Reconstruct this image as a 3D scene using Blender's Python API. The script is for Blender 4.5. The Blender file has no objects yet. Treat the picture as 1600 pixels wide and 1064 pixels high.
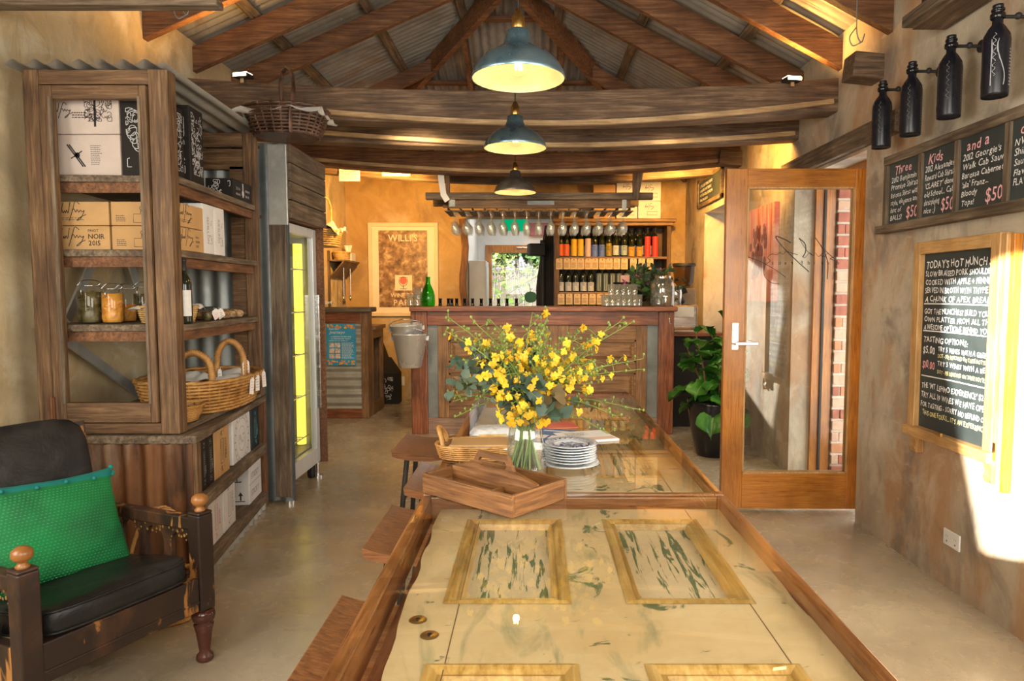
import bpy, bmesh, math, random
from mathutils import Vector, Matrix, Euler, noise
R = math.radians
PI = math.pi
SC = bpy.context.scene
COL = SC.collection

# ------------------------------------------------------------------ camera, light, exposure
F = 1600*24/36
CX, CY = 835.0, 532.0
PITCH = math.atan(74/F)
CP, SP = math.cos(PITCH), math.sin(PITCH)
EYE = Vector((0, 0, 1.31))
cam_d = bpy.data.cameras.new('camera')
cam_d.lens = 24; cam_d.sensor_width = 36; cam_d.shift_x = -35/1600
cam_d.clip_start = .05; cam_d.clip_end = 500
cam = bpy.data.objects.new('camera', cam_d); COL.objects.link(cam)
cam.location = EYE; cam.rotation_euler = (PI/2-PITCH, 0, 0)
SC.camera = cam
SC.view_settings.view_transform = 'Standard'
SC.view_settings.look = 'None'
SC.view_settings.gamma = 1
SC.view_settings.use_curve_mapping = False
SC.view_settings.exposure = 0.85

w = bpy.data.worlds.new('world'); SC.world = w; w.use_nodes = True
nt = w.node_tree; bg = nt.nodes['Background']
sky = nt.nodes.new('ShaderNodeTexSky'); sky.sky_type = 'HOSEK_WILKIE'
sky.sun_direction = (-.55, -.8, .25); sky.turbidity = 4
mixn = nt.nodes.new('ShaderNodeMixRGB'); mixn.inputs[0].default_value = .55
mixn.inputs[2].default_value = (.9, .95, 1, 1)
nt.links.new(sky.outputs[0], mixn.inputs[1]); nt.links.new(mixn.outputs[0], bg.inputs[0])
bg.inputs[1].default_value = 1.0

def lamp(name, kind, loc, energy, color=(1, 1, 1), direction=None, **kw):
    d = bpy.data.lights.new(name, kind); d.energy = energy; d.color = color
    for k, v in kw.items(): setattr(d, k, v)
    o = bpy.data.objects.new(name, d); COL.objects.link(o); o.location = loc
    if direction is not None:
        o.rotation_euler = Vector(direction).to_track_quat('-Z', 'Y').to_euler()
    return o
SC.cycles.transparent_max_bounces = 40
SC.cycles.max_bounces = 10; SC.cycles.diffuse_bounces = 6; SC.cycles.glossy_bounces = 5
SC.cycles.sample_clamp_indirect = 6
lamp('sun', 'SUN', (-4, -8, 5), 24, (1, .95, .85), (.7, 1, -.27), angle=R(.6))
WARM = (1, .5, .11)
# daylight entering by the front window, the door of the room and the passage; two added side fills
lamp('daylight_front_window', 'AREA', (0, -.93, 1.9), 42, (1, .94, .84), (0, 1, -.08), shape='RECTANGLE', size=1.9, size_y=1.25)
lamp('daylight_side_window', 'AREA', (-2.22, .6, 1.6), 44, (1, .95, .86), (1, .5, -.05), shape='RECTANGLE', size=1.6, size_y=1.3)  # added fill lamp from an unseen, assumed side opening
lamp('east_fill', 'AREA', (1.76, .5, 1.7), 34, (1, .95, .86), (-1, .6, -.02), shape='RECTANGLE', size=1.4, size_y=1.2)  # added fill lamp on the east side, its opening is unseen
lamp('daylight_doorway', 'AREA', (2.34, 4.45, 1.1), 12, (1, .97, .92), (-1, .1, 0), shape='RECTANGLE', size=.8, size_y=1.9)
lamp('daylight_passage', 'AREA', (2.6, 6.9, 1.2), 5, (1, .95, .86), (-1, 0, 0), shape='RECTANGLE', size=1.0, size_y=1.9)
lamp('back_room_light', 'AREA', (-.1, 9.9, 2.5), 11, (1, .97, .92), (0, 0, -1), shape='SQUARE', size=1.2)
# warm wall spotlights fixed behind the tie beams, then two added fill spots
lamp('beam_spot_bag_corner', 'SPOT', (-1.3, 6.5, 2.2), 125, WARM, (-.4, 1, .08), spot_size=R(125), spot_blend=.9, shadow_soft_size=.06)
lamp('beam_spot_wine_corner', 'SPOT', (1.4, 6.5, 2.42), 115, WARM, (.15, 1, -.3), spot_size=R(125), spot_blend=.9, shadow_soft_size=.06)
lamp('beam_spot_door_wall', 'SPOT', (1.35, 5.1, 2.45), 40, WARM, (1, .4, -.25), spot_size=R(110), spot_blend=.8, shadow_soft_size=.05)
lamp('bar_fill_spot', 'SPOT', (-.9, 4.45, 2.3), 70, (1, .74, .42), (.25, 1, -.75), spot_size=R(110), spot_blend=.9, shadow_soft_size=.12)  # added to brighten the bar, no fixture belongs to it
lamp('floor_fill_spot', 'SPOT', (.9, 4.45, 2.3), 32, (1, .74, .42), (.1, 1, -.9), spot_size=R(110), spot_blend=.9, shadow_soft_size=.12)  # extra fill for the floor before the bar, without a fixture

def ray(px, py):
    dx = (px-CX)/F; dv = (CY-py)/F
    return Vector((dx, CP+dv*SP, -SP+dv*CP))
def atY(px, py, y): r = ray(px, py); return EYE+r*(y/r.y)
def atX(px, py, x): r = ray(px, py); return EYE+r*(x/r.x)
def atZ(px, py, z): r = ray(px, py); return EYE+r*((z-EYE.z)/r.z)

# ------------------------------------------------------------------ materials
MATS = {}
def new_mat(name):
    m = bpy.data.materials.new(name); m.use_nodes = True
    m.node_tree.nodes.clear()
    return m, m.node_tree
def node(nt, t, **kw):
    n = nt.nodes.new(t)
    for k, v in kw.items(): setattr(n, k, v)
    return n
def c4(c): return (c[0], c[1], c[2], 1)
def mat(name, cols, scale=(1, 1, 1), nscale=6, detail=6, rough=(.5, .7), metal=0, bump=.15, dist=.4, emit=0, sheen=0, stops=None, coat=0, nrough=.6, spec=.5):
    """Noise driven colour over the thing's own coordinates."""
    if name in MATS: return MATS[name]
    if not isinstance(cols[0], (tuple, list)): cols = [tuple(v*.85 for v in cols), cols]
    m, nt = new_mat(name); L = nt.links.new
    out = node(nt, 'ShaderNodeOutputMaterial'); b = node(nt, 'ShaderNodeBsdfPrincipled')
    tc = node(nt, 'ShaderNodeTexCoord'); mp = node(nt, 'ShaderNodeMapping'); mp.inputs['Scale'].default_value = scale
    nz = node(nt, 'ShaderNodeTexNoise'); nz.inputs['Scale'].default_value = nscale; nz.inputs['Detail'].default_value = detail
    nz.inputs['Distortion'].default_value = dist; nz.inputs['Roughness'].default_value = nrough
    cr = node(nt, 'ShaderNodeValToRGB'); e = cr.color_ramp.elements
    n = len(cols)
    st = stops or [.3+.42*i/(n-1) for i in range(n)]
    e[0].position = st[0]; e[0].color = c4(cols[0]); e[1].position = st[-1]; e[1].color = c4(cols[-1])
    for i in range(1, n-1):
        q = e.new(st[i]); q.color = c4(cols[i])
    L(tc.outputs['Object'], mp.inputs[0]); L(mp.outputs[0], nz.inputs['Vector']); L(nz.outputs['Fac'], cr.inputs[0])
    L(cr.outputs[0], b.inputs['Base Color'])
    mr = node(nt, 'ShaderNodeMapRange'); mr.inputs[1].default_value = .3; mr.inputs[2].default_value = .7
    mr.inputs[3].default_value = rough[0]; mr.inputs[4].default_value = rough[1]
    L(nz.outputs['Fac'], mr.inputs[0]); L(mr.outputs[0], b.inputs['Roughness'])
    b.inputs['Metallic'].default_value = metal
    b.inputs['Specular IOR Level'].default_value = spec
    if coat: b.inputs['Coat Weight'].default_value = coat; b.inputs['Coat Roughness'].default_value = .12
    if sheen: b.inputs['Sheen Weight'].default_value = sheen
    if emit:
        L(cr.outputs[0], b.inputs['Emission Color']); b.inputs['Emission Strength'].default_value = emit
    if bump:
        bp = node(nt, 'ShaderNodeBump'); bp.inputs['Strength'].default_value = bump; bp.inputs['Distance'].default_value = .02
        L(nz.outputs['Fac'], bp.inputs['Height']); L(bp.outputs[0], b.inputs['Normal'])
    L(b.outputs[0], out.inputs[0])
    MATS[name] = m
    return m
def wood(name, dark, mid, light, axis='x', rough=(.45, .7), grain=1.0, bump=.25, coat=0):
    """Wood with the grain along one axis of the piece, knots and pores."""
    key = name+'_'+axis
    if key in MATS: return MATS[key]
    m, nt = new_mat(key); L = nt.links.new
    out = node(nt, 'ShaderNodeOutputMaterial'); b = node(nt, 'ShaderNodeBsdfPrincipled')
    tc = node(nt, 'ShaderNodeTexCoord'); mp = node(nt, 'ShaderNodeMapping')
    s = {'x': (1.6, 26, 26), 'y': (26, 1.6, 26), 'z': (26, 26, 1.6)}[axis]
    mp.inputs['Scale'].default_value = s
    oi = node(nt, 'ShaderNodeObjectInfo'); va = node(nt, 'ShaderNodeVectorMath', operation='ADD')
    vm = node(nt, 'ShaderNodeVectorMath', operation='SCALE'); vm.inputs['Scale'].default_value = 7.3
    cb = node(nt, 'ShaderNodeCombineXYZ')
    for i in range(3): L(oi.outputs['Random'], cb.inputs[i])
    L(cb.outputs[0], vm.inputs[0])
    L(tc.outputs['Object'], mp.inputs[0]); L(mp.outputs[0], va.inputs[0]); L(vm.outputs[0], va.inputs[1])
    nz = node(nt, 'ShaderNodeTexNoise'); nz.inputs['Scale'].default_value = 2.2*grain; nz.inputs['Detail'].default_value = 9
    nz.inputs['Distortion'].default_value = .45; nz.inputs['Roughness'].default_value = .68
    L(va.outputs[0], nz.inputs['Vector'])
    n2 = node(nt, 'ShaderNodeTexNoise'); n2.inputs['Scale'].default_value = 4.2; n2.inputs['Detail'].default_value = 7
    L(tc.outputs['Object'], n2.inputs['Vector'])
    cr = node(nt, 'ShaderNodeValToRGB'); e = cr.color_ramp.elements
    e[0].position = .33; e[0].color = c4(dark); e[1].position = .68; e[1].color = c4(light)
    q = e.new(.5); q.color = c4(mid)
    L(nz.outputs['Fac'], cr.inputs[0])
    mx = node(nt, 'ShaderNodeMixRGB', blend_type='MULTIPLY'); mx.inputs[0].default_value = .55
    cr2 = node(nt, 'ShaderNodeValToRGB'); e = cr2.color_ramp.elements
    e[0].position = .36; e[0].color = (.34, .3, .27, 1); e[1].position = .6; e[1].color = (1, 1, 1, 1)
    L(n2.outputs['Fac'], cr2.inputs[0]); L(cr.outputs[0], mx.inputs[1]); L(cr2.outputs[0], mx.inputs[2])
    L(mx.outputs[0], b.inputs['Base Color'])
    mr = node(nt, 'ShaderNodeMapRange'); mr.inputs[1].default_value = .3; mr.inputs[2].default_value = .7
    mr.inputs[3].default_value = rough[0]; mr.inputs[4].default_value = rough[1]
    L(nz.outputs['Fac'], mr.inputs[0]); L(mr.outputs[0], b.inputs['Roughness'])
    if coat: b.inputs['Coat Weight'].default_value = coat; b.inputs['Coat Roughness'].default_value = .15
    bp = node(nt, 'ShaderNodeBump'); bp.inputs['Strength'].default_value = bump; bp.inputs['Distance'].default_value = .01
    L(nz.outputs['Fac'], bp.inputs['Height']); L(bp.outputs[0], b.inputs['Normal'])
    L(b.outputs[0], out.inputs[0])
    MATS[key] = m
    return m
def patchy(name, base, patches, rough=(.6, .85), bump=.3, metal=0, scale=(1, 1, 1)):
    """Base colours with overlaid stain layers. patches: (colour, noise scale, low, high, strength, seed, stretch)"""
    if name in MATS: return MATS[name]
    m, nt = new_mat(name); L = nt.links.new
    out = node(nt, 'ShaderNodeOutputMaterial'); b = node(nt, 'ShaderNodeBsdfPrincipled')
    tc = node(nt, 'ShaderNodeTexCoord')
    def nz(s, seed, stretch=(1, 1, 1), det=7, dist=.6):
        mp = node(nt, 'ShaderNodeMapping'); mp.inputs['Location'].default_value = (seed*3.7, seed*1.9, seed*5.1)
        mp.inputs['Scale'].default_value = stretch
        n = node(nt, 'ShaderNodeTexNoise'); n.inputs['Scale'].default_value = s; n.inputs['Detail'].default_value = det
        n.inputs['Distortion'].default_value = dist; n.inputs['Roughness'].default_value = .62
        L(tc.outputs['Object'], mp.inputs[0]); L(mp.outputs[0], n.inputs['Vector'])
        return n.outputs['Fac']
    cr = node(nt, 'ShaderNodeValToRGB'); e = cr.color_ramp.elements
    e[0].position = .32; e[0].color = c4(base[0]); e[1].position = .7; e[1].color = c4(base[1])
    L(nz(2.2, 0), cr.inputs[0]); cur = cr.outputs[0]
    for col, s, lo, hi, st, seed, stretch in patches:
        mr = node(nt, 'ShaderNodeMapRange'); mr.inputs[1].default_value = lo; mr.inputs[2].default_value = hi; mr.inputs[4].default_value = st
        L(nz(s, seed, stretch), mr.inputs[0])
        mx = node(nt, 'ShaderNodeMixRGB'); mx.inputs[2].default_value = c4(col)
        L(mr.outputs[0], mx.inputs[0]); L(cur, mx.inputs[1]); cur = mx.outputs[0]
    L(cur, b.inputs['Base Color'])
    f = nz(9, 4, scale, 9)
    mr = node(nt, 'ShaderNodeMapRange'); mr.inputs[1].default_value = .3; mr.inputs[2].default_value = .7
    mr.inputs[3].default_value = rough[0]; mr.inputs[4].default_value = rough[1]
    L(f, mr.inputs[0]); L(mr.outputs[0], b.inputs['Roughness'])
    b.inputs['Metallic'].default_value = metal
    if bump:
        bp = node(nt, 'ShaderNodeBump'); bp.inputs['Strength'].default_value = bump; bp.inputs['Distance'].default_value = .03
        L(nz(5, 9, (1, 1, 1), 5), bp.inputs['Height']); L(bp.outputs[0], b.inputs['Normal'])
    L(b.outputs[0], out.inputs[0])
    MATS[name] = m
    return m
def glass(name, tint=(1, 1, 1), ior=1.45, rough=0.0, refl=1.0, density=0.0):
    """Thin clear glass: sees through, mirrors more at a grazing angle."""
    if name in MATS: return MATS[name]
    m, nt = new_mat(name); L = nt.links.new
    out = node(nt, 'ShaderNodeOutputMaterial')
    t = node(nt, 'ShaderNodeBsdfTransparent'); t.inputs[0].default_value = c4(tint)
    g = node(nt, 'ShaderNodeBsdfGlossy'); g.inputs['Roughness'].default_value = rough
    fr = node(nt, 'ShaderNodeFresnel'); fr.inputs[0].default_value = ior
    mu = node(nt, 'ShaderNodeMath', operation='MULTIPLY', use_clamp=True); mu.inputs[1].default_value = refl
    mx = node(nt, 'ShaderNodeMixShader')
    ge = node(nt, 'ShaderNodeNewGeometry'); inv = node(nt, 'ShaderNodeMath', operation='SUBTRACT'); inv.inputs[0].default_value = 1
    L(ge.outputs['Backfacing'], inv.inputs[1]); m2 = node(nt, 'ShaderNodeMath', operation='MULTIPLY'); L(fr.outputs[0], m2.inputs[0]); L(inv.outputs[0], m2.inputs[1])
    L(m2.outputs[0], mu.inputs[0]); L(mu.outputs[0], mx.inputs[0]); L(t.outputs[0], mx.inputs[1]); L(g.outputs[0], mx.inputs[2])
    last = mx.outputs[0]
    if density:      # faint diffuse white, the glow of lit glasses put into the material
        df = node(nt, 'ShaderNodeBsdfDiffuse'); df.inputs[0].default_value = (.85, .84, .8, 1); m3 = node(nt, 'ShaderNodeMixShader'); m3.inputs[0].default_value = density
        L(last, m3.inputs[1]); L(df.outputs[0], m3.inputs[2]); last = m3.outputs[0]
    L(last, out.inputs[0])
    MATS[name] = m
    return m
def glow(name, col, strength):
    if name in MATS: return MATS[name]
    m, nt = new_mat(name)
    out = node(nt, 'ShaderNodeOutputMaterial'); e = node(nt, 'ShaderNodeEmission')
    e.inputs[0].default_value = c4(col); e.inputs[1].default_value = strength
    nt.links.new(e.outputs[0], out.inputs[0]); MATS[name] = m
    return m

PLASTER_GREY = patchy('plaster_grey', ((.36, .3, .22), (.58, .5, .37)), [
    ((.44, .23, .1), 2.4, .5, .62, .7, 1, (1, 1, .35)), ((.2, .165, .135), 2.6, .51, .63, .75, 2, (1, 1, .6)),
    ((.62, .55, .43), 2.2, .53, .66, .65, 3, (1, 1, 1)), ((.3, .15, .07), 7, .58, .7, .5, 5, (1, 1, .4)), ((.68, .6, .48), 16, .62, .72, .5, 7, (1, .3, 1))])
PLASTER_PALE = patchy('plaster_pale', ((.44, .34, .19), (.68, .55, .34)), [
    ((.24, .2, .14), 2.2, .5, .64, .65, 1, (1, 1, .5)), ((.6, .4, .16), 2.2, .53, .66, .55, 6, (1, 1, .5)),
    ((.72, .66, .5), 3.4, .54, .66, .55, 3, (1, 1, 1))])
PLASTER_OCHRE = patchy('plaster_ochre', ((.36, .215, .075), (.54, .36, .15)), [
    ((.24, .15, .07), 1.9, .5, .64, .7, 2, (1, 1, .7)), ((.56, .48, .35), 1.8, .52, .66, .65, 5, (1, 1, 1)),
    ((.34, .2, .07), 4, .58, .72, .5, 8, (1, 1, .6))])
WHITE_WALL = mat('white_wall', ((.62, .62, .6), (.72, .72, .7)), rough=(.7, .9), bump=.03)
CONCRETE = patchy('polished_concrete', ((.36, .3, .21), (.52, .44, .31)), [
    ((.3, .25, .18), .9, .46, .7, .5, 1, (1, 1, 1)), ((.62, .55, .4), 1.2, .5, .72, .5, 2, (1, 1, 1)),
    ((.5, .38, .19), 1.1, .5, .66, .5, 7, (1, 1, 1)), ((.3, .25, .18), 14, .64, .72, .35, 5, (1, 1, 1))], rough=(.16, .34), bump=.03)
IRON_ROOF = patchy('roof_iron', ((.24, .225, .2), (.42, .4, .35)), [
    ((.5, .45, .38), 3, .55, .75, .6, 1, (1, .3, 1)), ((.22, .1, .04), 2.2, .55, .7, .6, 2, (1, 1, 1)),
    ((.12, .1, .08), 1.2, .5, .7, .6, 4, (1, 1, 1)), ((.62, .58, .5), 20, .66, .74, .7, 6, (1, 1, 1))], rough=(.4, .65), bump=.1, metal=.25)
GALV = patchy('galvanised_iron', ((.4, .41, .38), (.58, .58, .54)), [
    ((.66, .66, .62), 9, .5, .7, .5, 1, (1, 1, 1)), ((.4, .32, .2), 3, .58, .75, .5, 2, (1, 1, .4)),
    ((.3, .31, .3), 5, .56, .7, .5, 3, (1, 1, 1))], rough=(.35, .55), bump=.08, metal=.6)
GALV_DARK = patchy('weathered_iron', ((.14, .16, .16), (.3, .32, .31)), [
    ((.42, .44, .42), 3, .55, .75, .6, 1, (1, 1, .3)), ((.2, .12, .07), 3, .58, .75, .5, 2, (1, 1, .4))], rough=(.35, .6), bump=.1, metal=.5)
RUST = patchy('rusted_iron', ((.13, .05, .018), (.26, .115, .045)), [
    ((.045, .022, .013), 5, .47, .6, .85, 1, (1, 1, .12)), ((.36, .27, .19), 6, .56, .68, .6, 2, (1, 1, .14)),
    ((.42, .17, .05), 9, .55, .68, .6, 3, (1, 1, .2))], rough=(.45, .7), bump=.2, metal=.35)
def BEAM(a='x'): return wood('old_beam', (.05, .03, .018), (.15, .09, .05), (.3, .2, .12), a, rough=(.6, .85), bump=.5)
def RAFT(a='x'): return wood('red_rafter', (.07, .028, .012), (.2, .085, .033), (.33, .16, .07), a, rough=(.55, .8), bump=.4)
def PINE(a='x'): return wood('aged_pine', (.055, .026, .01), (.15, .078, .032), (.27, .16, .075), a, rough=(.5, .75), bump=.3, grain=1.3)
def GREYWOOD(a='x'): return wood('grey_timber', (.06, .042, .026), (.17, .12, .075), (.32, .245, .165), a, rough=(.6, .85), bump=.4)
def OAK(a='x'): return wood('honey_door', (.33, .1, .008), (.48, .17, .014), (.58, .245, .035), a, rough=(.25, .4), grain=1.8, bump=.06, coat=.3)
def YELLOWWOOD(a='x'): return wood('light_frame', (.4, .2, .06), (.55, .31, .11), (.66, .42, .19), a, rough=(.4, .6), grain=1.8, bump=.08)
def REDGUM(a='x'): return wood('red_gum', (.1, .028, .012), (.26, .085, .035), (.42, .17, .075), a, rough=(.3, .5), bump=.2, coat=.15)
def BARDOOR(a='x'): return wood('bar_panel', (.12, .06, .022), (.26, .135, .055), (.4, .23, .11), a, rough=(.4, .6), bump=.2)
def STOOL(a='x'): return wood('stool_wood', (.1, .036, .012), (.26, .1, .035), (.4, .185, .07), a, rough=(.3, .48), grain=1.8, bump=.12, coat=.2)
def TRIM(a='x'): return wood('table_trim', (.14, .045, .012), (.26, .1, .028), (.36, .16, .055), a, rough=(.25, .42), grain=2.0, bump=.1, coat=.3)
def CADDY(a='x'): return wood('caddy_wood', (.1, .036, .009), (.21, .085, .022), (.33, .15, .045), a, rough=(.4, .55), grain=2.0, bump=.15)
DARKWOOD = patchy('worn_dark_lacquer', ((.013, .006, .004), (.032, .013, .007)), [
    ((.42, .18, .045), 9, .59, .63, .85, 1, (1, 1, .4)), ((.16, .06, .02), 3, .54, .68, .6, 2, (1, 1, .6))], rough=(.38, .55), bump=.1)
KNOBWOOD = mat('turned_knob_wood', ((.2, .075, .015), (.34, .14, .032)), nscale=9, rough=(.3, .45), bump=.05)
LEATHER = mat('black_leather', ((.006, .006, .006), (.012, .0115, .011), (.03, .028, .026)), nscale=7, rough=(.3, .5), bump=.35, detail=8, spec=.3)
BLACK = mat('black_matte', ((.01, .01, .01), (.022, .021, .02)), rough=(.5, .7), bump=.03)
BLACKGLOSS = mat('black_gloss', ((.006, .006, .008), (.012, .012, .014)), rough=(.1, .18), bump=0)
CHALK = mat('chalkboard', ((.018, .024, .024), (.035, .045, .044), (.06, .075, .072)), nscale=3, rough=(.5, .7), bump=.02)
WHITE = mat('white_paint', ((.74, .74, .72), (.82, .82, .8)), rough=(.5, .6), bump=.02)
PAPER = mat('white_paper', ((.72, .71, .68), (.8, .79, .76)), rough=(.7, .9), bump=.03)
CARTON_WHITE = mat('white_carton', ((.64, .63, .62), (.74, .73, .71)), rough=(.6, .75), bump=.02)
CARTON_PINK = mat('pale_carton', ((.5, .41, .35), (.62, .52, .45)), rough=(.6, .75), bump=.02)
CARTON_KRAFT = mat('kraft_carton', ((.45, .26, .1), (.56, .34, .14)), rough=(.7, .85), bump=.04)
CARTON_BLACK = mat('black_carton', ((.012, .0095, .008), (.022, .018, .015)), rough=(.55, .7), bump=.02, spec=.25)
CARTON_TEAL = mat('dark_teal_carton', ((.006, .018, .022), (.012, .03, .036)), rough=(.4, .55), bump=.02)
INK = mat('black_ink', ((.012, .012, .012), (.025, .024, .022)), bump=0)
INK_GREY = mat('grey_ink', ((.2, .19, .18), (.27, .26, .25)), bump=0)
INK_RED = mat('red_ink', ((.6, .1, .06), (.7, .16, .1)), bump=0)
CHALK_WHITE = mat('white_chalk', ((.8, .8, .78), (.9, .9, .88)), bump=0)
CHALK_PINK = mat('pink_chalk', ((.85, .42, .44), (.9, .5, .5)), bump=0)
CHALK_YELLOW = mat('yellow_chalk', ((.8, .7, .28), (.88, .8, .4)), bump=0)
SILVER_INK = mat('silver_print', ((.5, .5, .5), (.66, .66, .66)), bump=0)
TEAL_INK = mat('teal_print', ((.15, .5, .52), (.25, .62, .64)), bump=0)
STEEL = mat('brushed_steel', ((.6, .6, .6), (.75, .75, .74)), scale=(1, 1, 8), rough=(.16, .3), metal=1, bump=.02)
ALU = mat('aluminium', ((.58, .61, .62), (.7, .73, .74)), scale=(8, 8, 1), rough=(.3, .42), metal=.3, bump=.02)
ZINC = mat('zinc_bucket', ((.6, .63, .66), (.78, .8, .82)), nscale=2, rough=(.22, .32), metal=.6, bump=.01)
BRASS = mat('aged_brass', ((.5, .3, .08), (.66, .43, .14)), rough=(.25, .4), metal=1, bump=.03)
PEWTER = mat('blued_shade', ((.1, .2, .28), (.2, .34, .43), (.36, .5, .57)), nscale=5, rough=(.2, .38), metal=.85, bump=.05)
SHADE_IN = mat('shade_lining', ((.22, .18, .12), (.34, .28, .2)), rough=(.35, .5), bump=.02)
WICKER = mat('honey_wicker', ((.22, .09, .02), (.46, .23, .06), (.62, .36, .12)), nscale=14, rough=(.4, .6), bump=.2)
WICKER_DARK = mat('dark_wicker', ((.03, .015, .009), (.1, .05, .03), (.24, .14, .09)), nscale=14, rough=(.35, .55), bump=.2)
STRAW = mat('straw_weave', ((.35, .2, .06), (.58, .38, .14), (.7, .5, .22)), nscale=18, rough=(.55, .75), bump=.3)
CLEAR = glass('clear_glass', (.97, .985, .98))
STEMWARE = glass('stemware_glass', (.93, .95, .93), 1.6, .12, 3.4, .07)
VASE_GLASS = glass('vase_glass', (.95, .97, .96), 1.5, .02, 2.4, .02)
DOOR_GLASS = glass('door_glass', (.96, .97, .96), 1.55, 0, 3.0)
PANE = glass('window_glass', (.98, .99, .985), 1.5)
TABLE_GLASS = glass('table_glass', (.985, .985, .965), 1.55)
GREEN_GLASS = glass('green_glass', (.12, .62, .12), 1.5)
WATER = glass('water', (.93, .96, .95), 1.15)
BOTTLE = mat('bottle_glass', ((.008, .012, .006), (.015, .02, .01)), rough=(.06, .12), bump=0)
BOTTLE_MATTE = mat('frosted_black_bottle', ((.006, .007, .012), (.012, .013, .02)), rough=(.25, .34), bump=0)
LEAF_GREEN = mat('fig_leaf', ((.012, .06, .008), (.035, .15, .015), (.1, .28, .035)), nscale=5, rough=(.25, .4), bump=.1)
EUC = mat('eucalyptus_leaf', ((.02, .045, .028), (.055, .095, .06), (.13, .16, .09)), nscale=6, rough=(.45, .6), bump=.06)
STEM = mat('flower_stem', ((.1, .17, .03), (.25, .33, .06)), nscale=9, rough=(.45, .6), bump=.05)
YELLOW = mat('yellow_petal', ((.55, .27, .004), (.7, .42, .006), (.78, .54, .02)), nscale=9, rough=(.5, .65), bump=.05)
STICK = mat('brown_branch', ((.08, .04, .02), (.2, .11, .05)), nscale=9, rough=(.6, .8), bump=.2)

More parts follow.
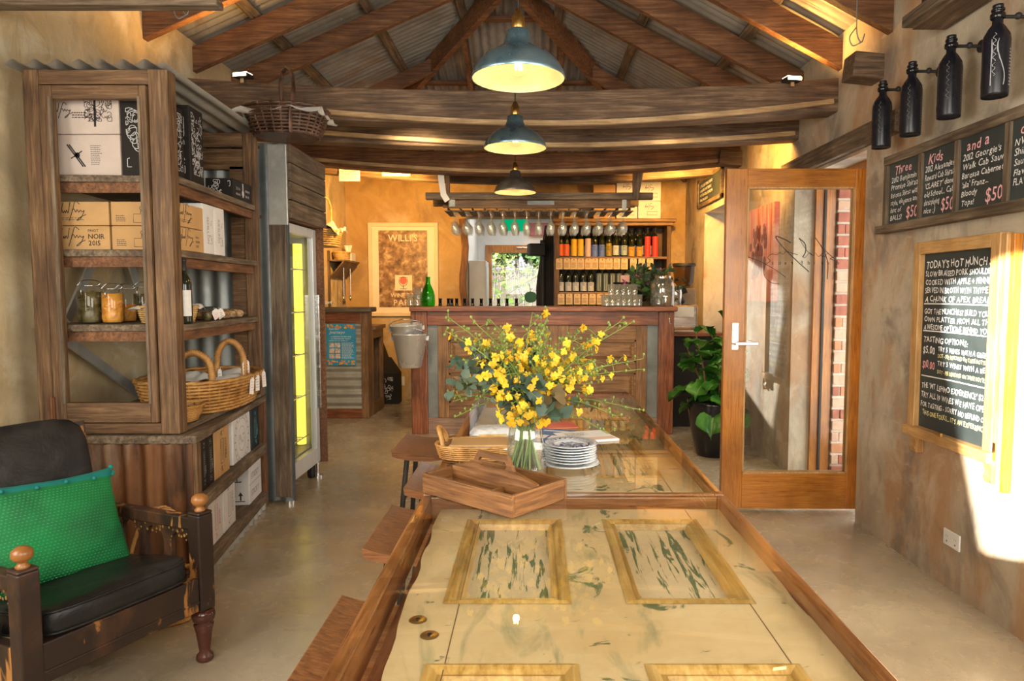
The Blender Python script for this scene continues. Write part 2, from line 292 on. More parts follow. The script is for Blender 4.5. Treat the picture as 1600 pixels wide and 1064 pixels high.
# ------------------------------------------------------------------ mesh building
class MB:
    def __init__(s): s.v = []; s.f = []; s.mi = []; s.sm = []; s.cur = 0
    def add(s, vs, fs, smooth=False):
        b = len(s.v); s.v.extend(Vector(p) for p in vs)
        for f in fs: s.f.append([i+b for i in f]); s.mi.append(s.cur); s.sm.append(smooth)
        return s
    def box(s, x0, x1, y0, y1, z0, z1, M=None):
        v = [Vector(p) for p in ((x0,y0,z0),(x1,y0,z0),(x1,y1,z0),(x0,y1,z0),(x0,y0,z1),(x1,y0,z1),(x1,y1,z1),(x0,y1,z1))]
        if M is not None: v = [M @ p for p in v]
        return s.add(v, [(0,3,2,1),(4,5,6,7),(0,1,5,4),(1,2,6,5),(2,3,7,6),(3,0,4,7)])
    def cbox(s, c, size, rot=(0, 0, 0)):
        M = Matrix.Translation(c) @ Euler(rot).to_matrix().to_4x4(); a, b, d = (q/2 for q in size)
        return s.box(-a, a, -b, b, -d, d, M)
    def hexa(s, p): return s.add(p, [(0,3,2,1),(4,5,6,7),(0,1,5,4),(1,2,6,5),(2,3,7,6),(3,0,4,7)])
    def prism(s, poly, z0, z1, M=None):
        n = len(poly); v = [Vector((a, b, z0)) for a, b in poly]+[Vector((a, b, z1)) for a, b in poly]
        if M is not None: v = [M @ p for p in v]
        return s.add(v, [list(range(n))[::-1], list(range(n, 2*n))]+[(i, (i+1) % n, n+(i+1) % n, n+i) for i in range(n)])
    def rings(s, rs, closed=False, caps=True, smooth=True):
        n = len(rs[0]); v = [p for r in rs for p in r]; f = []; m = len(rs)
        for i in range(m if closed else m-1):
            a, b = i*n, ((i+1) % m)*n
            for j in range(n): f.append((a+j, a+(j+1) % n, b+(j+1) % n, b+j))
        s.add(v, f, smooth)
        if caps and not closed:
            s.add(rs[0], [list(range(n))[::-1]]); s.add(rs[-1], [list(range(n))])
        return s
    def tube(s, pts, r, n=8, closed=False, caps=True, flat=1.0):
        pts = [Vector(p) for p in pts]; m = len(pts); rs = []; pn = None
        for i, p in enumerate(pts):
            if closed: t = pts[(i+1) % m]-pts[i-1]
            else: t = pts[min(i+1, m-1)]-pts[max(i-1, 0)]
            if t.length < 1e-9: t = Vector((0, 0, 1))
            t.normalize()
            if pn is None:
                pn = t.cross(Vector((0, 0, 1)) if abs(t.z) < .9 else Vector((1, 0, 0))).normalized()
            else:
                pn = pn-t*pn.dot(t); pn = pn.normalized() if pn.length > 1e-6 else t.orthogonal().normalized()
            bn = t.cross(pn); q = r[i] if isinstance(r, (list, tuple)) else r
            rs.append([p+pn*(q*math.cos(2*PI*k/n))+bn*(q*flat*math.sin(2*PI*k/n)) for k in range(n)])
        return s.rings(rs, closed, caps)
    def cyl(s, p0, p1, r0, r1=None, n=16): return s.tube([p0, p1], [r0, r0 if r1 is None else r1], n)
    def lathe(s, prof, n=24, M=None, a0=0, a1=2*PI, sx=1, sy=1):
        full = abs(a1-a0-2*PI) < 1e-6; k = n if full else n+1; v = []; f = []
        for r, z in prof:
            for j in range(k):
                a = a0+(a1-a0)*j/n; p = Vector((r*math.cos(a)*sx, r*math.sin(a)*sy, z)); v.append(M @ p if M is not None else p)
        for i in range(len(prof)-1):
            for j in range(n): f.append((i*k+j, i*k+(j+1) % k, (i+1)*k+(j+1) % k, (i+1)*k+j))
        return s.add(v, f, True)
    def beam(s, pts, wd, ht, up=(0, 0, 1), bow=None):
        """A squared timber swept through pts; wd across, ht along up."""
        pts = [Vector(p) for p in pts]; up = Vector(up); rs = []; m = len(pts)
        for i, p in enumerate(pts):
            t = (pts[min(i+1, m-1)]-pts[max(i-1, 0)]).normalized(); sd = t.cross(up).normalized(); u = sd.cross(t)
            a, b = sd*(wd/2), u*(ht/2)
            rs.append([p-a-b, p+a-b, p+a+b, p-a+b])
        return s.rings(rs, smooth=False)
    def sheet(s, fn, nu, nv, smooth=True):
        v = [fn(i/nu, j/nv) for j in range(nv+1) for i in range(nu+1)]; k = nu+1
        return s.add(v, [(j*k+i, j*k+i+1, (j+1)*k+i+1, (j+1)*k+i) for j in range(nv) for i in range(nu)], smooth)
    def sphere(s, c, r, n=12, m=8, sc=(1, 1, 1)):
        c = Vector(c); prof = [(max(1e-4, math.sin(PI*i/m)), -math.cos(PI*i/m)) for i in range(m+1)]
        M = Matrix.Translation(c) @ Matrix.Diagonal((r*sc[0], r*sc[1], r*sc[2], 1))
        return s.lathe(prof, n, M)
    def stroke(s, P, pts, wd, eps=.0008):
        """A flat pen stroke on plane P through 2D pts."""
        q = [Vector((a, b, 0)) for a, b in pts]; v = []; m = len(q)
        for i, p in enumerate(q):
            t = q[min(i+1, m-1)]-q[max(i-1, 0)]
            t = t.normalized() if t.length > 1e-9 else Vector((1, 0, 0))
            nn = Vector((-t.y, t.x, 0))*(wd/2)
            v += [P @ (p+nn+Vector((0, 0, eps))), P @ (p-nn+Vector((0, 0, eps)))]
        return s.add(v, [(2*i+1, 2*i+3, 2*i+2, 2*i) for i in range(m-1)])
    def rect(s, P, x0, x1, y0, y1, eps=.0008):
        return s.add([P @ Vector(p) for p in ((x0,y0,eps),(x1,y0,eps),(x1,y1,eps),(x0,y1,eps))], [(0,1,2,3)])
    def ring2(s, P, cx, cy, r, wd, n=28, a0=0, a1=2*PI, eps=.0008, sy=1):
        return s.stroke(P, [(cx+r*math.cos(a0+(a1-a0)*i/n), cy+sy*r*math.sin(a0+(a1-a0)*i/n)) for i in range(n+1)], wd, eps)
    def disc2(s, P, cx, cy, r, n=20, eps=.0008, sy=1):
        return s.add([P @ Vector((cx+r*math.cos(2*PI*i/n), cy+sy*r*math.sin(2*PI*i/n), eps)) for i in range(n)], [list(range(n))])
    def text(s, P, txt, size, x=0, y=0, bold=0.0, jit=0.0, slant=0.0, track=0.0, maxw=None, eps=.0008, align='l', rng=random.Random(5)):
        chars = [(c, glyph(c, bold)) for c in txt]
        tot = sum(g[2]+track for c, g in chars)*size; sx = 1.0
        if maxw and tot > maxw: sx = maxw/tot
        cx = x-(tot*sx/2 if align == 'c' else tot*sx if align == 'r' else 0)
        for c, (vs, fs, adv) in chars:
            if vs:
                a = rng.uniform(-1, 1)*jit; ca, sa = math.cos(a), math.sin(a); dy = rng.uniform(-1, 1)*jit*size*.5
                k = size*(1+rng.uniform(-1, 1)*jit*.6); o = []
                for vx, vy in vs:
                    vx2 = vx+vy*slant
                    o.append(P @ Vector((cx+(vx2*ca-vy*sa)*k*sx, y+dy+(vx2*sa+vy*ca)*k, eps)))
                s.add(o, fs)
            cx += (adv+track)*size*sx
        return cx
    def build(s, name, mats, parent=None, at=None, bevel=0, loc=None, kind=None):
        if parent is not None and len(s.v) < 2500 and not any(k in name for k in WHOLE):
            ps = s.pieces()
            if 1 < len(ps) <= 12:
                return [p.build1(name, mats, parent, at, bevel, loc, kind) for p in ps][0]
        return s.build1(name, mats, parent, at, bevel, loc, kind)
    def pieces(s, tol=.012):
        """The parts of this builder that stand apart from each other."""
        par = list(range(len(s.v)))
        def find(a):
            while par[a] != a: par[a] = par[par[a]]; a = par[a]
            return a
        for f in s.f:
            a = find(f[0])
            for b in f[1:]: par[find(b)] = a
        isl = {}
        for i, f in enumerate(s.f): isl.setdefault(find(f[0]), []).append(i)
        bs = []
        for fs in isl.values():
            vs = [s.v[i] for k in fs for i in s.f[k]]
            bs.append([[min(v[a] for v in vs)-tol/2 for a in range(3)], [max(v[a] for v in vs)+tol/2 for a in range(3)], fs])
        merged = True
        while merged:
            merged = False
            for i in range(len(bs)):
                for j in range(i+1, len(bs)):
                    if all(bs[i][0][a] <= bs[j][1][a] and bs[j][0][a] <= bs[i][1][a] for a in range(3)):
                        bs[i] = [[min(p, q) for p, q in zip(bs[i][0], bs[j][0])], [max(p, q) for p, q in zip(bs[i][1], bs[j][1])], bs[i][2]+bs[j][2]]; del bs[j]; merged = True; break
                if merged: break
        out = []
        for lo, hi, fs in bs:
            m = MB(); mp = {}
            for k in sorted(fs):
                f = []
                for i in s.f[k]:
                    if i not in mp: mp[i] = len(m.v); m.v.append(s.v[i])
                    f.append(mp[i])
                m.f.append(f); m.mi.append(s.mi[k]); m.sm.append(s.sm[k])
            out.append(m)
        return out
    def build1(s, name, mats, parent=None, at=None, bevel=0, loc=None, kind=None):
        me = bpy.data.meshes.new(name)
        off = Vector(at) if at is not None else Vector((0, 0, 0))
        me.from_pydata([tuple(p-off) for p in s.v], [], s.f)
        if not isinstance(mats, (list, tuple)): mats = [mats]
        for m in mats: me.materials.append(m)
        me.polygons.foreach_set('material_index', s.mi); me.polygons.foreach_set('use_smooth', s.sm)
        me.update()
        o = bpy.data.objects.new(name, me); COL.objects.link(o)
        if parent is not None: o.parent = parent
        elif at is not None: o.location = off
        if loc is not None: o.location = loc
        if bevel:
            b = o.modifiers.new('edge', 'BEVEL'); b.width = bevel; b.segments = 2; b.limit_method = 'ANGLE'; b.angle_limit = R(50)
        if kind: o['kind'] = kind
        return o
WHOLE = 'print writing letter bloom blossom leaf weave foliage stitch tag wire pompom contents photo flower poster pattern mould joint vine branch spray sprig hinge ring hook ice stem edge gilt socket gap bead lettering'.split()
GL = {}
def glyph(c, bold=0.0):
    k = (c, bold)
    if k in GL: return GL[k]
    if c == ' ': GL[k] = ([], [], .3); return GL[k]
    cu = bpy.data.curves.new('g', 'FONT'); cu.body = c; cu.size = 1; cu.resolution_u = 2; cu.offset = bold; cu.fill_mode = 'FRONT'
    o = bpy.data.objects.new('g', cu); me = o.to_mesh()
    vs = [(v.co.x, v.co.y) for v in me.vertices]; fs = [list(p.vertices) for p in me.polygons]
    o.to_mesh_clear(); bpy.data.objects.remove(o); bpy.data.curves.remove(cu)
    if vs:
        x0 = min(v[0] for v in vs); x1 = max(v[0] for v in vs)
        vs = [(a-x0+.04, b) for a, b in vs]; adv = x1-x0+.1
    else: adv = .3
    GL[k] = (vs, fs, adv); return GL[k]
def plane(o, u, v):
    """A 4x4 that maps (a,b,c) to o + a u + b v + c n."""
    u = Vector(u).normalized(); v = Vector(v).normalized(); n = u.cross(v)
    return Matrix(((u.x, v.x, n.x, o[0]), (u.y, v.y, n.y, o[1]), (u.z, v.z, n.z, o[2]), (0, 0, 0, 1)))
def thing(name, label, cat, loc=(0, 0, 0), rotz=0, group=None, kind=None):
    o = bpy.data.objects.new(name, None); COL.objects.link(o); o.empty_display_size = .1
    o.location = loc; o.rotation_euler = (0, 0, rotz)
    return tag(o, label, cat, group, kind)
def tag(o, label, cat, group=None, kind=None):
    o['label'] = label; o['category'] = cat
    if group: o['group'] = group
    if kind: o['kind'] = kind
    return o
def struct(o, label=None, cat=None):
    o['kind'] = 'structure'
    if label: o['label'] = label
    if cat: o['category'] = cat
    return o
def dup(root, loc, rot=None, label=None, group=None, scale=None):
    r = root.copy(); COL.objects.link(r); r.location = loc
    if rot is not None: r.rotation_euler = rot
    if scale: r.scale = scale
    if label: r['label'] = label
    if group: r['group'] = group
    for ch in list(root.children):
        c = ch.copy(); COL.objects.link(c); c.parent = r
        for g in ch.children:
            d = g.copy(); COL.objects.link(d); d.parent = c
    return r
def mix(a, b, t): return Vector(a)*(1-t)+Vector(b)*t
def curve(pts, n=6):
    """Catmull-Rom through pts."""
    p = [Vector(q) for q in pts]; p = [p[0]*2-p[1]]+p+[p[-1]*2-p[-2]]; o = []
    for i in range(1, len(p)-2):
        for k in range(n):
            t = k/n
            o.append(.5*((2*p[i])+(p[i+1]-p[i-1])*t+(2*p[i-1]-5*p[i]+4*p[i+1]-p[i+2])*t*t+(3*p[i]-p[i-1]-3*p[i+1]+p[i+2])*t**3))
    o.append(p[-2]); return o
def curve2(pts, n=6): return [(v.x, v.y) for v in curve([(a, b, 0) for a, b in pts], n)]
def scribble(mb, P, x0, x1, y0, y1, n, wd, seed):
    """Drawn curls filling a rectangle."""
    g = random.Random(seed)
    for i in range(n):
        cx, cy = g.uniform(x0, x1), g.uniform(y0, y1); r = g.uniform(.04, .13)*min(x1-x0, y1-y0)*2; a = g.uniform(0, 6); k = g.uniform(1, 2.2)
        pts = []
        for j in range(15):
            q = a+k*PI*j/14; rr = r*(1-j/20)
            pts.append((min(x1, max(x0, cx+rr*math.cos(q))), min(y1, max(y0, cy+rr*math.sin(q)))))
        mb.stroke(P, pts, wd)
def lines(mb, P, x0, x1, y0, y1, n, wd, seed, gap=.15):
    """Rows of tiny unreadable print."""
    g = random.Random(seed); dy = (y1-y0)/n
    for i in range(n):
        y = y1-dy*(i+.5); x = x0; e = x1-(x1-x0)*g.uniform(0, .25)
        while x < e:
            l = (x1-x0)*g.uniform(.08, .2); mb.stroke(P, [(x, y), (min(x+l, e), y)], wd); x += l+(x1-x0)*.04
def signature(mb, P, x, y, s, wd=.002):
    """A long looped handwritten signature of about width s."""
    A = [(0,.1),(.06,.0),(.12,.12),(.05,.16),(0,.1)]; mb.stroke(P, [(x+s*a, y+s*b) for a, b in curve2(A)], wd)
    for Q in ([(.02,-.1),(.12,.25),(.16,.4)], [(.1,.1),(.16,.02),(.2,.1),(.24,.02),(.28,.12),(.34,.03),(.42,.42)],
              [(.36,-.28),(.5,.1),(.62,.44),(.78,.34)], [(.48,.12),(.56,.16),(.62,.05),(.68,.14),(.74,.05),(.8,.12),(.86,.06),(.94,.1),(.8,-.18),(.66,-.26),(.78,-.14),(1,-.04)]):
        mb.stroke(P, [(x+s*a, y+s*b) for a, b in curve2(Q)], wd)

# ------------------------------------------------------------------ the room
XL, XR, YF, YB = -2.3, 1.84, -1.0, 8.4
EL, ER, EAVE = 2.92, 2.76, 2.84; RX, RZ, RY = -.2, 3.83, 5.6
def wall_boxes(mb, axis, a0, a1, u0, u1, z1, holes):
    """A wall between a0..a1 across and u0..u1 along, with holes (ua, ub, za, zb)."""
    us = sorted({u0, u1}|{h[0] for h in holes}|{h[1] for h in holes})
    for p, q in zip(us[:-1], us[1:]):
        z = 0; hs = sorted([h for h in holes if h[0] <= p+1e-6 and h[1] >= q-1e-6], key=lambda h: h[2])
        spans = []
        for h in hs: spans.append((z, h[2])); z = h[3]
        spans.append((z, z1))
        for s0, s1 in spans:
            if s1-s0 > 1e-4:
                mb.box(a0, a1, p, q, s0, s1) if axis == 'x' else mb.box(p, q, a0, a1, s0, s1)
    return mb
fl = MB().box(XL-.5, XR+.5, YF-.4, 11.2, -.1, 0).build('floor', CONCRETE, kind='structure')
wl = wall_boxes(MB(), 'x', XL-.4, XL, YF, YB+.4, 3.0, [(-.2, 1.4, .9, 2.2)]).build('wall_left', PLASTER_PALE, kind='structure')
DY0, DY1, DZ = 3.84, 4.88, 2.1
OY0, OY1, OZ = 6.35, 7.45, 2.17
wr = wall_boxes(MB(), 'x', XR, XR+.46, YF, YB+.4, 2.86, [(DY0, DY1, 0, DZ), (OY0, OY1, 0, OZ), (-.3, 1.3, 1.0, 2.2)]).build('wall_right', PLASTER_GREY, kind='structure')
BX0, BX1, BZ = -.84, .3, 2.24
wb = wall_boxes(MB(), 'y', YB, YB+.3, XL, XR, 2.98, [(BX0, BX1, 0, BZ)]).build('wall_back', PLASTER_OCHRE, kind='structure')
wf = MB(); wall_boxes(wf, 'y', YF-.3, YF, XL-.4, XR+.46, 2.8, [(-1.2, .95, 1.26, 2.5)])
wf.prism([(XL-.2, 2.8), (XR+.3, 2.8), (RX, 3.9)], YF-.3, YF, Matrix(((1,0,0,0),(0,0,1,0),(0,1,0,0),(0,0,0,1))))
wf.build('wall_front', PLASTER_PALE, kind='structure')
MB().prism([(-1.21, 1.26), (-.9, 1.26), (-1.2, 2.5), (-1.21, 2.5)], YF-.2, YF-.1, Matrix(((1,0,0,0),(0,0,1,0),(0,1,0,0),(0,0,0,1)))).build('sun_edge_wedge', GREYWOOD('z'), kind='structure')  # unseen wedge added to slant the edge of the sun patch
MB().box(-6, XL-.45, -.75, -.65, 0, 3.4).build('wall_sun_block', PLASTER_PALE, kind='structure')  # unseen wall added outside to keep sun out of the left opening
# side room behind the opening in the right wall
MB().box(XR+.46, 3.3, OY0-.2, OY0-.1, 0, 2.6).box(XR+.46, 3.3, OY1+.1, OY1+.2, 0, 2.6).box(3.2, 3.3, OY0-.1, OY1+.1, 0, 2.6).box(XR+.46, 3.3, OY0-.2, OY1+.2, 2.6, 2.7).build('wall_passage', PLASTER_GREY, kind='structure')
MB().box(XR+.5, 3.3, OY0-.2, OY1+.2, -.1, 0).build('floor_passage', CONCRETE, kind='structure')

# corrugated roof: two slopes and the hip above the back wall
def zl(x): return RZ-(RZ-(EL if x < RX else ER))*abs(x-RX)/((RX-XL) if x < RX else (XR-RX))
def hip_y(x): return RY+(YB-RY)*abs(x-RX)/((RX-XL) if x < RX else (XR-RX))
def hip_z(y): return RZ-(RZ-EAVE)*(y-RY)/(YB-RY)
PITCHC = .076
for nm, xe in (('ceiling', XL), ('ceiling_slope', XR)):
    def slope(u, v, xe=xe):
        y = YF-.3+(YB+.25-YF+.3)*u
        xt = RX if y <= RY else RX+(xe-RX)*min(1.12, (y-RY)/(YB-RY))
        ex = xe+(xe-RX)*.12
        x = ex+(xt-ex)*v
        k = abs(x-RX)/abs(xe-RX)
        return Vector((x, y, RZ-(RZ-(EL if xe < 0 else ER))*k+.12+.02*math.sin(2*PI*y/PITCHC)))
    MB().sheet(slope, 620, 6).build(nm, IRON_ROOF, kind='structure')
def hipf(u, v):
    x = XL-.25+(XR-XL+.5)*u; k = abs(x-RX)/((RX-XL) if x < RX else (XR-RX)); y0 = RY+(YB-RY)*k
    y1 = max(y0, YB+.3); y = y0+(y1-y0)*v
    return Vector((x, y, hip_z(y)+.12+.02*math.sin(2*PI*x/PITCHC)))
MB().sheet(hipf, 280, 6).build('ceiling_hip', IRON_ROOF, kind='structure')
for xe in (XL, XR): MB().beam([(xe+(xe-RX)*.1, YB+.2, (EL if xe < 0 else ER)+.08), (RX, RY, RZ+.17)], .36, .03).build('ceiling_hip_cap', IRON_ROOF, kind='structure')
MB().beam([(RX, YF-.3, RZ+.16), (RX, RY+.1, RZ+.16)], .3, .03).build('ceiling_ridge_cap', IRON_ROOF, kind='structure')
# white flaking rust marks where the old sheets overlap
def flake(name, cx, cy, sd, n, label):
    g = random.Random(sd); mb = MB()
    for i in range(n):
        y = cy+g.uniform(-.06, .06); x = cx+g.uniform(-.16, .16); r = g.uniform(.015, .04)
        sgn = (RZ-EAVE)/(XR-RX)
        pts = []
        for k in range(9):
            a = 2*PI*k/9; rr = r*g.uniform(.5, 1.2); px_, py_ = x+rr*math.cos(a), y+rr*math.sin(a)*.8
            pts.append((px_, py_, zl(px_)+.099))
        mb.add(pts, [list(range(9))[::-1]])
    o = mb.build(name, mat('flaked_paint', ((.5, .42, .36), (.85, .82, .78)), nscale=20, bump=.1))
    return struct(o, label, 'paint')
flake('ceiling_flaking', .62, 4.38, 3, 26, 'patch of flaking white paint on the corrugated roof sheet')
# ridge, rafters, battens, hips
def tr(name, pts, wd, ht, m, up=(0, 0, 1), label=None, cat='roof timber', bev=.004):
    o = MB().beam(pts, wd, ht, up).build(name, m, bevel=bev); return struct(o, label, cat)
tr('ridge_beam', [(RX, YF, RZ-.04), (RX, RY+.1, RZ-.04)], .05, .2, RAFT('y'), label='dark ridge board along the roof apex')
k = 0
for y in (.6, 1.2, 1.8, 2.4, 2.99, 3.57, 4.15, 4.74, 5.33):
    for xe, dx in ((XL, 1), (XR, -1)):
        yy = y+(.06 if xe > 0 else 0)
        tr('rafter', [(xe-dx*.12, yy, zl(xe)-.03-.06), (RX+dx*.02, yy, RZ-.03)], .055, .15, RAFT('x'), label='sloping red-brown rafter under the corrugated roof')
for xe in (XL, XR):
    tr('hip_rafter', [(xe, YB, (EL if xe < 0 else ER)-.03), (RX, RY, RZ-.03)], .055, .17, RAFT('x'), label='hip rafter rising from a back corner to the ridge')
    for f in (.36, .7):     # jack rafters on the side slopes beyond the ridge end
        y = RY+(YB-RY)*f; xt = RX+(xe-RX)*f
        tr('jack_rafter', [(xe, y, zl(xe)-.09), (xt, y, zl(xt)-.05)], .05, .13, RAFT('x'), label='short side rafter meeting the hip')
for x in (-1.2, -.62, .24, .86):
    y0 = hip_y(x)
    tr('jack_rafter', [(x, YB, EAVE-.03), (x, y0, hip_z(y0)-.03)], .05, .13, RAFT('y'), label='short rafter under the hip end of the roof')
for f in (.2, .5, .8):
    for xe in (XL, XR):
        x = xe+(RX-xe)*f; z = zl(x)+.075; yend = RY+(YB-RY)*(1-f)
        tr('roof_batten', [(x, YF, z), (x, yend, z)], .075, .035, GREYWOOD('y'), up=((x-RX)*.55/abs(x-RX), 0, 1), label='roof batten running across the rafters')
    y = YB-(YB-RY)*f; k1 = 1-f
    tr('roof_batten', [(RX-(RX-XL)*k1, y, hip_z(y)+.075), (RX+(XR-RX)*k1, y, hip_z(y)+.075)], .075, .035, RAFT('x'), label='roof batten across the hip end')
# bowed tie beams
def tie(y, zl_, zm, zr, ht, wd, m, label, xl=XL-.05, xr=XR+.05):
    pts = []
    for i in range(17):
        t = i/16; a = zl_*(1-t)+zr*t; s = (zm-(zl_+zr)/2)*(1-(2*t-1)**2)
        pts.append((xl+(xr-xl)*t, y+.03*math.sin(3*t), a+s))
    o = MB().beam(pts, wd, ht).build('tie_beam', m, bevel=.012); struct(o, label, 'tie beam')
    g = MB()  # pale adzed edge under the beam
    return o
def zc(px, py, y): return atY(px, py, y).z
tie(4.3, zc(300, 137, 4.15), zc(800, 160, 4.15), zc(1310, 141, 4.15), .2, .16, BEAM('x'), 'heavy bowed tie beam that carries the two floodlights')
tie(4.9, zc(400, 185, 4.8), zc(800, 205, 4.8), zc(1240, 193, 4.8), .19, .14, BEAM('x'), 'bowed dark tie beam just behind the one with the floodlights')
tie(6.28, zc(480, 233, 6.2), zc(800, 254, 6.2), zc(1130, 236, 6.2), .19, .15, RAFT('x'), 'red-brown bowed tie beam just before the hanging glass rack')
tie(7.1, zc(500, 254, 7.0), zc(800, 273, 7.0), zc(1125, 259, 7.0), .15, .14, BEAM('x'), 'dark tie beam behind the glass rack with notices')
# pale split edges along the beam undersides
def edge(y, a, m_, b, x0, x1, label):
    pts = []
    for i in range(13):
        t = i/12; z = a*(1-t)+b*t+(m_-(a+b)/2)*(1-(2*t-1)**2)
        pts.append((x0+(x1-x0)*t, y, z+.004*math.sin(9*t)))
    struct(MB().beam(pts, .03, .028).build('beam_edge', wood('split_edge', (.3, .17, .07), (.5, .33, .16), (.66, .48, .26), 'x')), label, 'beam edge')
edge(4.205, zc(480, 163, 4.12), zc(800, 186, 4.12), zc(1300, 153, 4.12), -1.5, 1.8, 'pale split lower edge of the heavy bowed tie beam')
edge(4.815, zc(500, 206, 4.8), zc(800, 225, 4.8), zc(1240, 208, 4.8), -1.5, 1.8, 'pale split lower edge of the second tie beam')
edge(6.19, zc(490, 248, 6.18), zc(800, 267, 6.18), zc(1130, 250, 6.18), -2.0, 1.7, 'pale split lower edge of the third tie beam')
# stubs of timber sticking out of the right wall
for y, z, ln, lab in ((3.75, 2.5, .16, 'sawn timber stub in the wall above the glass door'), (6.2, 2.5, .2, 'short timber stub in the wall under the third tie beam')):
    tag(MB().cbox((XR-ln/2+.1, y, z), (ln+.2, .14, .13), (0, .1, 0)).build('timber_stub', BEAM('x'), bevel=.008), lab, 'timber stub', kind='structure')
# lintel over the door opening
lint = MB().beam([(XR+.05, DY0-.38, DZ+.07), (XR+.05, DY1+.15, DZ+.08)], .2, .11).build('trim_2', GREYWOOD('y'), bevel=.008, kind='structure')

# doorway reveal of the right wall: timber frame, brick outside
MB().box(XR+.14, XR+.28, DY1-.03, DY1, 0, DZ).box(XR+.14, XR+.28, DY0, DY0+.03, 0, DZ).box(XR+.14, XR+.28, DY0, DY1, DZ-.05, DZ).build('trim_3', OAK('z'), kind='structure')
MB().box(XR+.195, XR+.21, DY1-.045, DY1-.03, 0, DZ-.05).build('trim_4', BLACK, kind='structure')
def brickwork(name, x0, x1, y0, y1, z1):
    g = random.Random(2); mb = MB(); z = 0; row = 0
    mb.cur = 0; mb.box(x0, x1-.012, y0+.012, y1, 0, z1); mb.cur = 1
    while z < z1:
        h = .076; xx = x0-(.06 if row % 2 else 0)
        while xx < x1:
            a, b = max(x0, xx), min(x1, xx+.115*(2 if g.random() < .3 else 1))
            if b-a > .02: mb.cur = g.choice((1, 1, 2, 3)); mb.box(a, b-.008, y0+g.uniform(-.008, .006), y0+.05, z+.005, z+h-.006)
            xx = b if b > a else xx+.1
        z += h+.006; row += 1
    return mb.build(name, [mat('brick_mortar', ((.5, .42, .33), (.68, .6, .5)), nscale=12, bump=.4), mat('red_brick', ((.26, .06, .03), (.42, .13, .07)), nscale=14, bump=.4),
                           mat('pale_brick', ((.45, .25, .16), (.6, .42, .3)), nscale=14, bump=.4), mat('orange_brick', ((.4, .15, .06), (.55, .25, .11)), nscale=14, bump=.4)], bevel=.004, kind='structure')
brickwork('wall_brick_reveal', XR+.285, XR+.45, DY1-.06, DY1+.2, DZ)

# ---- the open glass door with the mirrored signature
hx, hy = 1.925, 4.03
dz0, dz1 = .02, atY(1240, 264, 4.03).z
D = thing('door_1', 'open honey-coloured timber and glass door with lever handle', 'door', (hx, hy, 0), R(-.7), kind='structure')
DW = .807; st = .062; sl0 = .122
fr = MB(); fr.cur = 0
fr.box(-st, 0, -.022, .022, dz0, dz1).box(-DW, -DW+sl0, -.022, .022, dz0, dz1)
fr.cur = 1; fr.box(-DW+sl0, -st, -.022, .022, dz1-.105, dz1).box(-DW+sl0, -st, -.022, .022, dz0, dz0+.215)
fr.build('door_frame', [OAK('z'), OAK('x')], D, bevel=.003)
be = MB(); a0, a1, b0, b1 = -DW+sl0, -st, dz0+.215, dz1-.105
for s in (-1, 1):
    y0 = s*.016
    be.box(a0, a0+.01, y0-.005, y0+.005, b0, b1).box(a1-.01, a1, y0-.005, y0+.005, b0, b1).box(a0, a1, y0-.005, y0+.005, b0, b0+.01).box(a0, a1, y0-.005, y0+.005, b1-.01, b1)
be.build('glazing_bead', YELLOWWOOD('z'), D)
MB().box(a0, a1, -.004, .004, b0, b1).build('glass_pane', DOOR_GLASS, D)
hz = atY(1150, 528, 3.95).z
hd = MB().box(-DW+.045, -DW+.085, -.027, -.022, hz-.075, hz+.085)
hd.box(-DW+.045, -DW+.085, .022, .027, hz-.075, hz+.085)
hd.build('lock_plate', STEEL, D, bevel=.002)
lv = MB()
for s in (-1, 1):
    lv.cyl((-DW+.065, s*.026, hz-.035), (-DW+.065, s*.065, hz-.035), .011)
    lv.box(-DW+.055, -DW+.19, s*.062-.007, s*.062+.007, hz-.045, hz-.025)
    lv.cyl((-DW+.065, s*.026, hz+.045), (-DW+.065, s*.036, hz+.045), .014)
lv.build('lever_handle', STEEL, D, bevel=.003)
MB().box(-DW-.0015, -DW, -.012, .012, hz-.11, hz+.11).build('latch_plate', BRASS, D)
hg = MB()
for z in (.25, 1.05, 1.8): hg.cyl((.006, -.02, z), (.006, -.02, z+.1), .007)
hg.build('hinge', STEEL, D)
# signature strokes on the glass; traced as it reads from inside, mirrored
wr_ = MB()
PG = plane((0, -.0045, 0), (1, 0, 0), (0, 0, 1))
Minv = (Matrix.Translation(D.location) @ Euler((0, 0, R(-.7))).to_matrix().to_4x4()).inverted()
def gp(zx, zy):
    px, py = 1150+zx*200/1120, 290+zy*190/1064
    n = Vector((math.sin(R(-.7)), -math.cos(R(-.7)), 0)); r = ray(px, py); t = (D.location-EYE).dot(n)/r.dot(n)
    q = Minv @ (EYE+r*t); return (q.x, q.z)
for S, wd in (([(690, 455), (760, 560), (800, 680), (795, 820)], .005), ([(735, 520), (800, 590), (865, 650), (820, 640), (860, 625)], .004),
          ([(800, 590), (770, 620), (740, 610), (755, 590), (720, 620), (690, 590), (672, 612), (640, 590), (600, 630), (575, 620)], .003),
          ([(548, 460), (600, 510), (606, 575), (582, 625)], .006), ([(548, 460), (610, 560), (660, 610)], .003),
          ([(478, 502), (420, 470), (345, 446), (400, 530), (520, 650), (636, 755)], .0055),
          ([(540, 605), (480, 590), (440, 575), (410, 600), (380, 590), (350, 605), (310, 600), (275, 630), (295, 660), (250, 700), (245, 780), (300, 845), (375, 862)], .003),
          ([(105, 625), (200, 660), (330, 730), (430, 800)], .003)):
    wr_.stroke(PG, curve2([gp(*p) for p in S], 8), wd)
mir = PG @ Matrix.Scale(-1, 4, (1, 0, 0))
for ch, zx in zip('david', (900, 815, 765, 690, 645)):
    a, b = gp(zx, 690); wr_.text(mir, ch, .03, -a, b, .01)
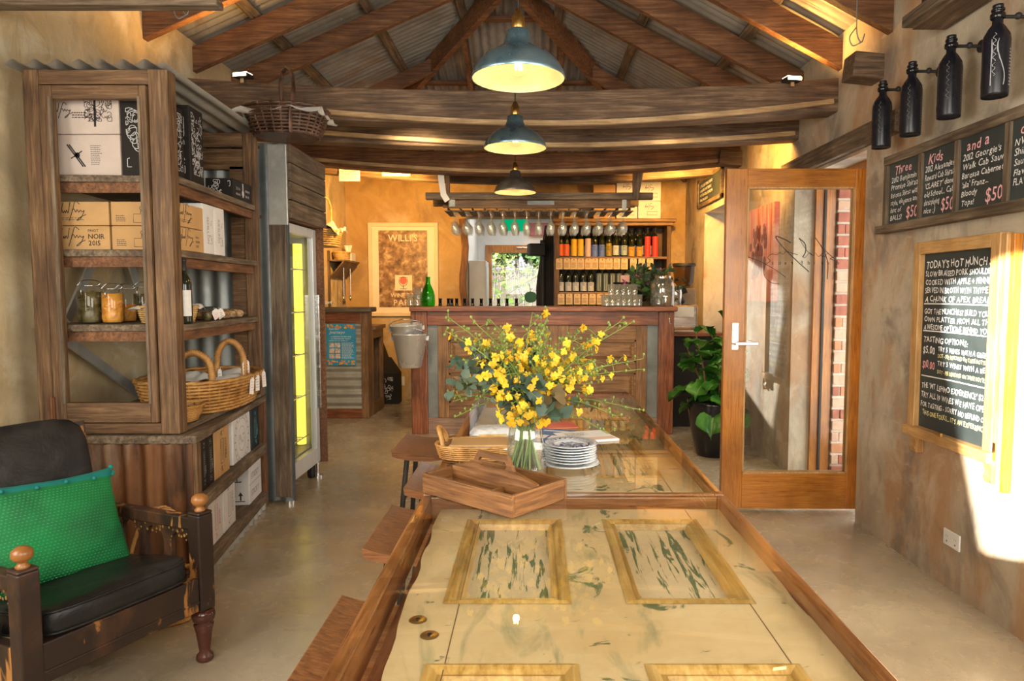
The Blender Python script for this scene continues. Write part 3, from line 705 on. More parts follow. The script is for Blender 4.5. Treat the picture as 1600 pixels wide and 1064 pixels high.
for ch, zx in zip('Franz', (580, 495, 440, 390, 330)):
    a, b = gp(zx, 690); wr_.text(mir, ch, .03, -a, b, .01)
wr_.build('lettering', INK, D)

# ---- back room: white walls, honey door with a view of the vines
MB().box(-1.0, -.9, YB+.3, 11, 0, 2.6).build('wall_back_room_left', WHITE_WALL, kind='structure')
MB().box(1.2, 1.3, YB+.3, 11, 0, 2.6).build('wall_back_room_right', WHITE_WALL, kind='structure')
MB().box(-1.0, 1.3, YB+.3, 11.1, 2.6, 2.7).build('ceiling_back_room', WHITE_WALL, kind='structure')
d2x0, d2x1 = atY(759, 400, 11).x, .28
zt = atY(790, 383, 11).z
wall_boxes(MB(), 'y', 11, 11.1, -1.0, 1.3, 2.7, [(d2x0, d2x1, 0, zt)]).build('wall_back_room', WHITE_WALL, kind='structure')
d2 = MB(); gx0 = atY(768.5, 400, 11).x; gx1 = d2x1-.15; gz = atY(800, 395, 11).z
d2.box(d2x0, gx0, 10.96, 11.05, 0, zt).box(gx1, d2x1, 10.96, 11.05, 0, zt).box(gx0, gx1, 10.96, 11.05, gz, zt).box(gx0, gx1, 10.96, 11.05, 0, .25)
o = d2.build('door_2', OAK('z'), bevel=.004, kind='structure')
MB().box(gx0, gx1, 11.0, 11.01, .25, gz).build('door_glass', PANE, o)
MB().box(d2x0+.5, d2x1-.02, 10.93, 10.96, zt-.05, zt-.03).build('door_closer', STEEL, o)
# timber edge of the opening
og = MB(); g = random.Random(4)
pts = [(BX0-.02+.02*math.sin(i*1.3), YB-.02, i*.17) for i in range(14)]
og.beam(pts, .08, .06, (0, 1, 0)); og.build('trim_5', RAFT('z'), kind='structure', bevel=.01)
MB().box(BX0, BX1, YB-.03, YB+.02, BZ, BZ+.06).build('trim_6', RAFT('x'), kind='structure')

# ---- outside: a hillside of vines
def hill(u, v):
    x = -9+20*u; y = 11.3+44*v
    z = -.05+1.02*min(1, max(0, (y-12)/8))+ (max(0, y-20)*.062)
    return Vector((x, y, z+.05*noise.noise(Vector((x*.6, y*.6, 0)))))
MB().sheet(hill, 40, 60).build('ground_vineyard', patchy('vineyard_soil', ((.12, .09, .058), (.18, .14, .095)), [((.07, .13, .02), .9, .5, .58, .9, 2, (2.2, .5, 1)), ((.26, .22, .17), 3, .55, .7, .5, 3, (1, 1, 1))]), kind='structure')
MB().box(XR+.46, 12, 1, 9, -.1, -.01).build('ground_courtyard', mat('courtyard_gravel', ((.3, .27, .22), (.42, .38, .32)), nscale=30), kind='structure')
def hz_(x, y): return -.05+1.02*min(1, max(0, (y-12)/8))+max(0, y-20)*.062
g = random.Random(8)
GREY_VINE = mat('bare_vine', ((.05, .04, .032), (.11, .09, .075)), nscale=8)
VINE_LEAF = mat('vine_leaf', ((.06, .13, .015), (.14, .22, .04)), nscale=6, rough=(.5, .7))
for r_ in range(6):
    x0 = -6.3+r_*1.9
    tg = thing('vine_row', 'bare trellised vine row beyond the back door', 'vine row', (x0, 16, hz_(0, 16)), group='vine rows on the hill')
    mb = MB(); lf = MB()
    for i in range(26):
        y = 15+i*1.0; x = x0+(y-15)*.17; z = hz_(x, y); tx = x+g.uniform(-.05, .05)
        mb.tube([(x, y, z), (tx, y, z+.5), (x+g.uniform(-.1, .1), y+.1, z+.85)], [.022, .018, .008], 5)
        for k in range(4):
            mb.tube([(tx, y, z+.6), (tx+g.uniform(-.2, .2), y+g.uniform(-.5, .5), z+g.uniform(.7, 1.1))], .01, 4)
        if g.random() < .5:
            for k in range(7):
                c = Vector((tx+g.uniform(-.25, .25), y+g.uniform(-.4, .4), z+g.uniform(.05, .9))); a = g.uniform(0, 6); u = Vector((math.cos(a), math.sin(a), .4))*.1; v = Vector((-math.sin(a), math.cos(a), .6))*.09
                lf.add([c-u, c+v, c+u, c-v], [(0, 1, 2, 3)])
    for zz in (.55, .95): mb.tube([(x0, 15, hz_(0, 15)+zz)]+[(x0+(y-15)*.17, y, hz_(0, y)+zz) for y in (20, 30, 40)], .008, 4)
    mb.build('vine_trunk', GREY_VINE, tg, at=tg.location); lf.build('vine_leaf_growth', VINE_LEAF, tg, at=tg.location)
def tree(x, y, h, r, m, label, sd):
    t = thing('tree', label, 'tree', (x, y, hz_(x, y)), group='trees at the top of the vineyard')
    g = random.Random(sd); MB().tube([(0, 0, -.2), (.05, 0, h*.6)], [.16, .08], 7).build('trunk', STICK, t)
    mb = MB()
    for i in range(420):
        d = Vector((g.gauss(0, 1), g.gauss(0, 1), g.gauss(0, 1))).normalized()*r*g.uniform(.5, 1)
        c = Vector((d.x, d.y, h*.62+d.z*h*.42/r)); a = Vector((g.gauss(0, 1), g.gauss(0, 1), g.gauss(0, 1))).normalized()*.24; b = a.orthogonal().normalized()*.15
        mb.add([c-a, c+b, c+a, c-b], [(0, 1, 2, 3)])
    mb.build('foliage', m, t)
TREE1 = mat('tree_leaf', ((.018, .05, .012), (.06, .12, .025)), nscale=2, rough=(.6, .8))
TREE2 = mat('tree_leaf_pale', ((.06, .11, .02), (.15, .2, .05)), nscale=2, rough=(.6, .8))
for i, (x, y, h, r, m) in enumerate([(-6.1+2.1*k, 41.5+(k % 2), (2.6, 2.2, 2.9, 2.4, 2.7)[k % 5], .98, (TREE2, TREE1)[k % 2]) for k in range(5)]+[(-7.0+2.9*k, 47, (4.6, 4.0, 5.0, 4.3)[k % 4], 1.35, (TREE1, TREE2)[k % 3 == 1]) for k in range(4)]):
    tree(x, y, h, r, m, 'leafy tree on the vineyard hill beyond the back door', i)
# things in the back room
ex = thing('exit_sign', 'green exit sign above the back room door', 'sign', (atY(804, 352, 10.99).x, 10.96, atY(804, 360, 10.96).z))
MB().box(-.2, .2, 0, .04, 0, .17).build('sign_box', glow('exit_green', (.0, .42, .17), .55), ex, bevel=.004)

# ------------------------------------------------------------------ left side: cabinet, shelf base, fridge, armchair
def corr_panel(mb, x0, x1, y, z0, z1, pitch=.076, amp=.009, axis='v', nu=None):
    """A corrugated sheet facing -Y, ridges upright (v) or level (h)."""
    if axis == 'v':
        n = nu or max(8, int((x1-x0)/pitch*10))
        mb.sheet(lambda u, v: Vector((x0+(x1-x0)*u, y+amp*math.sin(2*PI*(x1-x0)*u/pitch), z0+(z1-z0)*v)), n, 1)
    else:
        n = nu or max(8, int((z1-z0)/pitch*10))
        mb.sheet(lambda u, v: Vector((x0+(x1-x0)*u, y+amp*math.sin(2*PI*(z1-z0)*v/pitch), z0+(z1-z0)*v)), 1, n)
    return mb
FLc, FRc, BRc, BLc = (-2.19, 2.95), (-1.55, 2.95), (-1.63, 4.09), (-2.27, 4.09)
def Z3(py, y=2.95, px=160): return atY(px, py, y).z
def X3(px, y=2.95, py=400): return atY(px, py, y).x
CT = thing('display_cabinet', 'tall aged timber display cabinet with open sides and a corrugated iron top', 'cabinet', (-1.9, 3.5, .69))
ca = CT.location
ztop, zbot = Z3(108), .695
y0 = 2.95
# posts and rails of the front
f = MB()
f.box(X3(48), X3(72), y0, y0+.06, zbot, ztop).box(X3(241), FRc[0], y0, y0+.07, zbot, ztop)
f.build('post', PINE('z'), CT, at=ca, bevel=.004)
f = MB().box(X3(72), X3(241), y0+.005, y0+.055, Z3(131), ztop).box(X3(72), X3(241), y0+.005, y0+.055, zbot, Z3(662))
f.build('front_rail', PINE('x'), CT, at=ca, bevel=.003)
# the glazed-type door frame set in the front
dr = MB().box(X3(75), X3(95), y0-.012, y0+.02, Z3(660), Z3(134)).box(X3(228), X3(239.5), y0-.012, y0+.02, Z3(660), Z3(134))
d_ = dr.build('door', PINE('z'), CT, at=ca, bevel=.004)
MB().box(X3(95), X3(228), y0-.011, y0+.02, Z3(155), Z3(134)).box(X3(95), X3(228), y0-.011, y0+.02, Z3(660), Z3(629)).build('door_rail', PINE('x'), d_, at=ca, bevel=.004)
MB().box(X3(90), X3(96), y0-.018, y0-.01, Z3(630), Z3(152)).box(X3(227), X3(231), y0-.018, y0-.01, Z3(630), Z3(152)).build('door_bead', GREYWOOD('z'), d_, at=ca)
MB().box(X3(73), X3(79), y0-.02, y0-.008, Z3(655), Z3(620)).cyl((X3(74), y0-.02, Z3(655)), (X3(74), y0-.02, Z3(618)), .006).build('hinge', RUST, d_, at=ca)
# far end frame
f = MB().box(-1.705, -1.63, 4.05, 4.09, zbot, ztop-.01).box(-2.27, -2.2, 4.05, 4.09, zbot, ztop-.01)
f.build('rear_post', PINE('z'), CT, at=ca, bevel=.004)
f = MB().box(-2.2, -1.705, 4.055, 4.085, ztop-.09, ztop-.01).box(-2.2, -1.705, 4.06, 4.08, ztop-.22, ztop-.1).box(-1.79, -1.705, 4.06, 4.08, zbot, ztop-.2)
f.build('rear_rail', PINE('x'), CT, at=ca, bevel=.003)
corr_panel(MB(), -2.26, -1.64, 4.1, zbot, ztop-.12, .1, .012).build('iron_end_panel', GALV_DARK, CT, at=ca)
SH = [Z3(270), Z3(389), Z3(508)]
def shelf_poly(e=0.0): return [(FLc[0]+.03, FLc[1]+.03), (FRc[0]-.005, FRc[1]+.072), (BRc[0]-.006, BRc[1]-.045), (BLc[0]+.012, BLc[1]-.045)]
for z in SH:
    MB().prism(shelf_poly(), z-.03, z).build('shelf', GREYWOOD('y'), CT, at=ca, bevel=.003)
    c = MB(); c.hexa([(-1.6, 3.03, z-.075), (-1.575, 3.03, z-.075), (-1.655, 4.04, z-.075), (-1.68, 4.04, z-.075), (-1.6, 3.03, z-.031), (-1.575, 3.03, z-.031), (-1.655, 4.04, z-.031), (-1.68, 4.04, z-.031)])
    c.box(-2.1, -1.65, 3.01, 3.03, z-.075, z-.031)
    c.build('shelf_cleat', RAFT('y'), CT, at=ca)
MB().prism([(-2.16, 3.02), (-1.56, 3.02), (-1.63, 4.04), (-2.25, 4.04)], zbot-.0, zbot+.02).build('floor_board', GREYWOOD('y'), CT, at=ca)
def rf(u, v):
    p = mix(Vector((-2.2, 2.9, 0)), Vector((-1.54, 2.9, 0)), u) if v < .5 else mix(Vector((-2.28, 4.15, 0)), Vector((-1.615, 4.15, 0)), u)
    return Vector((p.x, p.y, ztop+.014+.011*math.sin(2*PI*u*7.2-1)))
MB().sheet(rf, 90, 1).build('corrugated_top', GALV, CT, at=ca)
# galvanised braces on the wall side
br = MB()
for (a, b) in (((103, 530), (232, 625)), ((200, 400), (215, 445)), ((147, 405), (105, 500)), ((245, 517), (300, 560))):
    A = atX(a[0], a[1], -2.24); B = atX(b[0], b[1], -2.24); br.beam([A, B], .012, .05, (0, (B-A).z, -(B-A).y))
br.build('metal_brace', GALV, CT, at=ca)

# shelf base under the cabinet
def face_y(px): k = (px-835)/F; return -1.062/(k+.139)
def face_x(y): return -1.47-.139*(y-2.93)
SB = thing('low_shelf_unit', 'low open shelf unit clad in rusty corrugated iron below the display cabinet', 'shelf', (-1.85, 3.5, 0)); sa = SB.location
pl = [(-2.19, 2.93), (-1.47, 2.93), (-1.64, 4.15), (-2.27, 4.15)]
MB().prism(pl, .655, .69).build('top_board', GREYWOOD('y'), SB, at=sa, bevel=.003)
for z in (.4, .1):
    MB().prism([(-2.1, 2.99), (-1.495, 2.99), (-1.655, 4.1), (-2.25, 4.1)], z-.035, z).build('shelf', GREYWOOD('y'), SB, at=sa, bevel=.003)
    q = MB(); q.hexa([(-1.5, 2.96, z-.06), (-1.474, 2.96, z-.06), (-1.637, 4.12, z-.06), (-1.665, 4.12, z-.06), (-1.5, 2.96, z-.001), (-1.474, 2.96, z-.001), (-1.637, 4.12, z-.001), (-1.665, 4.12, z-.001)])
    q.build('shelf_edge', GREYWOOD('y'), SB, at=sa, bevel=.004)
MB().box(-1.51, -1.472, 2.935, 2.975, 0, .655).build('post', PINE('z'), SB, at=sa, bevel=.003)
MB().box(-1.68, -1.642, 4.1, 4.145, 0, .655).build('post', RAFT('z'), SB, at=sa, bevel=.003)
corr_panel(MB(), -2.19, -1.49, 2.937, .02, .655, .088, .018).build('rusty_front_panel', RUST, SB, at=sa)
sk = MB(); sk.sheet(lambda u, v: Vector((face_x(2.94+1.19*u)-.012+.011*math.sin(2*PI*u*13), 2.94+1.19*u, .002+.095*v)), 130, 1)
sk.build('corrugated_skirt', GALV, SB, at=sa)
MB().box(-2.2, -1.7, 4.12, 4.14, 0, .65).build('end_board', GREYWOOD('z'), SB, at=sa)

# ---- cartons
def carton(label, loc, size, rz, m, prints, group=None, name='carton', seam=True):
    """prints: (face, fn) where fn(mb, P, w, h) draws on face F (-y), R (+x) or T (top)."""
    sx, sy, sz = size
    b = MB().box(-sx/2, sx/2, -sy/2, sy/2, 0, sz)
    o = b.build(name, m, bevel=.004); o.location = Vector(loc)+Vector((0, 0, .0015)); o.rotation_euler = (0, 0, rz)
    tag(o, label, 'box', group)
    for face, fn, im in prints:
        P = plane((-sx/2, -sy/2, 0), (1, 0, 0), (0, 0, 1)) if face == 'F' else plane((sx/2, -sy/2, 0), (0, 1, 0), (0, 0, 1)) if face == 'R' else plane((-sx/2, -sy/2, sz), (1, 0, 0), (0, 1, 0))
        w_, h_ = (sx, sz) if face == 'F' else (sy, sz) if face == 'R' else (sx, sy)
        q = MB(); fn(q, P, w_, h_); q.build('print', im, o)
    if seam:
        t = MB(); P = plane((0, 0, 0), (1, 0, 0), (0, 1, 0))
        t.box(-sx/2+.01, sx/2-.01, -.02, .02, sz, sz+.0012); t.build('packing_tape', mat('packing_tape', ((.5, .4, .25), (.6, .5, .32)), rough=(.2, .3), bump=0), o)
    return o
def pr_sig(txts=(), seed=1, y=.58, s=.6):
    def fn(q, P, w_, h_):
        signature(q, P, w_*.15, h_*y, w_*s, w_*.012)
        for i, (t, k, x, yy) in enumerate(txts): q.text(P, t, k*h_, x*w_, yy*h_, maxw=w_*.5)
    return fn
def pr_curls(seed, x0=.12, x1=.88, y0=.12, y1=.92, n=46, wd=.003):
    def fn(q, P, w_, h_): scribble(q, P, w_*x0, w_*x1, h_*y0, h_*y1, n, wd, seed)
    return fn
def pr_band(seed, title=None):
    """A long upright panel with rosettes, as printed on wine cartons laid on their side."""
    def fn(q, P, w_, h_):
        q.stroke(P, [(w_*.4, h_*.25), (w_*.6, h_*.25), (w_*.6, h_*.75), (w_*.4, h_*.75), (w_*.4, h_*.25)], w_*.02)
        for yy in (.14, .86): scribble(q, P, w_*.38, w_*.62, h_*(yy-.05), h_*(yy+.05), 9, w_*.012, seed)
        lines(q, P, w_*.45, w_*.55, h_*.3, h_*.7, 9, h_*.008, seed)
        if title:
            P2 = P @ Matrix.Translation((w_*.8, h_*.3, 0)) @ Matrix.Rotation(PI/2, 4, 'Z'); q.text(P2, title, w_*.16, 0, 0, maxw=h_*.45)
    return fn
S1, S2, S3 = SH
g = random.Random(1)
def pr_plane(q, P, w_, h_):
    q.text(P @ Matrix.Translation((w_*.06, h_*.78, 0)) @ Matrix.Rotation(-PI/2, 4, 'Z'), 'AUDREY', .02, 0, 0)
    for k in (-.03, .0): q.stroke(P, [(w_*(.28+k), h_*(.76)), (w_*(.5+k), h_*.22)], .006)
    q.stroke(P, [(w_*.3, h_*.42), (w_*.46, h_*.6)], .005); q.disc2(P, w_*.39, h_*.5, .012)
    lines(q, P, w_*.58, w_*.74, h_*.25, h_*.75, 11, .0025, 3)
def pr_vine(q, P, w_, h_):
    signature(q, P, w_*.04, h_*.6, w_*.3, .003); lines(q, P, w_*.34, w_*.56, h_*.42, h_*.62, 3, .004, 4)
    scribble(q, P, w_*.52, w_*.9, h_*.35, h_*.98, 40, .0025, 7); q.stroke(P, [(w_*.66, h_*.2), (w_*.665, h_*.95)], .01)
carton('pale carton printed with a small biplane, under another pale carton', (-1.965, 3.175, S1), (.31, .28, .178), 0, CARTON_PINK, [('F', pr_plane, INK)])
carton('pale carton printed with a vine, on top of the biplane carton', (-1.965, 3.175, S1+.1805), (.31, .28, .155), 0, CARTON_PINK, [('F', pr_vine, INK)])
carton('black carton with silver scrollwork beside the two pale cartons', (-1.703, 3.105, S1), (.2, .145, .32), 0, CARTON_BLACK, [('F', pr_curls(3), SILVER_INK), ('R', pr_curls(5), SILVER_INK)], seam=False)
carton('tall black carton with silver scrollwork behind the first black one', (-1.7, 3.27, S1), (.215, .15, .35), R(4), CARTON_BLACK, [('F', pr_curls(8), SILVER_INK), ('R', pr_curls(9, n=60), SILVER_INK)], seam=False)
def pr_bot(q, P, w_, h_):
    q.text(P, '2 0 1 4', h_*.2, w_*.12, h_*.5); q.stroke(P, [(w_*.5, h_*.2), (w_*.5, h_*.9)], w_*.05); q.disc2(P, w_*.5, h_*.4, h_*.16)
    q.text(P, 'RESERVE', h_*.16, w_*.62, h_*.52, maxw=w_*.3); q.text(P, 'SHIRAZ', h_*.16, w_*.62, h_*.25, maxw=w_*.3); q.text(P, 'RIESLING', h_*.14, w_*.12, h_*.25, maxw=w_*.3)
carton('flat black carton with silver bottle print at the cabinet end', (-1.715, 3.885, S1), (.15, .27, .11), R(3), CARTON_BLACK, [('R', pr_bot, SILVER_INK), ('F', pr_curls(4, n=14), SILVER_INK)], seam=False)
# kraft cartons
def pr_noir(q, P, w_, h_):
    signature(q, P, w_*.05, h_*.45, w_*.5, .003); q.text(P, 'PINOT', .016, w_*.6, h_*.75); q.text(P, 'NOIR', .03, w_*.6, h_*.46, .01); q.text(P, '2015', .03, w_*.6, h_*.18, .01)
def pr_k(q, P, w_, h_):
    signature(q, P, w_*.08, h_*.5, w_*.5, .003); lines(q, P, w_*.08, w_*.6, h_*.2, h_*.35, 2, .002, 6)
def pr_k2(q, P, w_, h_):
    signature(q, P, w_*.45, h_*.62, w_*.4, .0025); lines(q, P, w_*.08, w_*.25, h_*.15, h_*.45, 4, .003, 2); q.stroke(P, [(w_*.35, h_*.12), (w_*.9, h_*.12), (w_*.9, h_*.48), (w_*.35, h_*.48), (w_*.35, h_*.12)], .002)
def pr_kr(q, P, w_, h_):
    signature(q, P, w_*.15, h_*.5, w_*.45, .0025); q.text(P, 'PINOT', .012, w_*.68, h_*.6); q.text(P, 'NOIR', .016, w_*.68, h_*.4); q.text(P, '2015', .016, w_*.68, h_*.2)
KZ = .104
carton('lower kraft carton marked NOIR 2015 behind the cabinet door', (-1.985, 3.15, S2), (.235, .25, KZ), 0, CARTON_KRAFT, [('F', pr_noir, INK)])
carton('upper kraft carton with a signature, stacked on the NOIR 2015 carton', (-1.985, 3.15, S2+KZ+.002), (.235, .25, KZ), 0, CARTON_KRAFT, [('F', pr_k, INK)])
carton('lower kraft carton next to the white cartons', (-1.716, 3.15, S2), (.285, .25, KZ), 0, CARTON_KRAFT, [('F', pr_k2, INK), ('R', pr_kr, INK)])
carton('upper kraft carton next to the white cartons', (-1.716, 3.15, S2+KZ+.002), (.285, .25, KZ), 0, CARTON_KRAFT, [('F', pr_k2, INK), ('R', pr_k, INK)])
def pr_w(t):
    def fn(q, P, w_, h_):
        M2 = P @ Matrix.Translation((w_*.35, h_*.75, 0)) @ Matrix.Rotation(-PI/2, 4, 'Z'); q.text(M2, t, w_*.24, 0, 0, maxw=h_*.55); scribble(q, P, w_*.55, w_*.8, h_*.2, h_*.75, 14, .002, 5)
    return fn
carton('white upright carton touching the kraft cartons', (-1.725, 3.345, S2), (.28, .125, .238), R(3), CARTON_WHITE, [('R', pr_w('SEMILLON'), INK_GREY)])
carton('white upright carton at the end of the kraft shelf row', (-1.733, 3.477, S2), (.28, .125, .238), R(3), CARTON_WHITE, [('R', pr_w('RIESLING'), INK_GREY)])

# ---- preserving jars, baskets, packets on the third shelf
def jar(label, x, y, z, r, h, fill, m):
    t = thing('preserving_jar', label, 'jar', (x, y, z), group='clip-top preserving jars')
    MB().lathe([(.001, .002), (r*.92, .002), (r, .012), (r, h*.82), (r*.86, h*.9), (r*.86, h*.93)], 24).build('jar_glass', CLEAR, t)
    q = MB(); gg = random.Random(int(x*1000))
    q.lathe([(.001, .006), (r*.88, .006), (r*.94, .02), (r*.94, h*fill), (.001, h*fill)], 20)
    for i in range(16):
        a = gg.uniform(0, 6.28); q.sphere((r*.7*math.cos(a), r*.7*math.sin(a), gg.uniform(.02, h*fill)), r*.3, 8, 6)
    q.build('contents', m, t)
    MB().lathe([(.001, h), (r*.8, h), (r*.9, h*.97), (r*.9, h*.935), (.001, h*.93)], 24).build('lid', CLEAR, t)
    wq = MB(); wq.tube([(r*.9*math.cos(a), r*.9*math.sin(a), h*.925) for a in [2*PI*i/20 for i in range(20)]], .0025, 6, True)
    wq.tube(curve([(r*.95, -.01, h*.93), (r*1.1, -.005, h*1.0), (r*.5, 0, h*1.06), (-r*.5, 0, h*1.06), (-r*.95, -.01, h*.93)], 4), .0022, 5)
    wq.tube(curve([(0, -r*.92, h*.93), (0, -r*1.15, h*.8), (0, -r*1.05, h*.7)], 4), .0025, 5)
    wq.build('wire_clip', STEEL, t)
OLIVE = mat('olives', ((.03, .025, .01), (.12, .09, .03), (.22, .2, .1)), nscale=22, rough=(.2, .4))
APRIC = mat('apricots', ((.5, .16, .02), (.72, .3, .04), (.8, .45, .1)), nscale=22, rough=(.2, .4))
jar('clip-top jar of dark preserved olives, first in the row', -2.03, 3.12, S3, .05, .185, .78, OLIVE)
jar('clip-top jar filled with orange fruit beside the olives', -1.925, 3.12, S3, .046, .17, .8, APRIC)
jar('clip-top jar half filled with orange fruit, third in the row', -1.955, 3.27, S3, .046, .17, .5, APRIC)
jar('clip-top jar of pale fruit behind the cloth-lined basket', -1.945, 3.4, S3, .046, .18, .75, OLIVE)
jar('clip-top jar of orange fruit at the back of the row', -1.94, 3.53, S3, .046, .18, .7, APRIC)

def basket(name, label, loc, rx, ry, h, m, rows=9, flare=1.15, rz=0, r=None, sq=2.6, group=None, stake=28, rim=1):
    """Woven basket of level weavers over upright stakes, super-elliptic plan."""
    t = thing(name, label, 'basket', loc, rz, group)
    def P(a, z, off=0):
        k = 1/flare+(1-1/flare)*min(1, z/h)**.8; c, s = math.cos(a), math.sin(a)
        q = (abs(c)**sq+abs(s)**sq)**(-1/sq)
        return Vector(((rx*k*q+off)*c, (ry*k*q+off)*s, z))
    r = r or h/rows*.52; n = stake*2; q = MB()
    for i in range(rows):
        z = r+i*(h-r)/rows
        q.tube([P(2*PI*j/n, z, (.35*r)*(1 if (j+i) % 2 else -1)) for j in range(n)], r, 5, True, flat=.8)
    for j in range(stake):
        a = 2*PI*j/stake; q.tube([P(a, z, 0) for z in (0.002, h*.5, h)], r*.6, 5)
    q.prism([tuple(P(2*PI*j/24, 0).xy) for j in range(24)], 0.001, .008)
    q.build('weave', m, t)
    if rim:
        e = MB()
        for ph in (0, PI):
            e.tube([P(2*PI*j/72, h+.3*r*math.sin(12*2*PI*j/72+ph), .8*r*math.cos(12*2*PI*j/72+ph)) for j in range(72)], r*.9, 6, True)
        e.build('rim', m, t)
    return t, P
def cloth(name, m, parent, rx, ry, z, amp, sd, drop=0, n=16):
    g = random.Random(sd); ox = g.uniform(0, 99)
    def fn(u, v):
        a, b = 2*u-1, 2*v-1; rr = max(abs(a), abs(b))
        return Vector((rx*a, ry*b, z+amp*noise.noise(Vector((a*2.3+ox, b*2.3, 0)))*2-drop*max(0, rr-.75)*4))
    return MB().sheet(fn, n, n).build(name, m, parent)
bk, P_ = basket('bread_basket', 'small straw basket lined with white paper beside the jars', (-1.715, 3.2, S3), .115, .12, .075, STRAW, 7, 1.2)
cloth('paper_lining', PAPER, bk, .115, .13, .085, .014, 3, .02)
BOT = {}
def bottle_prof(r, h): return [(.001, .004), (r*.8, .004), (r*.98, 0), (r, .012), (r, h*.6), (r*.9, h*.67), (r*.5, h*.76), (r*.37, h*.82), (r*.36, h*.96), (r*.42, h*.965), (r*.42, h*.99), (.001, h)]
def bottle(label, loc, m=None, lab=None, lz=(.12, .5), cap=None, r=.037, h=.3, group=None, extra=None, name='wine_bottle', rz=0):
    o = MB().lathe(bottle_prof(r, h), 16).build(name, m or BOTTLE); o.location = Vector(loc)+Vector((0, 0, .001)); o.rotation_euler = (0, 0, rz); tag(o, label, 'bottle', group)
    if lab: MB().lathe([(r*1.012, h*lz[0]), (r*1.012, h*lz[1])], 16, None, -PI*.96, -PI*.04).build('label', lab, o)
    if cap: MB().lathe([(r*.39, h*.82), (r*.39, h*.955), (r*.45, h*.96), (r*.45, h*1.002), (.001, h*1.003)], 12).build('capsule', cap, o)
    if extra:
        q = MB(); extra(q, r, h); q.build('label_print', INK, o)
    return o
WL = mat('white_label', ((.6, .59, .57), (.74, .73, .7)), nscale=30, bump=0)
bottle('dark bottle with a white label beside the straw basket, behind the cabinet post', (-1.575, 3.075, S3), None, WL, (.12, .52), BLACK, .034, .29)
def swing_tag(parent, p, ln, wd, ang, seed, txt=None, face=(1, -.35)):
    """A paper tag hanging from p; card faces +x-ish."""
    n = Vector((face[0], face[1], 0)).normalized(); u = Vector((-n.y, n.x, 0)); u = -u if u.dot(Vector((0, 1, 0))) < 0 else u
    dn = (Vector((0, 0, -1))*math.cos(ang)+u*math.sin(ang)).normalized(); sd = n.cross(dn); p = Vector(p)
    q = MB(); a, b = p+dn*.012, p+dn*ln; k = sd*(wd/2); k2 = sd*(wd*.3)
    q.add([a-k2, a+k2, a+k+dn*.012, b+k, b-k, a-k+dn*.012], [(0, 1, 2, 3, 4, 5)]); q.add([v-n*.0015 for v in (a-k2, a+k2, a+k+dn*.012, b+k, b-k, a-k+dn*.012)], [(5, 4, 3, 2, 1, 0)])
    o = q.build('paper_tag', PAPER, parent, at=parent.location)
    P = plane(b-k*.8*(1 if sd.dot(u) > 0 else -1)+n*.0005, u, -dn if abs(dn.z) < .999 else (0, 0, 1))
    l = MB(); lines(l, P, wd*.05, wd*.75, ln*.12, ln*.7, 4, .002, seed)
    if txt: l.text(P, txt, .018, wd*.08, ln*.1)
    l.build('tag_writing', INK_RED if seed % 2 else INK, o, at=parent.location)
    s = MB(); s.tube(curve([p+n*.004, p+n*.006+Vector((0, 0, -.006)), a], 3), .001, 4); s.build('string', PAPER, o, at=parent.location)
# two little spice jars with tags, packets of snacks
for i, (y, lab) in enumerate(((3.40, 'little dark spice jar with a paper tag by the straw basket'), (3.475, 'second little spice jar with a paper tag, next to the packets'))):
    t = thing('spice_jar', lab, 'jar', (-1.63-.012*i, y, S3)); MB().lathe([(.001, .001), (.022, .001), (.023, .05), (.016, .058)], 14).build('jar_body', CLEAR, t)
    MB().lathe([(.001, .004), (.02, .004), (.02, .045), (.001, .045)], 14).build('contents', OLIVE, t)
    MB().lathe([(.02, .056), (.02, .07), (.001, .071)], 14).build('lid', BLACK, t); swing_tag(t, t.location+Vector((.028, .01, .066)), .06, .045, .5, i+3)
def packet(label, loc, sx, sy, sz, m, rz, sd, group):
    g = random.Random(sd)
    def fn(s):
        def h(u, v):
            a, b = 2*u-1, 2*v-1; t = max(0, (1-a**4)*(1-b**4))**.6
            return Vector((sx/2*a*(1-.1*abs(b)), sy/2*b, sz/2+s*sz/2*t+.004*noise.noise(Vector((a*4+sd, b*4, s)))))
        return h
    q = MB().sheet(fn(1), 14, 14).sheet(fn(-1), 14, 14); o = q.build('snack_packet', m); o.location = loc; o.rotation_euler = (0, 0, rz); tag(o, label, 'packet', group)
    b = MB(); b.box(-sx*.3, sx*.3, -sy*.5, -sy*.42, sz*.42, sz*.6); b.build('twist_tie', STRAW, o)
    return o
NUT = mat('cellophane_nuts', ((.16, .08, .03), (.38, .22, .1), (.6, .48, .34)), nscale=30, rough=(.15, .35), detail=4)
for i, (y, dz) in enumerate(((3.56, 0), (3.665, 0), (3.77, 0), (3.875, 0))):
    packet(('clear packet of nuts next to the spice jars', 'second clear packet of nuts from the spice jars', 'third clear packet of nuts from the spice jars', 'last clear packet of nuts at the cabinet end')[i], (-1.7-.007*i, y, S3), .14, .1, .05, NUT, .2*i, i+1, 'packets of nuts')
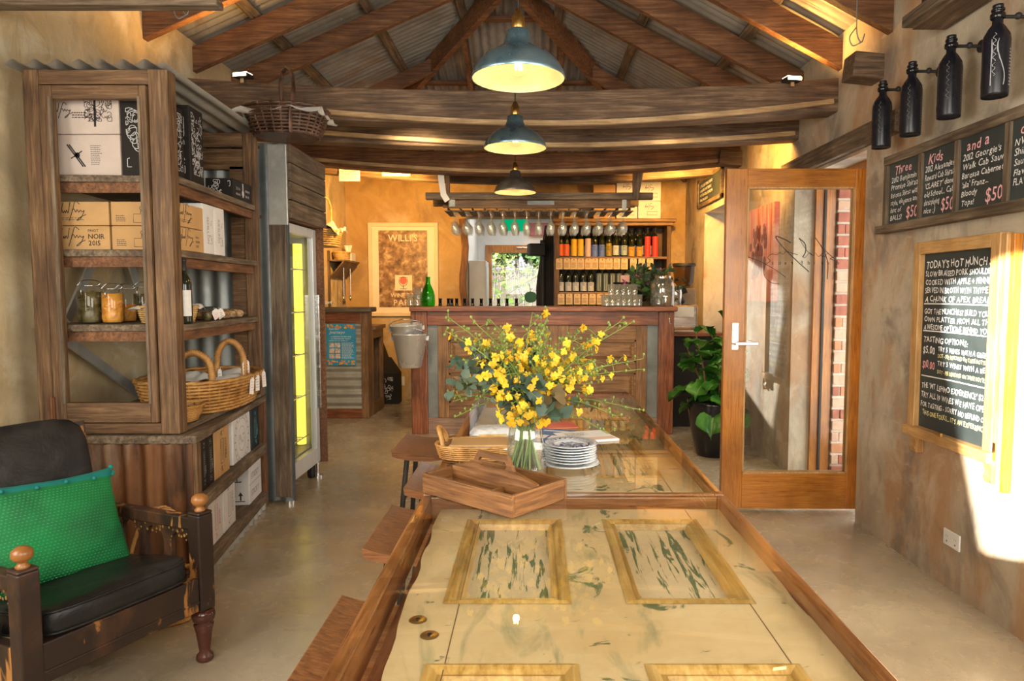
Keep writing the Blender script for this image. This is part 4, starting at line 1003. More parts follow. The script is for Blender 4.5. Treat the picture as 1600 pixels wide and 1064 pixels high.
# big baskets on the cabinet floor
zb = .717
bb, PB = basket('long_wicker_basket', 'long honey wicker basket with white tags hanging over its side', (-1.76, 3.6, zb), .26, .38, .16, WICKER, 9, 1.2, R(4), stake=40)
for yy, xa, xb, s in ((-.27, -.02, .14, 1), (.04, .06, .19, 1.12)):
    q = curve([(xa, yy, .08), (xa, yy, .2*s), (xa+.02, yy, .27*s), ((xa+xb)/2, yy+.01, .3*s), (xb-.02, yy+.02, .27*s), (xb, yy+.03, .2*s), (xb, yy+.03, .08)], 8)
    hd = MB().tube(q, .015, 8)
    for i in range(0, len(q)-1, 1):
        hd.tube([q[i]+Vector((.0, 0, 0)), mix(q[i], q[i+1], .45)], .0185, 8)
    hd.build('handle', WICKER, bb)
cloth('paper_lining', PAPER, bb, .18, .17, .15, .02, 8, .02).location = (0, .1, 0)
for i, (dy, dz) in enumerate(((-.03, .16), (.06, .165), (.17, .17))):
    swing_tag(bb, bb.location+Vector((.268-.004*i, dy, dz)), .1, .032, -.12+.1*i, i+1)
swing_tag(bb, bb.location+Vector((.2, .07, .24)), .1, .055, .05, 1, '$5.00')
swing_tag(bb, bb.location+Vector((.08, .02, .2)), .1, .03, .05, 2)
rb, P_ = basket('round_wicker_bowl', 'small round two-tone wicker bowl in front of the long basket', (-1.655, 3.135, zb), .105, .105, .075, WICKER, 8, 1.5, r=.0065)
cloth('paper_lining', CARTON_KRAFT, rb, .06, .06, .07, .01, 5, 0)
packet('brown paper packet lying on the cabinet floor behind the door rail', (-1.9, 3.12, zb), .2, .13, .06, mat('brown_packet', ((.35, .2, .09), (.6, .42, .22)), nscale=6), .3, 7, None)

# cartons on the shelf base
def low(label, px0, px1, z, h, m, prints, dep=.3, dy=0):
    ya, yb_ = face_y(px0)+.003+dy, face_y(px1)-.003+dy; ym = (ya+yb_)/2
    n = Vector((.99, .138, 0)); c = Vector((face_x(ym)-.032, ym, 0))-n*dep/2
    return carton(label, (c.x, c.y, z), (dep, (yb_-ya)*1.005, h), R(7.9), m, prints, seam=False)
def pr_roset(q, P, w_, h_):
    for r_, wd in ((.42, .004), (.33, .003), (.2, .003)): q.ring2(P, w_*.5, h_*.48, w_*r_, wd)
    scribble(q, P, w_*.36, w_*.64, h_*.38, h_*.58, 20, .002, 3)
    for i in range(20):
        a = 2*PI*i/20; q.stroke(P, [(w_*(.5+.35*math.cos(a)), h_*.48+w_*.35*math.sin(a)), (w_*(.5+.4*math.cos(a)), h_*.48+w_*.4*math.sin(a))], .007)
low('black carton beside the timber post of the low shelf unit', 311, 317.5, .4, .24, CARTON_BLACK, [('R', pr_band(1), SILVER_INK)])
low('black carton with silver rosettes, second from the low shelf post', 318, 327, .4, .24, CARTON_BLACK, [('R', pr_band(2, 'SHIRAZ'), SILVER_INK)])
low('black carton touching the kraft carton on the upper low shelf', 327.5, 338, .4, .24, CARTON_BLACK, [('R', pr_band(3, 'SHIRAZ'), SILVER_INK)])
low('kraft carton between black cartons and the white rosette carton', 338.5, 362, .4, .245, CARTON_KRAFT, [('R', pr_band(4, 'MERLOT'), INK)])
low('white carton with a large round rosette print', 367, 395, .4, .235, CARTON_WHITE, [('R', pr_roset, INK_GREY)])
low('dark carton with teal print at the far end of the low shelf unit', 396.5, 408.5, .4, .235, CARTON_TEAL, [('R', pr_band(6, 'REDS'), TEAL_INK)])
low('kraft carton on the lowest shelf beside the armchair', 314, 327, .1, .24, CARTON_KRAFT, [('R', pr_band(7), INK)])
low('white carton with red print on the lowest shelf', 327.5, 349, .1, .245, CARTON_WHITE, [('R', pr_band(8, 'ROSE'), INK_RED)])
low('white carton with grey print next to the red printed one', 349.5, 369, .1, .24, CARTON_WHITE, [('R', pr_band(9, 'RIESLING'), INK_GREY)])
def pr_stk(q, P, w_, h_):
    q.text(P, 'STICKY', h_*.22, w_*.14, h_*.18, maxw=w_*.75); q.text(P, 'STICKY', h_*.22, w_*.14, h_*.62, maxw=w_*.75); q.stroke(P, [(0, h_*.5), (w_, h_*.5)], .003)
def pr_arrow(q, P, w_, h_):
    for k in (.7, .84):
        q.stroke(P, [(w_*k, h_*.12), (w_*k, h_*.26)], .008); q.add([P @ Vector((w_*k-.014, h_*.24, .001)), P @ Vector((w_*k+.014, h_*.24, .001)), P @ Vector((w_*k, h_*.34, .001))], [(0, 1, 2)])
    q.stroke(P, [(w_*.64, h_*.1), (w_*.92, h_*.1)], .005)
    q.disc2(P, w_*.78, h_*.78, .018); q.stroke(P, [(w_*.78, h_*.74), (w_*.78, h_*.6)], .005); q.stroke(P, [(w_*.7, h_*.6), (w_*.86, h_*.6)], .006)
low('white carton marked STICKY with handling arrows on the lowest shelf', 390.5, 410, .1, .225, CARTON_WHITE, [('R', pr_stk, INK_GREY), ('F', pr_arrow, INK)])

# ---- fridge and its iron and timber surround
XF = -1.5
FR = thing('fridge_surround', 'iron-clad panel and slatted timber box boxing in the drinks fridge', 'fridge surround', (-1.88, 4.3, 0)); fa = FR.location
sp = MB(); sp.sheet(lambda u, v: Vector((-2.22+.735*u, 4.175+.006*math.sin(2*PI*u*9.5), .02+2.19*v)), 90, 1); sp.build('iron_panel', GALV_DARK, FR, at=fa)
MB().box(-1.6, -1.485, 4.15, 4.168, 1.72, 2.2).build('galvanised_sheet', GALV, FR, at=fa, bevel=.004)
MB().box(-1.6, -1.5, 4.15, 4.166, .05, 1.72).build('weathered_board', GREYWOOD('z'), FR, at=fa, bevel=.003)
tz0, tz1 = atY(450, 341, 4.17).z, atY(450, 224, 4.17).z
tb = MB(); hh = (tz1-tz0)/4
for i in range(4): tb.box(-1.49, -1.468, 4.17, 4.86, tz0+hh*i+.003, tz0+hh*(i+1)-.003)
tb.build('timber_slat', GREYWOOD('y'), FR, at=fa, bevel=.003)
MB().box(-2.2, -1.49, 4.18, 4.86, tz0, tz0+.02).box(-2.2, -1.49, 4.18, 4.86, tz1-.03, tz1-.01).box(-2.2, -1.49, 4.84, 4.86, .1, tz1-.03).build('box_board', RAFT('y'), FR, at=fa)
ft = MB()
ft.cyl((-1.53, 4.19, 0), (-1.53, 4.19, .02), .035).cyl((-1.53, 4.19, .02), (-1.53, 4.19, .06), .012); ft.build('levelling_foot', STEEL, FR, at=fa)
FD = thing('drinks_fridge', 'tall glass-door drinks fridge glowing yellow inside', 'fridge', (-1.82, 4.53, 0)); da = FD.location
zf0, zf1 = .13, tz0-.012
bd = MB()
bd.box(-2.18, -1.58, 4.21, 4.24, zf0, zf1).box(-2.18, -1.58, 4.8, 4.83, zf0, zf1).box(-2.2, -2.17, 4.21, 4.83, zf0, zf1).box(-2.18, -1.58, 4.24, 4.8, zf0, zf0+.1).box(-2.18, -1.58, 4.24, 4.8, zf1-.06, zf1)
bd.build('fridge_body', mat('fridge_liner', ((.2, .21, .21), (.3, .31, .31)), rough=(.3, .4), bump=0), FD, at=da, bevel=.003)
do = MB(); dx0, dx1 = -1.575, -1.535
do.box(dx0, dx1, 4.2, 4.27, zf0-.02, zf1).box(dx0, dx1, 4.76, 4.83, zf0-.02, zf1).box(dx0, dx1, 4.27, 4.76, zf1-.06, zf1).box(dx0, dx1, 4.27, 4.76, zf0-.02, zf0+.09)
do_ = do.build('door', ALU, FD, at=da, bevel=.004)
MB().box(dx0+.015, dx0+.02, 4.27, 4.76, zf0+.09, zf1-.06).build('door_glass', PANE, do_, at=da)
MB().box(dx1, dx1+.03, 4.775, 4.8, .5, 1.3).build('door_handle', STEEL, do_, at=da, bevel=.004)
MB().cyl((-1.64, 4.755, zf0+.12), (-1.64, 4.755, zf1-.1), .031).build('light_tube', glow('fridge_tube', (1, .76, .1), .95), FD, at=da)
for i in range(5):
    z = zf0+.18+i*.29; q = MB()
    for k in range(9): q.cyl((-2.15, 4.27+k*.06, z), (-1.6, 4.27+k*.06, z), .003, n=5)
    q.cyl((-1.6, 4.25, z), (-1.6, 4.79, z), .004, n=5); q.build('wire_shelf', STEEL, FD, at=da)
ck = MB()
for y in (4.26, 4.78):
    ck.cyl((-1.6, y, .05), (-1.57, y, .05), .05); ck.box(-1.62, -1.55, y-.03, y+.03, .09, .13)
ck.build('caster', BLACK, FD, at=da, bevel=.003)
lt = MB().cyl((-1.55, 4.81, 0), (-1.55, 4.81, .015), .04).cyl((-1.55, 4.81, .015), (-1.55, 4.81, .12), .01); lt.build('levelling_foot', STEEL, FD, at=da)
gcol = (GREEN_GLASS, BOTTLE, mat('amber_juice', ((.6, .3, .03), (.75, .45, .08)), bump=0, rough=(.1, .2)))
for i in range(4):
    for k in range(5):
        z = zf0+.185+i*.29; bottle('drink bottle standing in the glowing fridge', (-1.72, 4.33+k*.098, z), gcol[(i+k) % 3], WL, (.2, .45), BLACK if k % 2 else STEEL, .03, .22, 'bottles in the fridge', name='drink_bottle')
lamp('fridge_light', 'POINT', (-1.75, 4.55, 1.0), .25, (1, .8, .15), shadow_soft_size=.1)
# dark wicker hamper basket on top
hb, PH = basket('hamper_basket', 'dark wicker basket with hoop handle up on the iron panel', (-1.42, 4.0, tz1-.005), .225, .185, .15, WICKER_DARK, 8, 1.35, 0, stake=26)
q = curve([(-.05, .15, .1), (-.075, .13, .25), (-.05, .06, .36), (.0, 0, .39), (.05, -.06, .35), (.085, -.13, .24), (.08, -.17, .1), (.07, -.15, .0)], 8)
h_ = MB()
for o_ in (-.012, 0, .012): h_.tube([p+Vector((0, o_, .004*math.sin(i*1.1+o_*90))) for i, p in enumerate(q)], .008, 6)
h_.build('handle', WICKER_DARK, hb)
cloth('cloth_lining', PAPER, hb, .24, .2, .125, .022, 11, .01)

# ---- armchair
AR = R(63.4)
AC = thing('armchair', 'worn dark timber armchair with black leather cushions and turned finials', 'armchair', (-1.305, 2.11, 0), AR)
lp = [(.001, 0), (.024, 0), (.03, .008), (.028, .022), (.018, .034), (.02, .05), (.028, .11), (.034, .135), (.024, .142), (.036, .15), (.04, .168), (.036, .186), (.028, .19)]
for sx in (-1, 1):
    x = sx*.28
    p = MB().box(x-.029, x+.029, -.029, .029, .19, .535); p.prism([(x-.029, -.029), (x+.029, -.029), (x+.029, .029), (x-.029, .029)], .535, .545)
    o = p.build('front_post', DARKWOOD, AC, bevel=.006)
    MB().lathe(lp, 20, Matrix.Translation((x, 0, 0))).build('turned_leg', mat('dark_turned_leg', ((.04, .012, .008), (.1, .03, .018)), rough=(.15, .25), bump=0), o)
    MB().lathe([(.016, .543), (.019, .55), (.012, .556), (.011, .562), (.022, .568), (.028, .58), (.026, .594), (.014, .604), (.001, .606)], 20, Matrix.Translation((x, 0, 0))).build('finial', KNOBWOOD, o)
    # side arm: rail, arched fretwork, slats
    MB().hexa([(x-.02, .03, .475), (x+.02, .03, .475), (x+.02, .6, .455), (x-.02, .6, .455), (x-.02, .03, .52), (x+.02, .03, .52), (x+.02, .6, .5), (x-.02, .6, .5)]).build('arm_rail', DARKWOOD, AC, bevel=.005)
    fr_ = MB(); n = 4; L0, L1 = .03, .6; wv = (L1-L0)/n
    for i in range(n):
        a, b = L0+i*wv, L0+(i+1)*wv; c = (a+b)/2; r_ = wv*.33
        # spandrel over an arch
        top = .478; spr = .415; pts = [(a, top), (a, spr), (c-r_, spr)]+[(c-r_*math.cos(PI*k/10), spr+r_*.9*math.sin(PI*k/10)) for k in range(1, 10)]+[(c+r_, spr), (b, spr), (b, top)]
        M4 = Matrix(((0, 0, 1, x), (1, 0, 0, 0), (0, 1, 0, 0), (0, 0, 0, 1)))
        m_ = len(pts); 
        for k in range(2, m_-3): fr_.prism([pts[k], pts[k+1], (pts[k+1][0], top), (pts[k][0], top)], -.008, .008, M4)
        fr_.prism([(a, spr), (c-r_, spr), (c-r_, top), (a, top)], -.008, .008, M4); fr_.prism([(c+r_, spr), (b, spr), (b, top), (c+r_, top)], -.008, .008, M4)
    fr_.build('fretwork', DARKWOOD, AC)
    for i in range(n+1):
        y = L0+i*wv; MB().box(x-.009, x+.009, max(L0, y-.021), min(L1, y+.021), .26, .418).build('slat', DARKWOOD, AC, bevel=.002)
    gm = MB(); M4 = plane((x-.0095, 0, 0), (0, -1, 0), (0, 0, 1)); gg = random.Random(5)
    for i in range(40): gm.disc2(M4, -(.06+.47*gg.random()), .43+.035*gg.random(), .003+.004*gg.random(), 6)
    gm.build('gilt_flower', mat('worn_gilt', ((.14, .075, .015), (.26, .15, .035)), bump=0), AC)
    MB().hexa([(x-.018, .03, .2), (x+.018, .03, .2), (x+.018, .6, .13), (x-.018, .6, .13), (x-.018, .03, .31), (x+.018, .03, .31), (x+.018, .6, .27), (x-.018, .6, .27)]).build('side_rail', DARKWOOD, AC, bevel=.005)
    MB().beam([(x, .62, 0), (x, .62, .3), (x, .72, .8)], .045, .045, (0, 1, .1)).build('rear_post', DARKWOOD, AC, bevel=.006)
MB().box(-.252, .252, -.022, .018, .195, .315).box(-.252, .252, -.026, .02, .225, .235).build('front_rail', DARKWOOD, AC, bevel=.006)
MB().box(-.258, .258, .6, .635, .12, .2).beam([(-.26, .7, .7), (.26, .7, .7)], .03, .08).build('rear_rail', DARKWOOD, AC, bevel=.005)
def cushion(sx, sy, t, M, pw=6, dome=.12, sag=0):
    q = MB(); n = 40; rs = []
    for sc, z in ((.9, -.5), (.975, -.47), (1, -.36), (1.0, .2), (.985, .4), (.95, .49), (.8, .5+dome*.35), (.55, .5+dome*.75), (.25, .5+dome), (.01, .5+dome)):
        ring = []
        for j in range(n):
            a = 2*PI*(j+.5)/n; c, s = math.cos(a), math.sin(a); k = (abs(c)**pw+abs(s)**pw)**(-1/pw)
            x, y = sx/2*k*c*sc, sy/2*k*s*sc
            ring.append(M @ Vector((x, y, z*t+.004*noise.noise(Vector((x*13, y*13, z*3))))))
        rs.append(ring)
    q.rings(rs); return q
MS = Matrix.Translation((0, -.02, .358)) @ Matrix.Rotation(R(-9), 4, 'X') @ Matrix.Translation((0, .285, 0))
cu = cushion(.5, .58, .085, MS)
o = cu.build('seat_cushion', LEATHER, AC)
pp = MB()
for z, sc in ((-.032, 1.0), (.03, .995)):
    pp.tube([MS @ Vector(((abs(math.cos(a))**6+abs(math.sin(a))**6)**(-1/6)*.25*sc*math.cos(a), (abs(math.cos(a))**6+abs(math.sin(a))**6)**(-1/6)*.29*sc*math.sin(a), z)) for a in [2*PI*(i+.5)/48 for i in range(48)]], .0045, 6, True)
pp.build('piping', LEATHER, o)
cushion(.52, .44, .1, Matrix.Translation((0, .62, .62)) @ Matrix.Rotation(R(76), 4, 'X')).build('back_cushion', LEATHER, AC)
# green pillow
PW = thing('green_pillow', 'bright green stitched pillow with teal edge on the armchair', 'pillow', (0, 0, 0), 0)
Mw = Matrix.Translation((-1.305, 2.11, 0)) @ Matrix.Rotation(AR, 4, 'Z')
cpos = Mw @ Vector((.01, .4, .495)); PW.location = cpos
Mp = Matrix.Rotation(AR, 4, 'Z') @ Matrix.Rotation(R(4), 4, 'Y') @ Matrix.Rotation(R(66), 4, 'X')
def pil(s, lo, hi):
    def fn(u, v):
        a, b = 2*u-1, lo+(hi-lo)*v; t = max(0, (1-a*a)*(1-b*b))**.42
        x = .245*a*(1-.1*(1-b*b)*(abs(a)**3)); y = .19*b*(1-.1*(1-a*a)*abs(b)**3)
        wv_ = .006*noise.noise(Vector((a*3, b*5, s)))+.008*math.sin(a*3+b*2)*.5
        return Mp @ Vector((x, y, s*.075*t+wv_))
    return fn
GREENP = mat('green_quilt', ((.0, .08, .022), (.0, .155, .036), (.0, .22, .05)), nscale=4, rough=(.65, .85), bump=.3)
TEALP = mat('teal_cotton', ((.0, .12, .11), (.0, .2, .17)), nscale=6, rough=(.7, .85), bump=.2)
MB().sheet(pil(1, -1, .8), 26, 24).sheet(pil(-1, -1, 1), 26, 24).build('pillow_cover', GREENP, PW)
MB().sheet(pil(1.0, .8, 1), 26, 6).build('pillow_border', TEALP, PW)
pm = MB(); f1 = pil(1, -1, 1)
for i in range(6): pm.sphere(f1(i/5, .9+.02*(i % 2))+Mp @ Vector((0, 0, .006)), .0075, 8, 6)
pm.sphere(f1(1, 1), .009, 8, 6).sphere(f1(1, .94)+Mp @ Vector((.006, 0, 0)), .008, 8, 6); pm.build('pompom', TEALP, PW)
sti = MB(); g = random.Random(3)
for r_ in range(30):
    v = .04+.84*r_/30
    for c in range(34):
        u = .06+.88*c/34+.008*(r_ % 3); a, b = f1(u, v), f1(u+.012, v); n = Mp @ Vector((0, 0, .0022)); d = Mp @ Vector((0, .0011, 0))
        sti.add([a+n-d, b+n-d, b+n+d, a+n+d], [(0, 1, 2, 3)])
sti.build('stitching', mat('pale_green_thread', ((.02, .22, .07), (.04, .3, .1)), bump=0), PW)
# wicker basket behind the armchair
wb_, P_ = basket('floor_basket', 'round wicker basket with hoop handle on the floor behind the armchair', (-1.5, 2.685, 0), .125, .115, .16, WICKER, 8, 1.1, .4)
h_ = MB(); q = [Vector((.118*math.cos(a), 0, .15+.3*math.sin(a))) for a in [PI*i/24 for i in range(25)]]
for ph in (0, 2.1, 4.2): h_.tube([p+Vector((0, .007*math.cos(i*.7+ph), .007*math.sin(i*.7+ph))) for i, p in enumerate(q)], .006, 6)
h_.build('handle', WICKER, wb_)

# ---- loft plank at upper left with a wire hook
lp_ = thing('loft_plank', 'rough plank projecting from the wall high above the display cabinet', 'plank', (-1.9, 3.0, 2.575))
MB().box(-2.3, atY(345, 5, 2.9).x, 2.86, 2.93, atY(200, 7, 2.86).z, atY(200, 7, 2.86).z+.03).build('plank_board', GREYWOOD('x'), lp_, at=lp_.location, bevel=.006)
def wire_hook(label, P, s=1):
    t = thing('wire_hook', label, 'hook', P)
    MB().tube(curve([(0, 0, .35*s), (0, 0, .05*s), (.03*s, 0, -.03*s), (.05*s, 0, .02*s)], 6), .003, 5).tube(curve([(0, 0, .06*s), (-.04*s, 0, .0), (-.02*s, 0, -.05*s), (.03*s, .0, -.03*s)], 6), .003, 5).build('wire', GALV_DARK, t)
wire_hook('bent wire hook hanging near the loft plank', atY(283, 15, 3.3), .8)
wire_hook('bent wire hook hanging from the roof above the glass door', atY(1338, 58, 3.4), .8)

# ---- small service counter in the back corner
cx1 = -1.73
ctz = atY(545, 480, 7.1).z
CO = thing('service_counter', 'small corner counter faced with level corrugated iron', 'counter', ((XL+cx1)/2, 7.3, 0)); co = CO.location
MB().box(XL+.005, cx1+.045, 7.03, 7.3, ctz-.05, ctz).build('worktop', GREYWOOD('x'), CO, at=co, bevel=.008)
corr_panel(MB(), XL+.02, cx1-.07, 7.105, .1, ctz-.16, .09, .011, 'h').build('iron_panel', GALV, CO, at=co)
MB().box(cx1-.075, cx1, 7.08, 7.13, 0, ctz-.05).build('corner_post', BARDOOR('z'), CO, at=co, bevel=.004)
MB().box(XL+.02, cx1-.075, 7.085, 7.12, 0, .1).build('lower_rail', REDGUM('x'), CO, at=co, bevel=.003)
MB().box(XL+.02, cx1-.075, 7.085, 7.12, ctz-.165, ctz-.05).build('upper_rail', REDGUM('x'), CO, at=co, bevel=.003)
MB().box(cx1-.03, cx1-.004, 7.13, 7.28, .0, ctz-.05).build('side_panel', BARDOOR('z'), CO, at=co)
zs = atY(590, 507, 7.6).z
MB().box(XL+.02, cx1+.03, 7.3, 7.8, zs-.045, zs).build('rear_top', BARDOOR('y'), CO, at=co, bevel=.004)
MB().box(cx1-.04, cx1, 7.28, 7.8, 0, .12).box(cx1-.04, cx1, 7.28, 7.34, .12, zs-.045).box(cx1-.04, cx1, 7.74, 7.8, .12, zs-.045).box(cx1-.04, cx1, 7.34, 7.74, zs-.14, zs-.045).build('side_frame', BARDOOR('z'), CO, at=co, bevel=.003)
MB().box(XL+.02, cx1-.045, 7.75, 7.79, .0, zs-.05).build('back_board', BEAM('z'), CO, at=co)
# blue event poster
PO = tag(MB().box(0, .33, -.002, 0, 0, .45).build('event_poster', mat('poster_blue', ((.02, .25, .5), (.06, .42, .68)), nscale=4, rough=(.4, .5), bump=0)), 'blue event poster with orange blossoms stuck to the corrugated counter', 'poster')
p0 = atY(511, 571, 7.085); PO.location = (p0.x, 7.087, p0.z)
ph_ = atY(511, 506, 7.085).z-p0.z; pw_ = atY(556, 540, 7.085).x-p0.x; PO.scale = (pw_/.33, 1, ph_/.45)
P = plane((0, -.002, 0), (1, 0, 0), (0, 0, 1)); q = MB()
q.text(P, 'HARVEST', .026, .03, .385, .01); q.text(P, 'Journeys', .045, .03, .345, .01, slant=.3); q.text(P, 'A WEEKEND OF FINE WINE', .018, .165, .305, .01, align='c', maxw=.26); q.text(P, 'IN THE BAROSSA VALLEY', .018, .165, .283, .01, align='c', maxw=.24)
lines(q, P, .17, .31, .07, .25, 16, .004, 4); lines(q, P, .03, .3, .262, .274, 1, .004, 2); q.build('poster_lettering', WHITE, PO)
g = random.Random(9); q = MB()
for i in range(70):
    y = g.choice((.425, .03)); q.disc2(P, g.uniform(.01, .32), max(.014, min(.436, y+g.uniform(-.022, .02))), g.uniform(.006, .013), 7, .0008+i*.00002)
q.build('poster_blossom', mat('poster_orange', ((.75, .12, .02), (.85, .35, .02), (.9, .6, .05)), nscale=40, bump=0), PO)
q = MB(); 
for i in range(3):
    for j in range(2): q.rect(P, .03+j*.066, .03+j*.066+.058, .075+i*.06, .075+i*.06+.05)
q.build('poster_photo', mat('poster_photo', ((.2, .12, .1), (.7, .6, .5), (.85, .8, .75)), nscale=40, bump=0), PO)
# wall bracket shelf with boxes and ladles
WS = thing('bracket_shelf', 'dark timber bracket shelf on the corner wall', 'shelf', (XL, 7.7, 1.6)); wz = atX(530, 405, XL+.15).z
ws = WS.location
yA = -XL*F/(835-512)*.985
def cy_(px, x=XL+.1): return atX(px, 400, x).y
y_a, y_b = 7.62, 8.25
MB().box(XL+.002, XL+.2, y_a, y_b, wz-.02, wz).build('shelf_board', BEAM('y'), WS, at=ws, bevel=.004)
MB().box(XL+.002, XL+.02, y_a, y_a+.05, wz-.55, wz+.1).box(XL+.002, XL+.02, y_b-.06, y_b, wz-.5, wz+.05).hexa([(XL+.02, y_a, wz-.2), (XL+.03, y_a, wz-.2), (XL+.03, y_b, wz-.2), (XL+.02, y_b, wz-.2), (XL+.17, y_a, wz-.02), (XL+.19, y_a, wz-.02), (XL+.19, y_b, wz-.02), (XL+.17, y_b, wz-.02)]).build('bracket', BEAM('z'), WS, at=ws)
t = thing('tissue_box', 'white and yellow tissue box on the dark bracket shelf', 'tissue box', (XL+.1, 8.13, wz))
MB().box(-.06, .06, -.09, .09, 0, .1).build('box', CARTON_WHITE, t, bevel=.003)
MB().sheet(lambda u, v: Vector((.04*(u-.5)*(1+v), .05*(u-.5)+.02*math.sin(6*u), .1+.09*v)), 8, 6).build('tissue', PAPER, t)
t, P_ = basket('shelf_basket', 'little straw basket beside the tissue box on the dark shelf', (XL+.1, 7.85, wz), .08, .13, .09, STRAW, 6, 1.1, stake=16)
for i, (y, lab) in enumerate(((7.8, 'steel ladle hanging under the bracket shelf near the fridge'), (8.08, 'steel ladle hanging under the bracket shelf, second from the fridge'))):
    t = thing('ladle', lab, 'ladle', (XL+.13, y, wz-.45)); MB().tube([(0, 0, .4), (0, 0, .05)], .006, 6).sphere((.0, 0, .02), .035, 12, 8, (.5, 1, 1)).build('ladle_body', STEEL, t)
# bag hanging on the wall, cloth, glass
t, P_ = basket('hanging_basket', 'pale paper-lined wicker basket hanging on the wall beyond the fridge', (XL+.17, 7.0, atY(510, 386, 7.0).z), .15, .2, .16, STRAW, 7, 1.3, stake=18)
cloth('paper_lining', PAPER, t, .17, .22, .2, .06, 4, .03); MB().tube(curve([(0, -.2, .14), (.02, -.16, .4), (.02, 0, .5), (.02, .16, .4), (0, .2, .14)], 6), .01, 6).build('handle', STRAW, t)
MB().tube([(-.165, 0, .5), (.02, 0, .505)], .008, 6).build('wall_hook', GALV_DARK, t)
q = cloth('folded_cloth', PAPER, None, .13, .1, .03, .02, 5, .006); q.location = (atY(500, 470, 7.15).x-.02, 7.15, ctz+.018); tag(q, 'crumpled white cloth on the service counter', 'cloth')
def stemglass_prof(s=1.0): return [(.001, 0), (.034*s, .002), (.034*s, .004), (.006*s, .01), (.004*s, .03), (.004*s, .085*s), (.012*s, .095*s), (.032*s, .12*s), (.037*s, .15*s), (.034*s, .18*s), (.028*s, .205*s)]
o = MB().lathe(stemglass_prof(.8), 18).build('wine_glass', CLEAR); o.location = (atY(514, 470, 7.2).x, 7.22, ctz); tag(o, 'single stemmed glass on the service counter', 'glass')
# framed poster on the back wall
fx0, fx1 = atY(576, 420, 8.38).x, atY(685, 420, 8.38).x; fz0, fz1 = atY(630, 494, 8.38).z, atY(630, 348, 8.38).z
PF = thing('framed_poster', 'cream framed brown wine bar poster on the ochre wall', 'picture', ((fx0+fx1)/2, 8.37, fz0)); pf = PF.location
W_, H_ = fx1-fx0, fz1-fz0; b = .045
MB().box(fx0, fx0+b, 8.36, 8.4, fz0, fz1).box(fx1-b, fx1, 8.36, 8.4, fz0, fz1).box(fx0+b, fx1-b, 8.36, 8.4, fz1-b, fz1).box(fx0+b, fx1-b, 8.36, 8.4, fz0, fz0+b).build('picture_frame', mat('cream_frame', ((.62, .5, .33), (.72, .6, .42)), bump=.03), PF, at=pf, bevel=.004)
MB().box(fx0+b, fx1-b, 8.382, 8.39, fz0+b, fz1-b).build('mount', mat('cream_mount', ((.7, .62, .48), (.76, .68, .54)), bump=0), PF, at=pf)
ax0, ax1 = atY(592, 420, 8.38).x, atY(668, 420, 8.38).x; az0, az1 = atY(630, 480, 8.38).z, atY(630, 360, 8.38).z
ar = MB().box(ax0, ax1, 8.378, 8.382, az0, az1).build('print', mat('brown_print', ((.05, .025, .012), (.26, .14, .06), (.6, .45, .25)), nscale=13, detail=9, rough=(.4, .5), bump=0), PF, at=pf)
P = plane((ax0, 8.3775, az0), (1, 0, 0), (0, 0, 1)); aw, ah = ax1-ax0, az1-az0
q = MB()
q.text(P, "WILLI'S", .115, aw*.5, ah*.86, .012, align='c', maxw=aw*.62); q.text(P, 'WINE BAR', .07, aw*.52, ah*.13, .006, align='c', maxw=aw*.62); q.text(P, 'PARIS', .1, aw*.52, ah*.025, .008, align='c', maxw=aw*.62)
q.rect(P, aw*.33, aw*.68, ah*.22, ah*.42, .001); q.build('poster_lettering', mat('poster_cream', ((.7, .58, .4), (.78, .66, .48)), bump=0), ar, at=pf)
q = MB(); q.ring2(P, aw*.5, ah*.345, aw*.085, .006, 20, PI*1.0, 2*PI, .0016, 1.3); q.stroke(P, [(aw*.5, ah*.295), (aw*.5, ah*.245)], .007, .0016); q.stroke(P, [(aw*.43, ah*.24), (aw*.57, ah*.24)], .007, .0016); q.stroke(P, [(aw*.415, ah*.345), (aw*.42, ah*.39), (aw*.58, ah*.39), (aw*.585, ah*.345)], .006, .0016)
q.build('poster_glass_line', INK, ar, at=pf); q = MB(); q.disc2(P, aw*.5, ah*.35, aw*.075, 18, .0013, 1.1); q.build('poster_wine', INK_RED, ar, at=pf)
# black carrier bags and outlet by the back wall
def gift_bag(label, x, y, w_, d_, h, sd):
    t = thing('gift_bag', label, 'bag', (x, y, 0))
    q = MB().box(-w_/2, w_/2, -d_/2, d_/2, 0, h*.66); q.add([(-w_/2, -d_/2, h*.66), (w_/2, -d_/2, h*.66), (w_/2, d_/2, h*.66), (-w_/2, d_/2, h*.66), (-w_*.12, 0, h), (w_*.12, 0, h)], [(0, 1, 5, 4), (2, 3, 4, 5), (1, 2, 5), (3, 0, 4)])
    q.build('bag_body', CARTON_BLACK, t, bevel=.003); q = MB(); scribble(q, plane((-w_/2, -d_/2, 0), (1, 0, 0), (0, 0, 1)), w_*.25, w_*.75, h*.1, h*.58, 26, .006, sd); q.build('bag_print', SILVER_INK, t)
gift_bag('black gable-top carry box with white scroll print on the floor', atY(608, 600, 8.1).x, 8.1, .26, .2, .55, 3)
gift_bag('taller black carry box standing against the corner counter', atY(596, 590, 8.28).x-.02, 8.29, .2, .16, .78, 4)
t = thing('power_outlet', 'white power outlet low on the ochre wall', 'outlet', (atY(627, 604, 8.39).x, 8.395, .22)); MB().box(-.04, .04, -.01, .004, -.05, .06).build('plate', WHITE, t, bevel=.003)

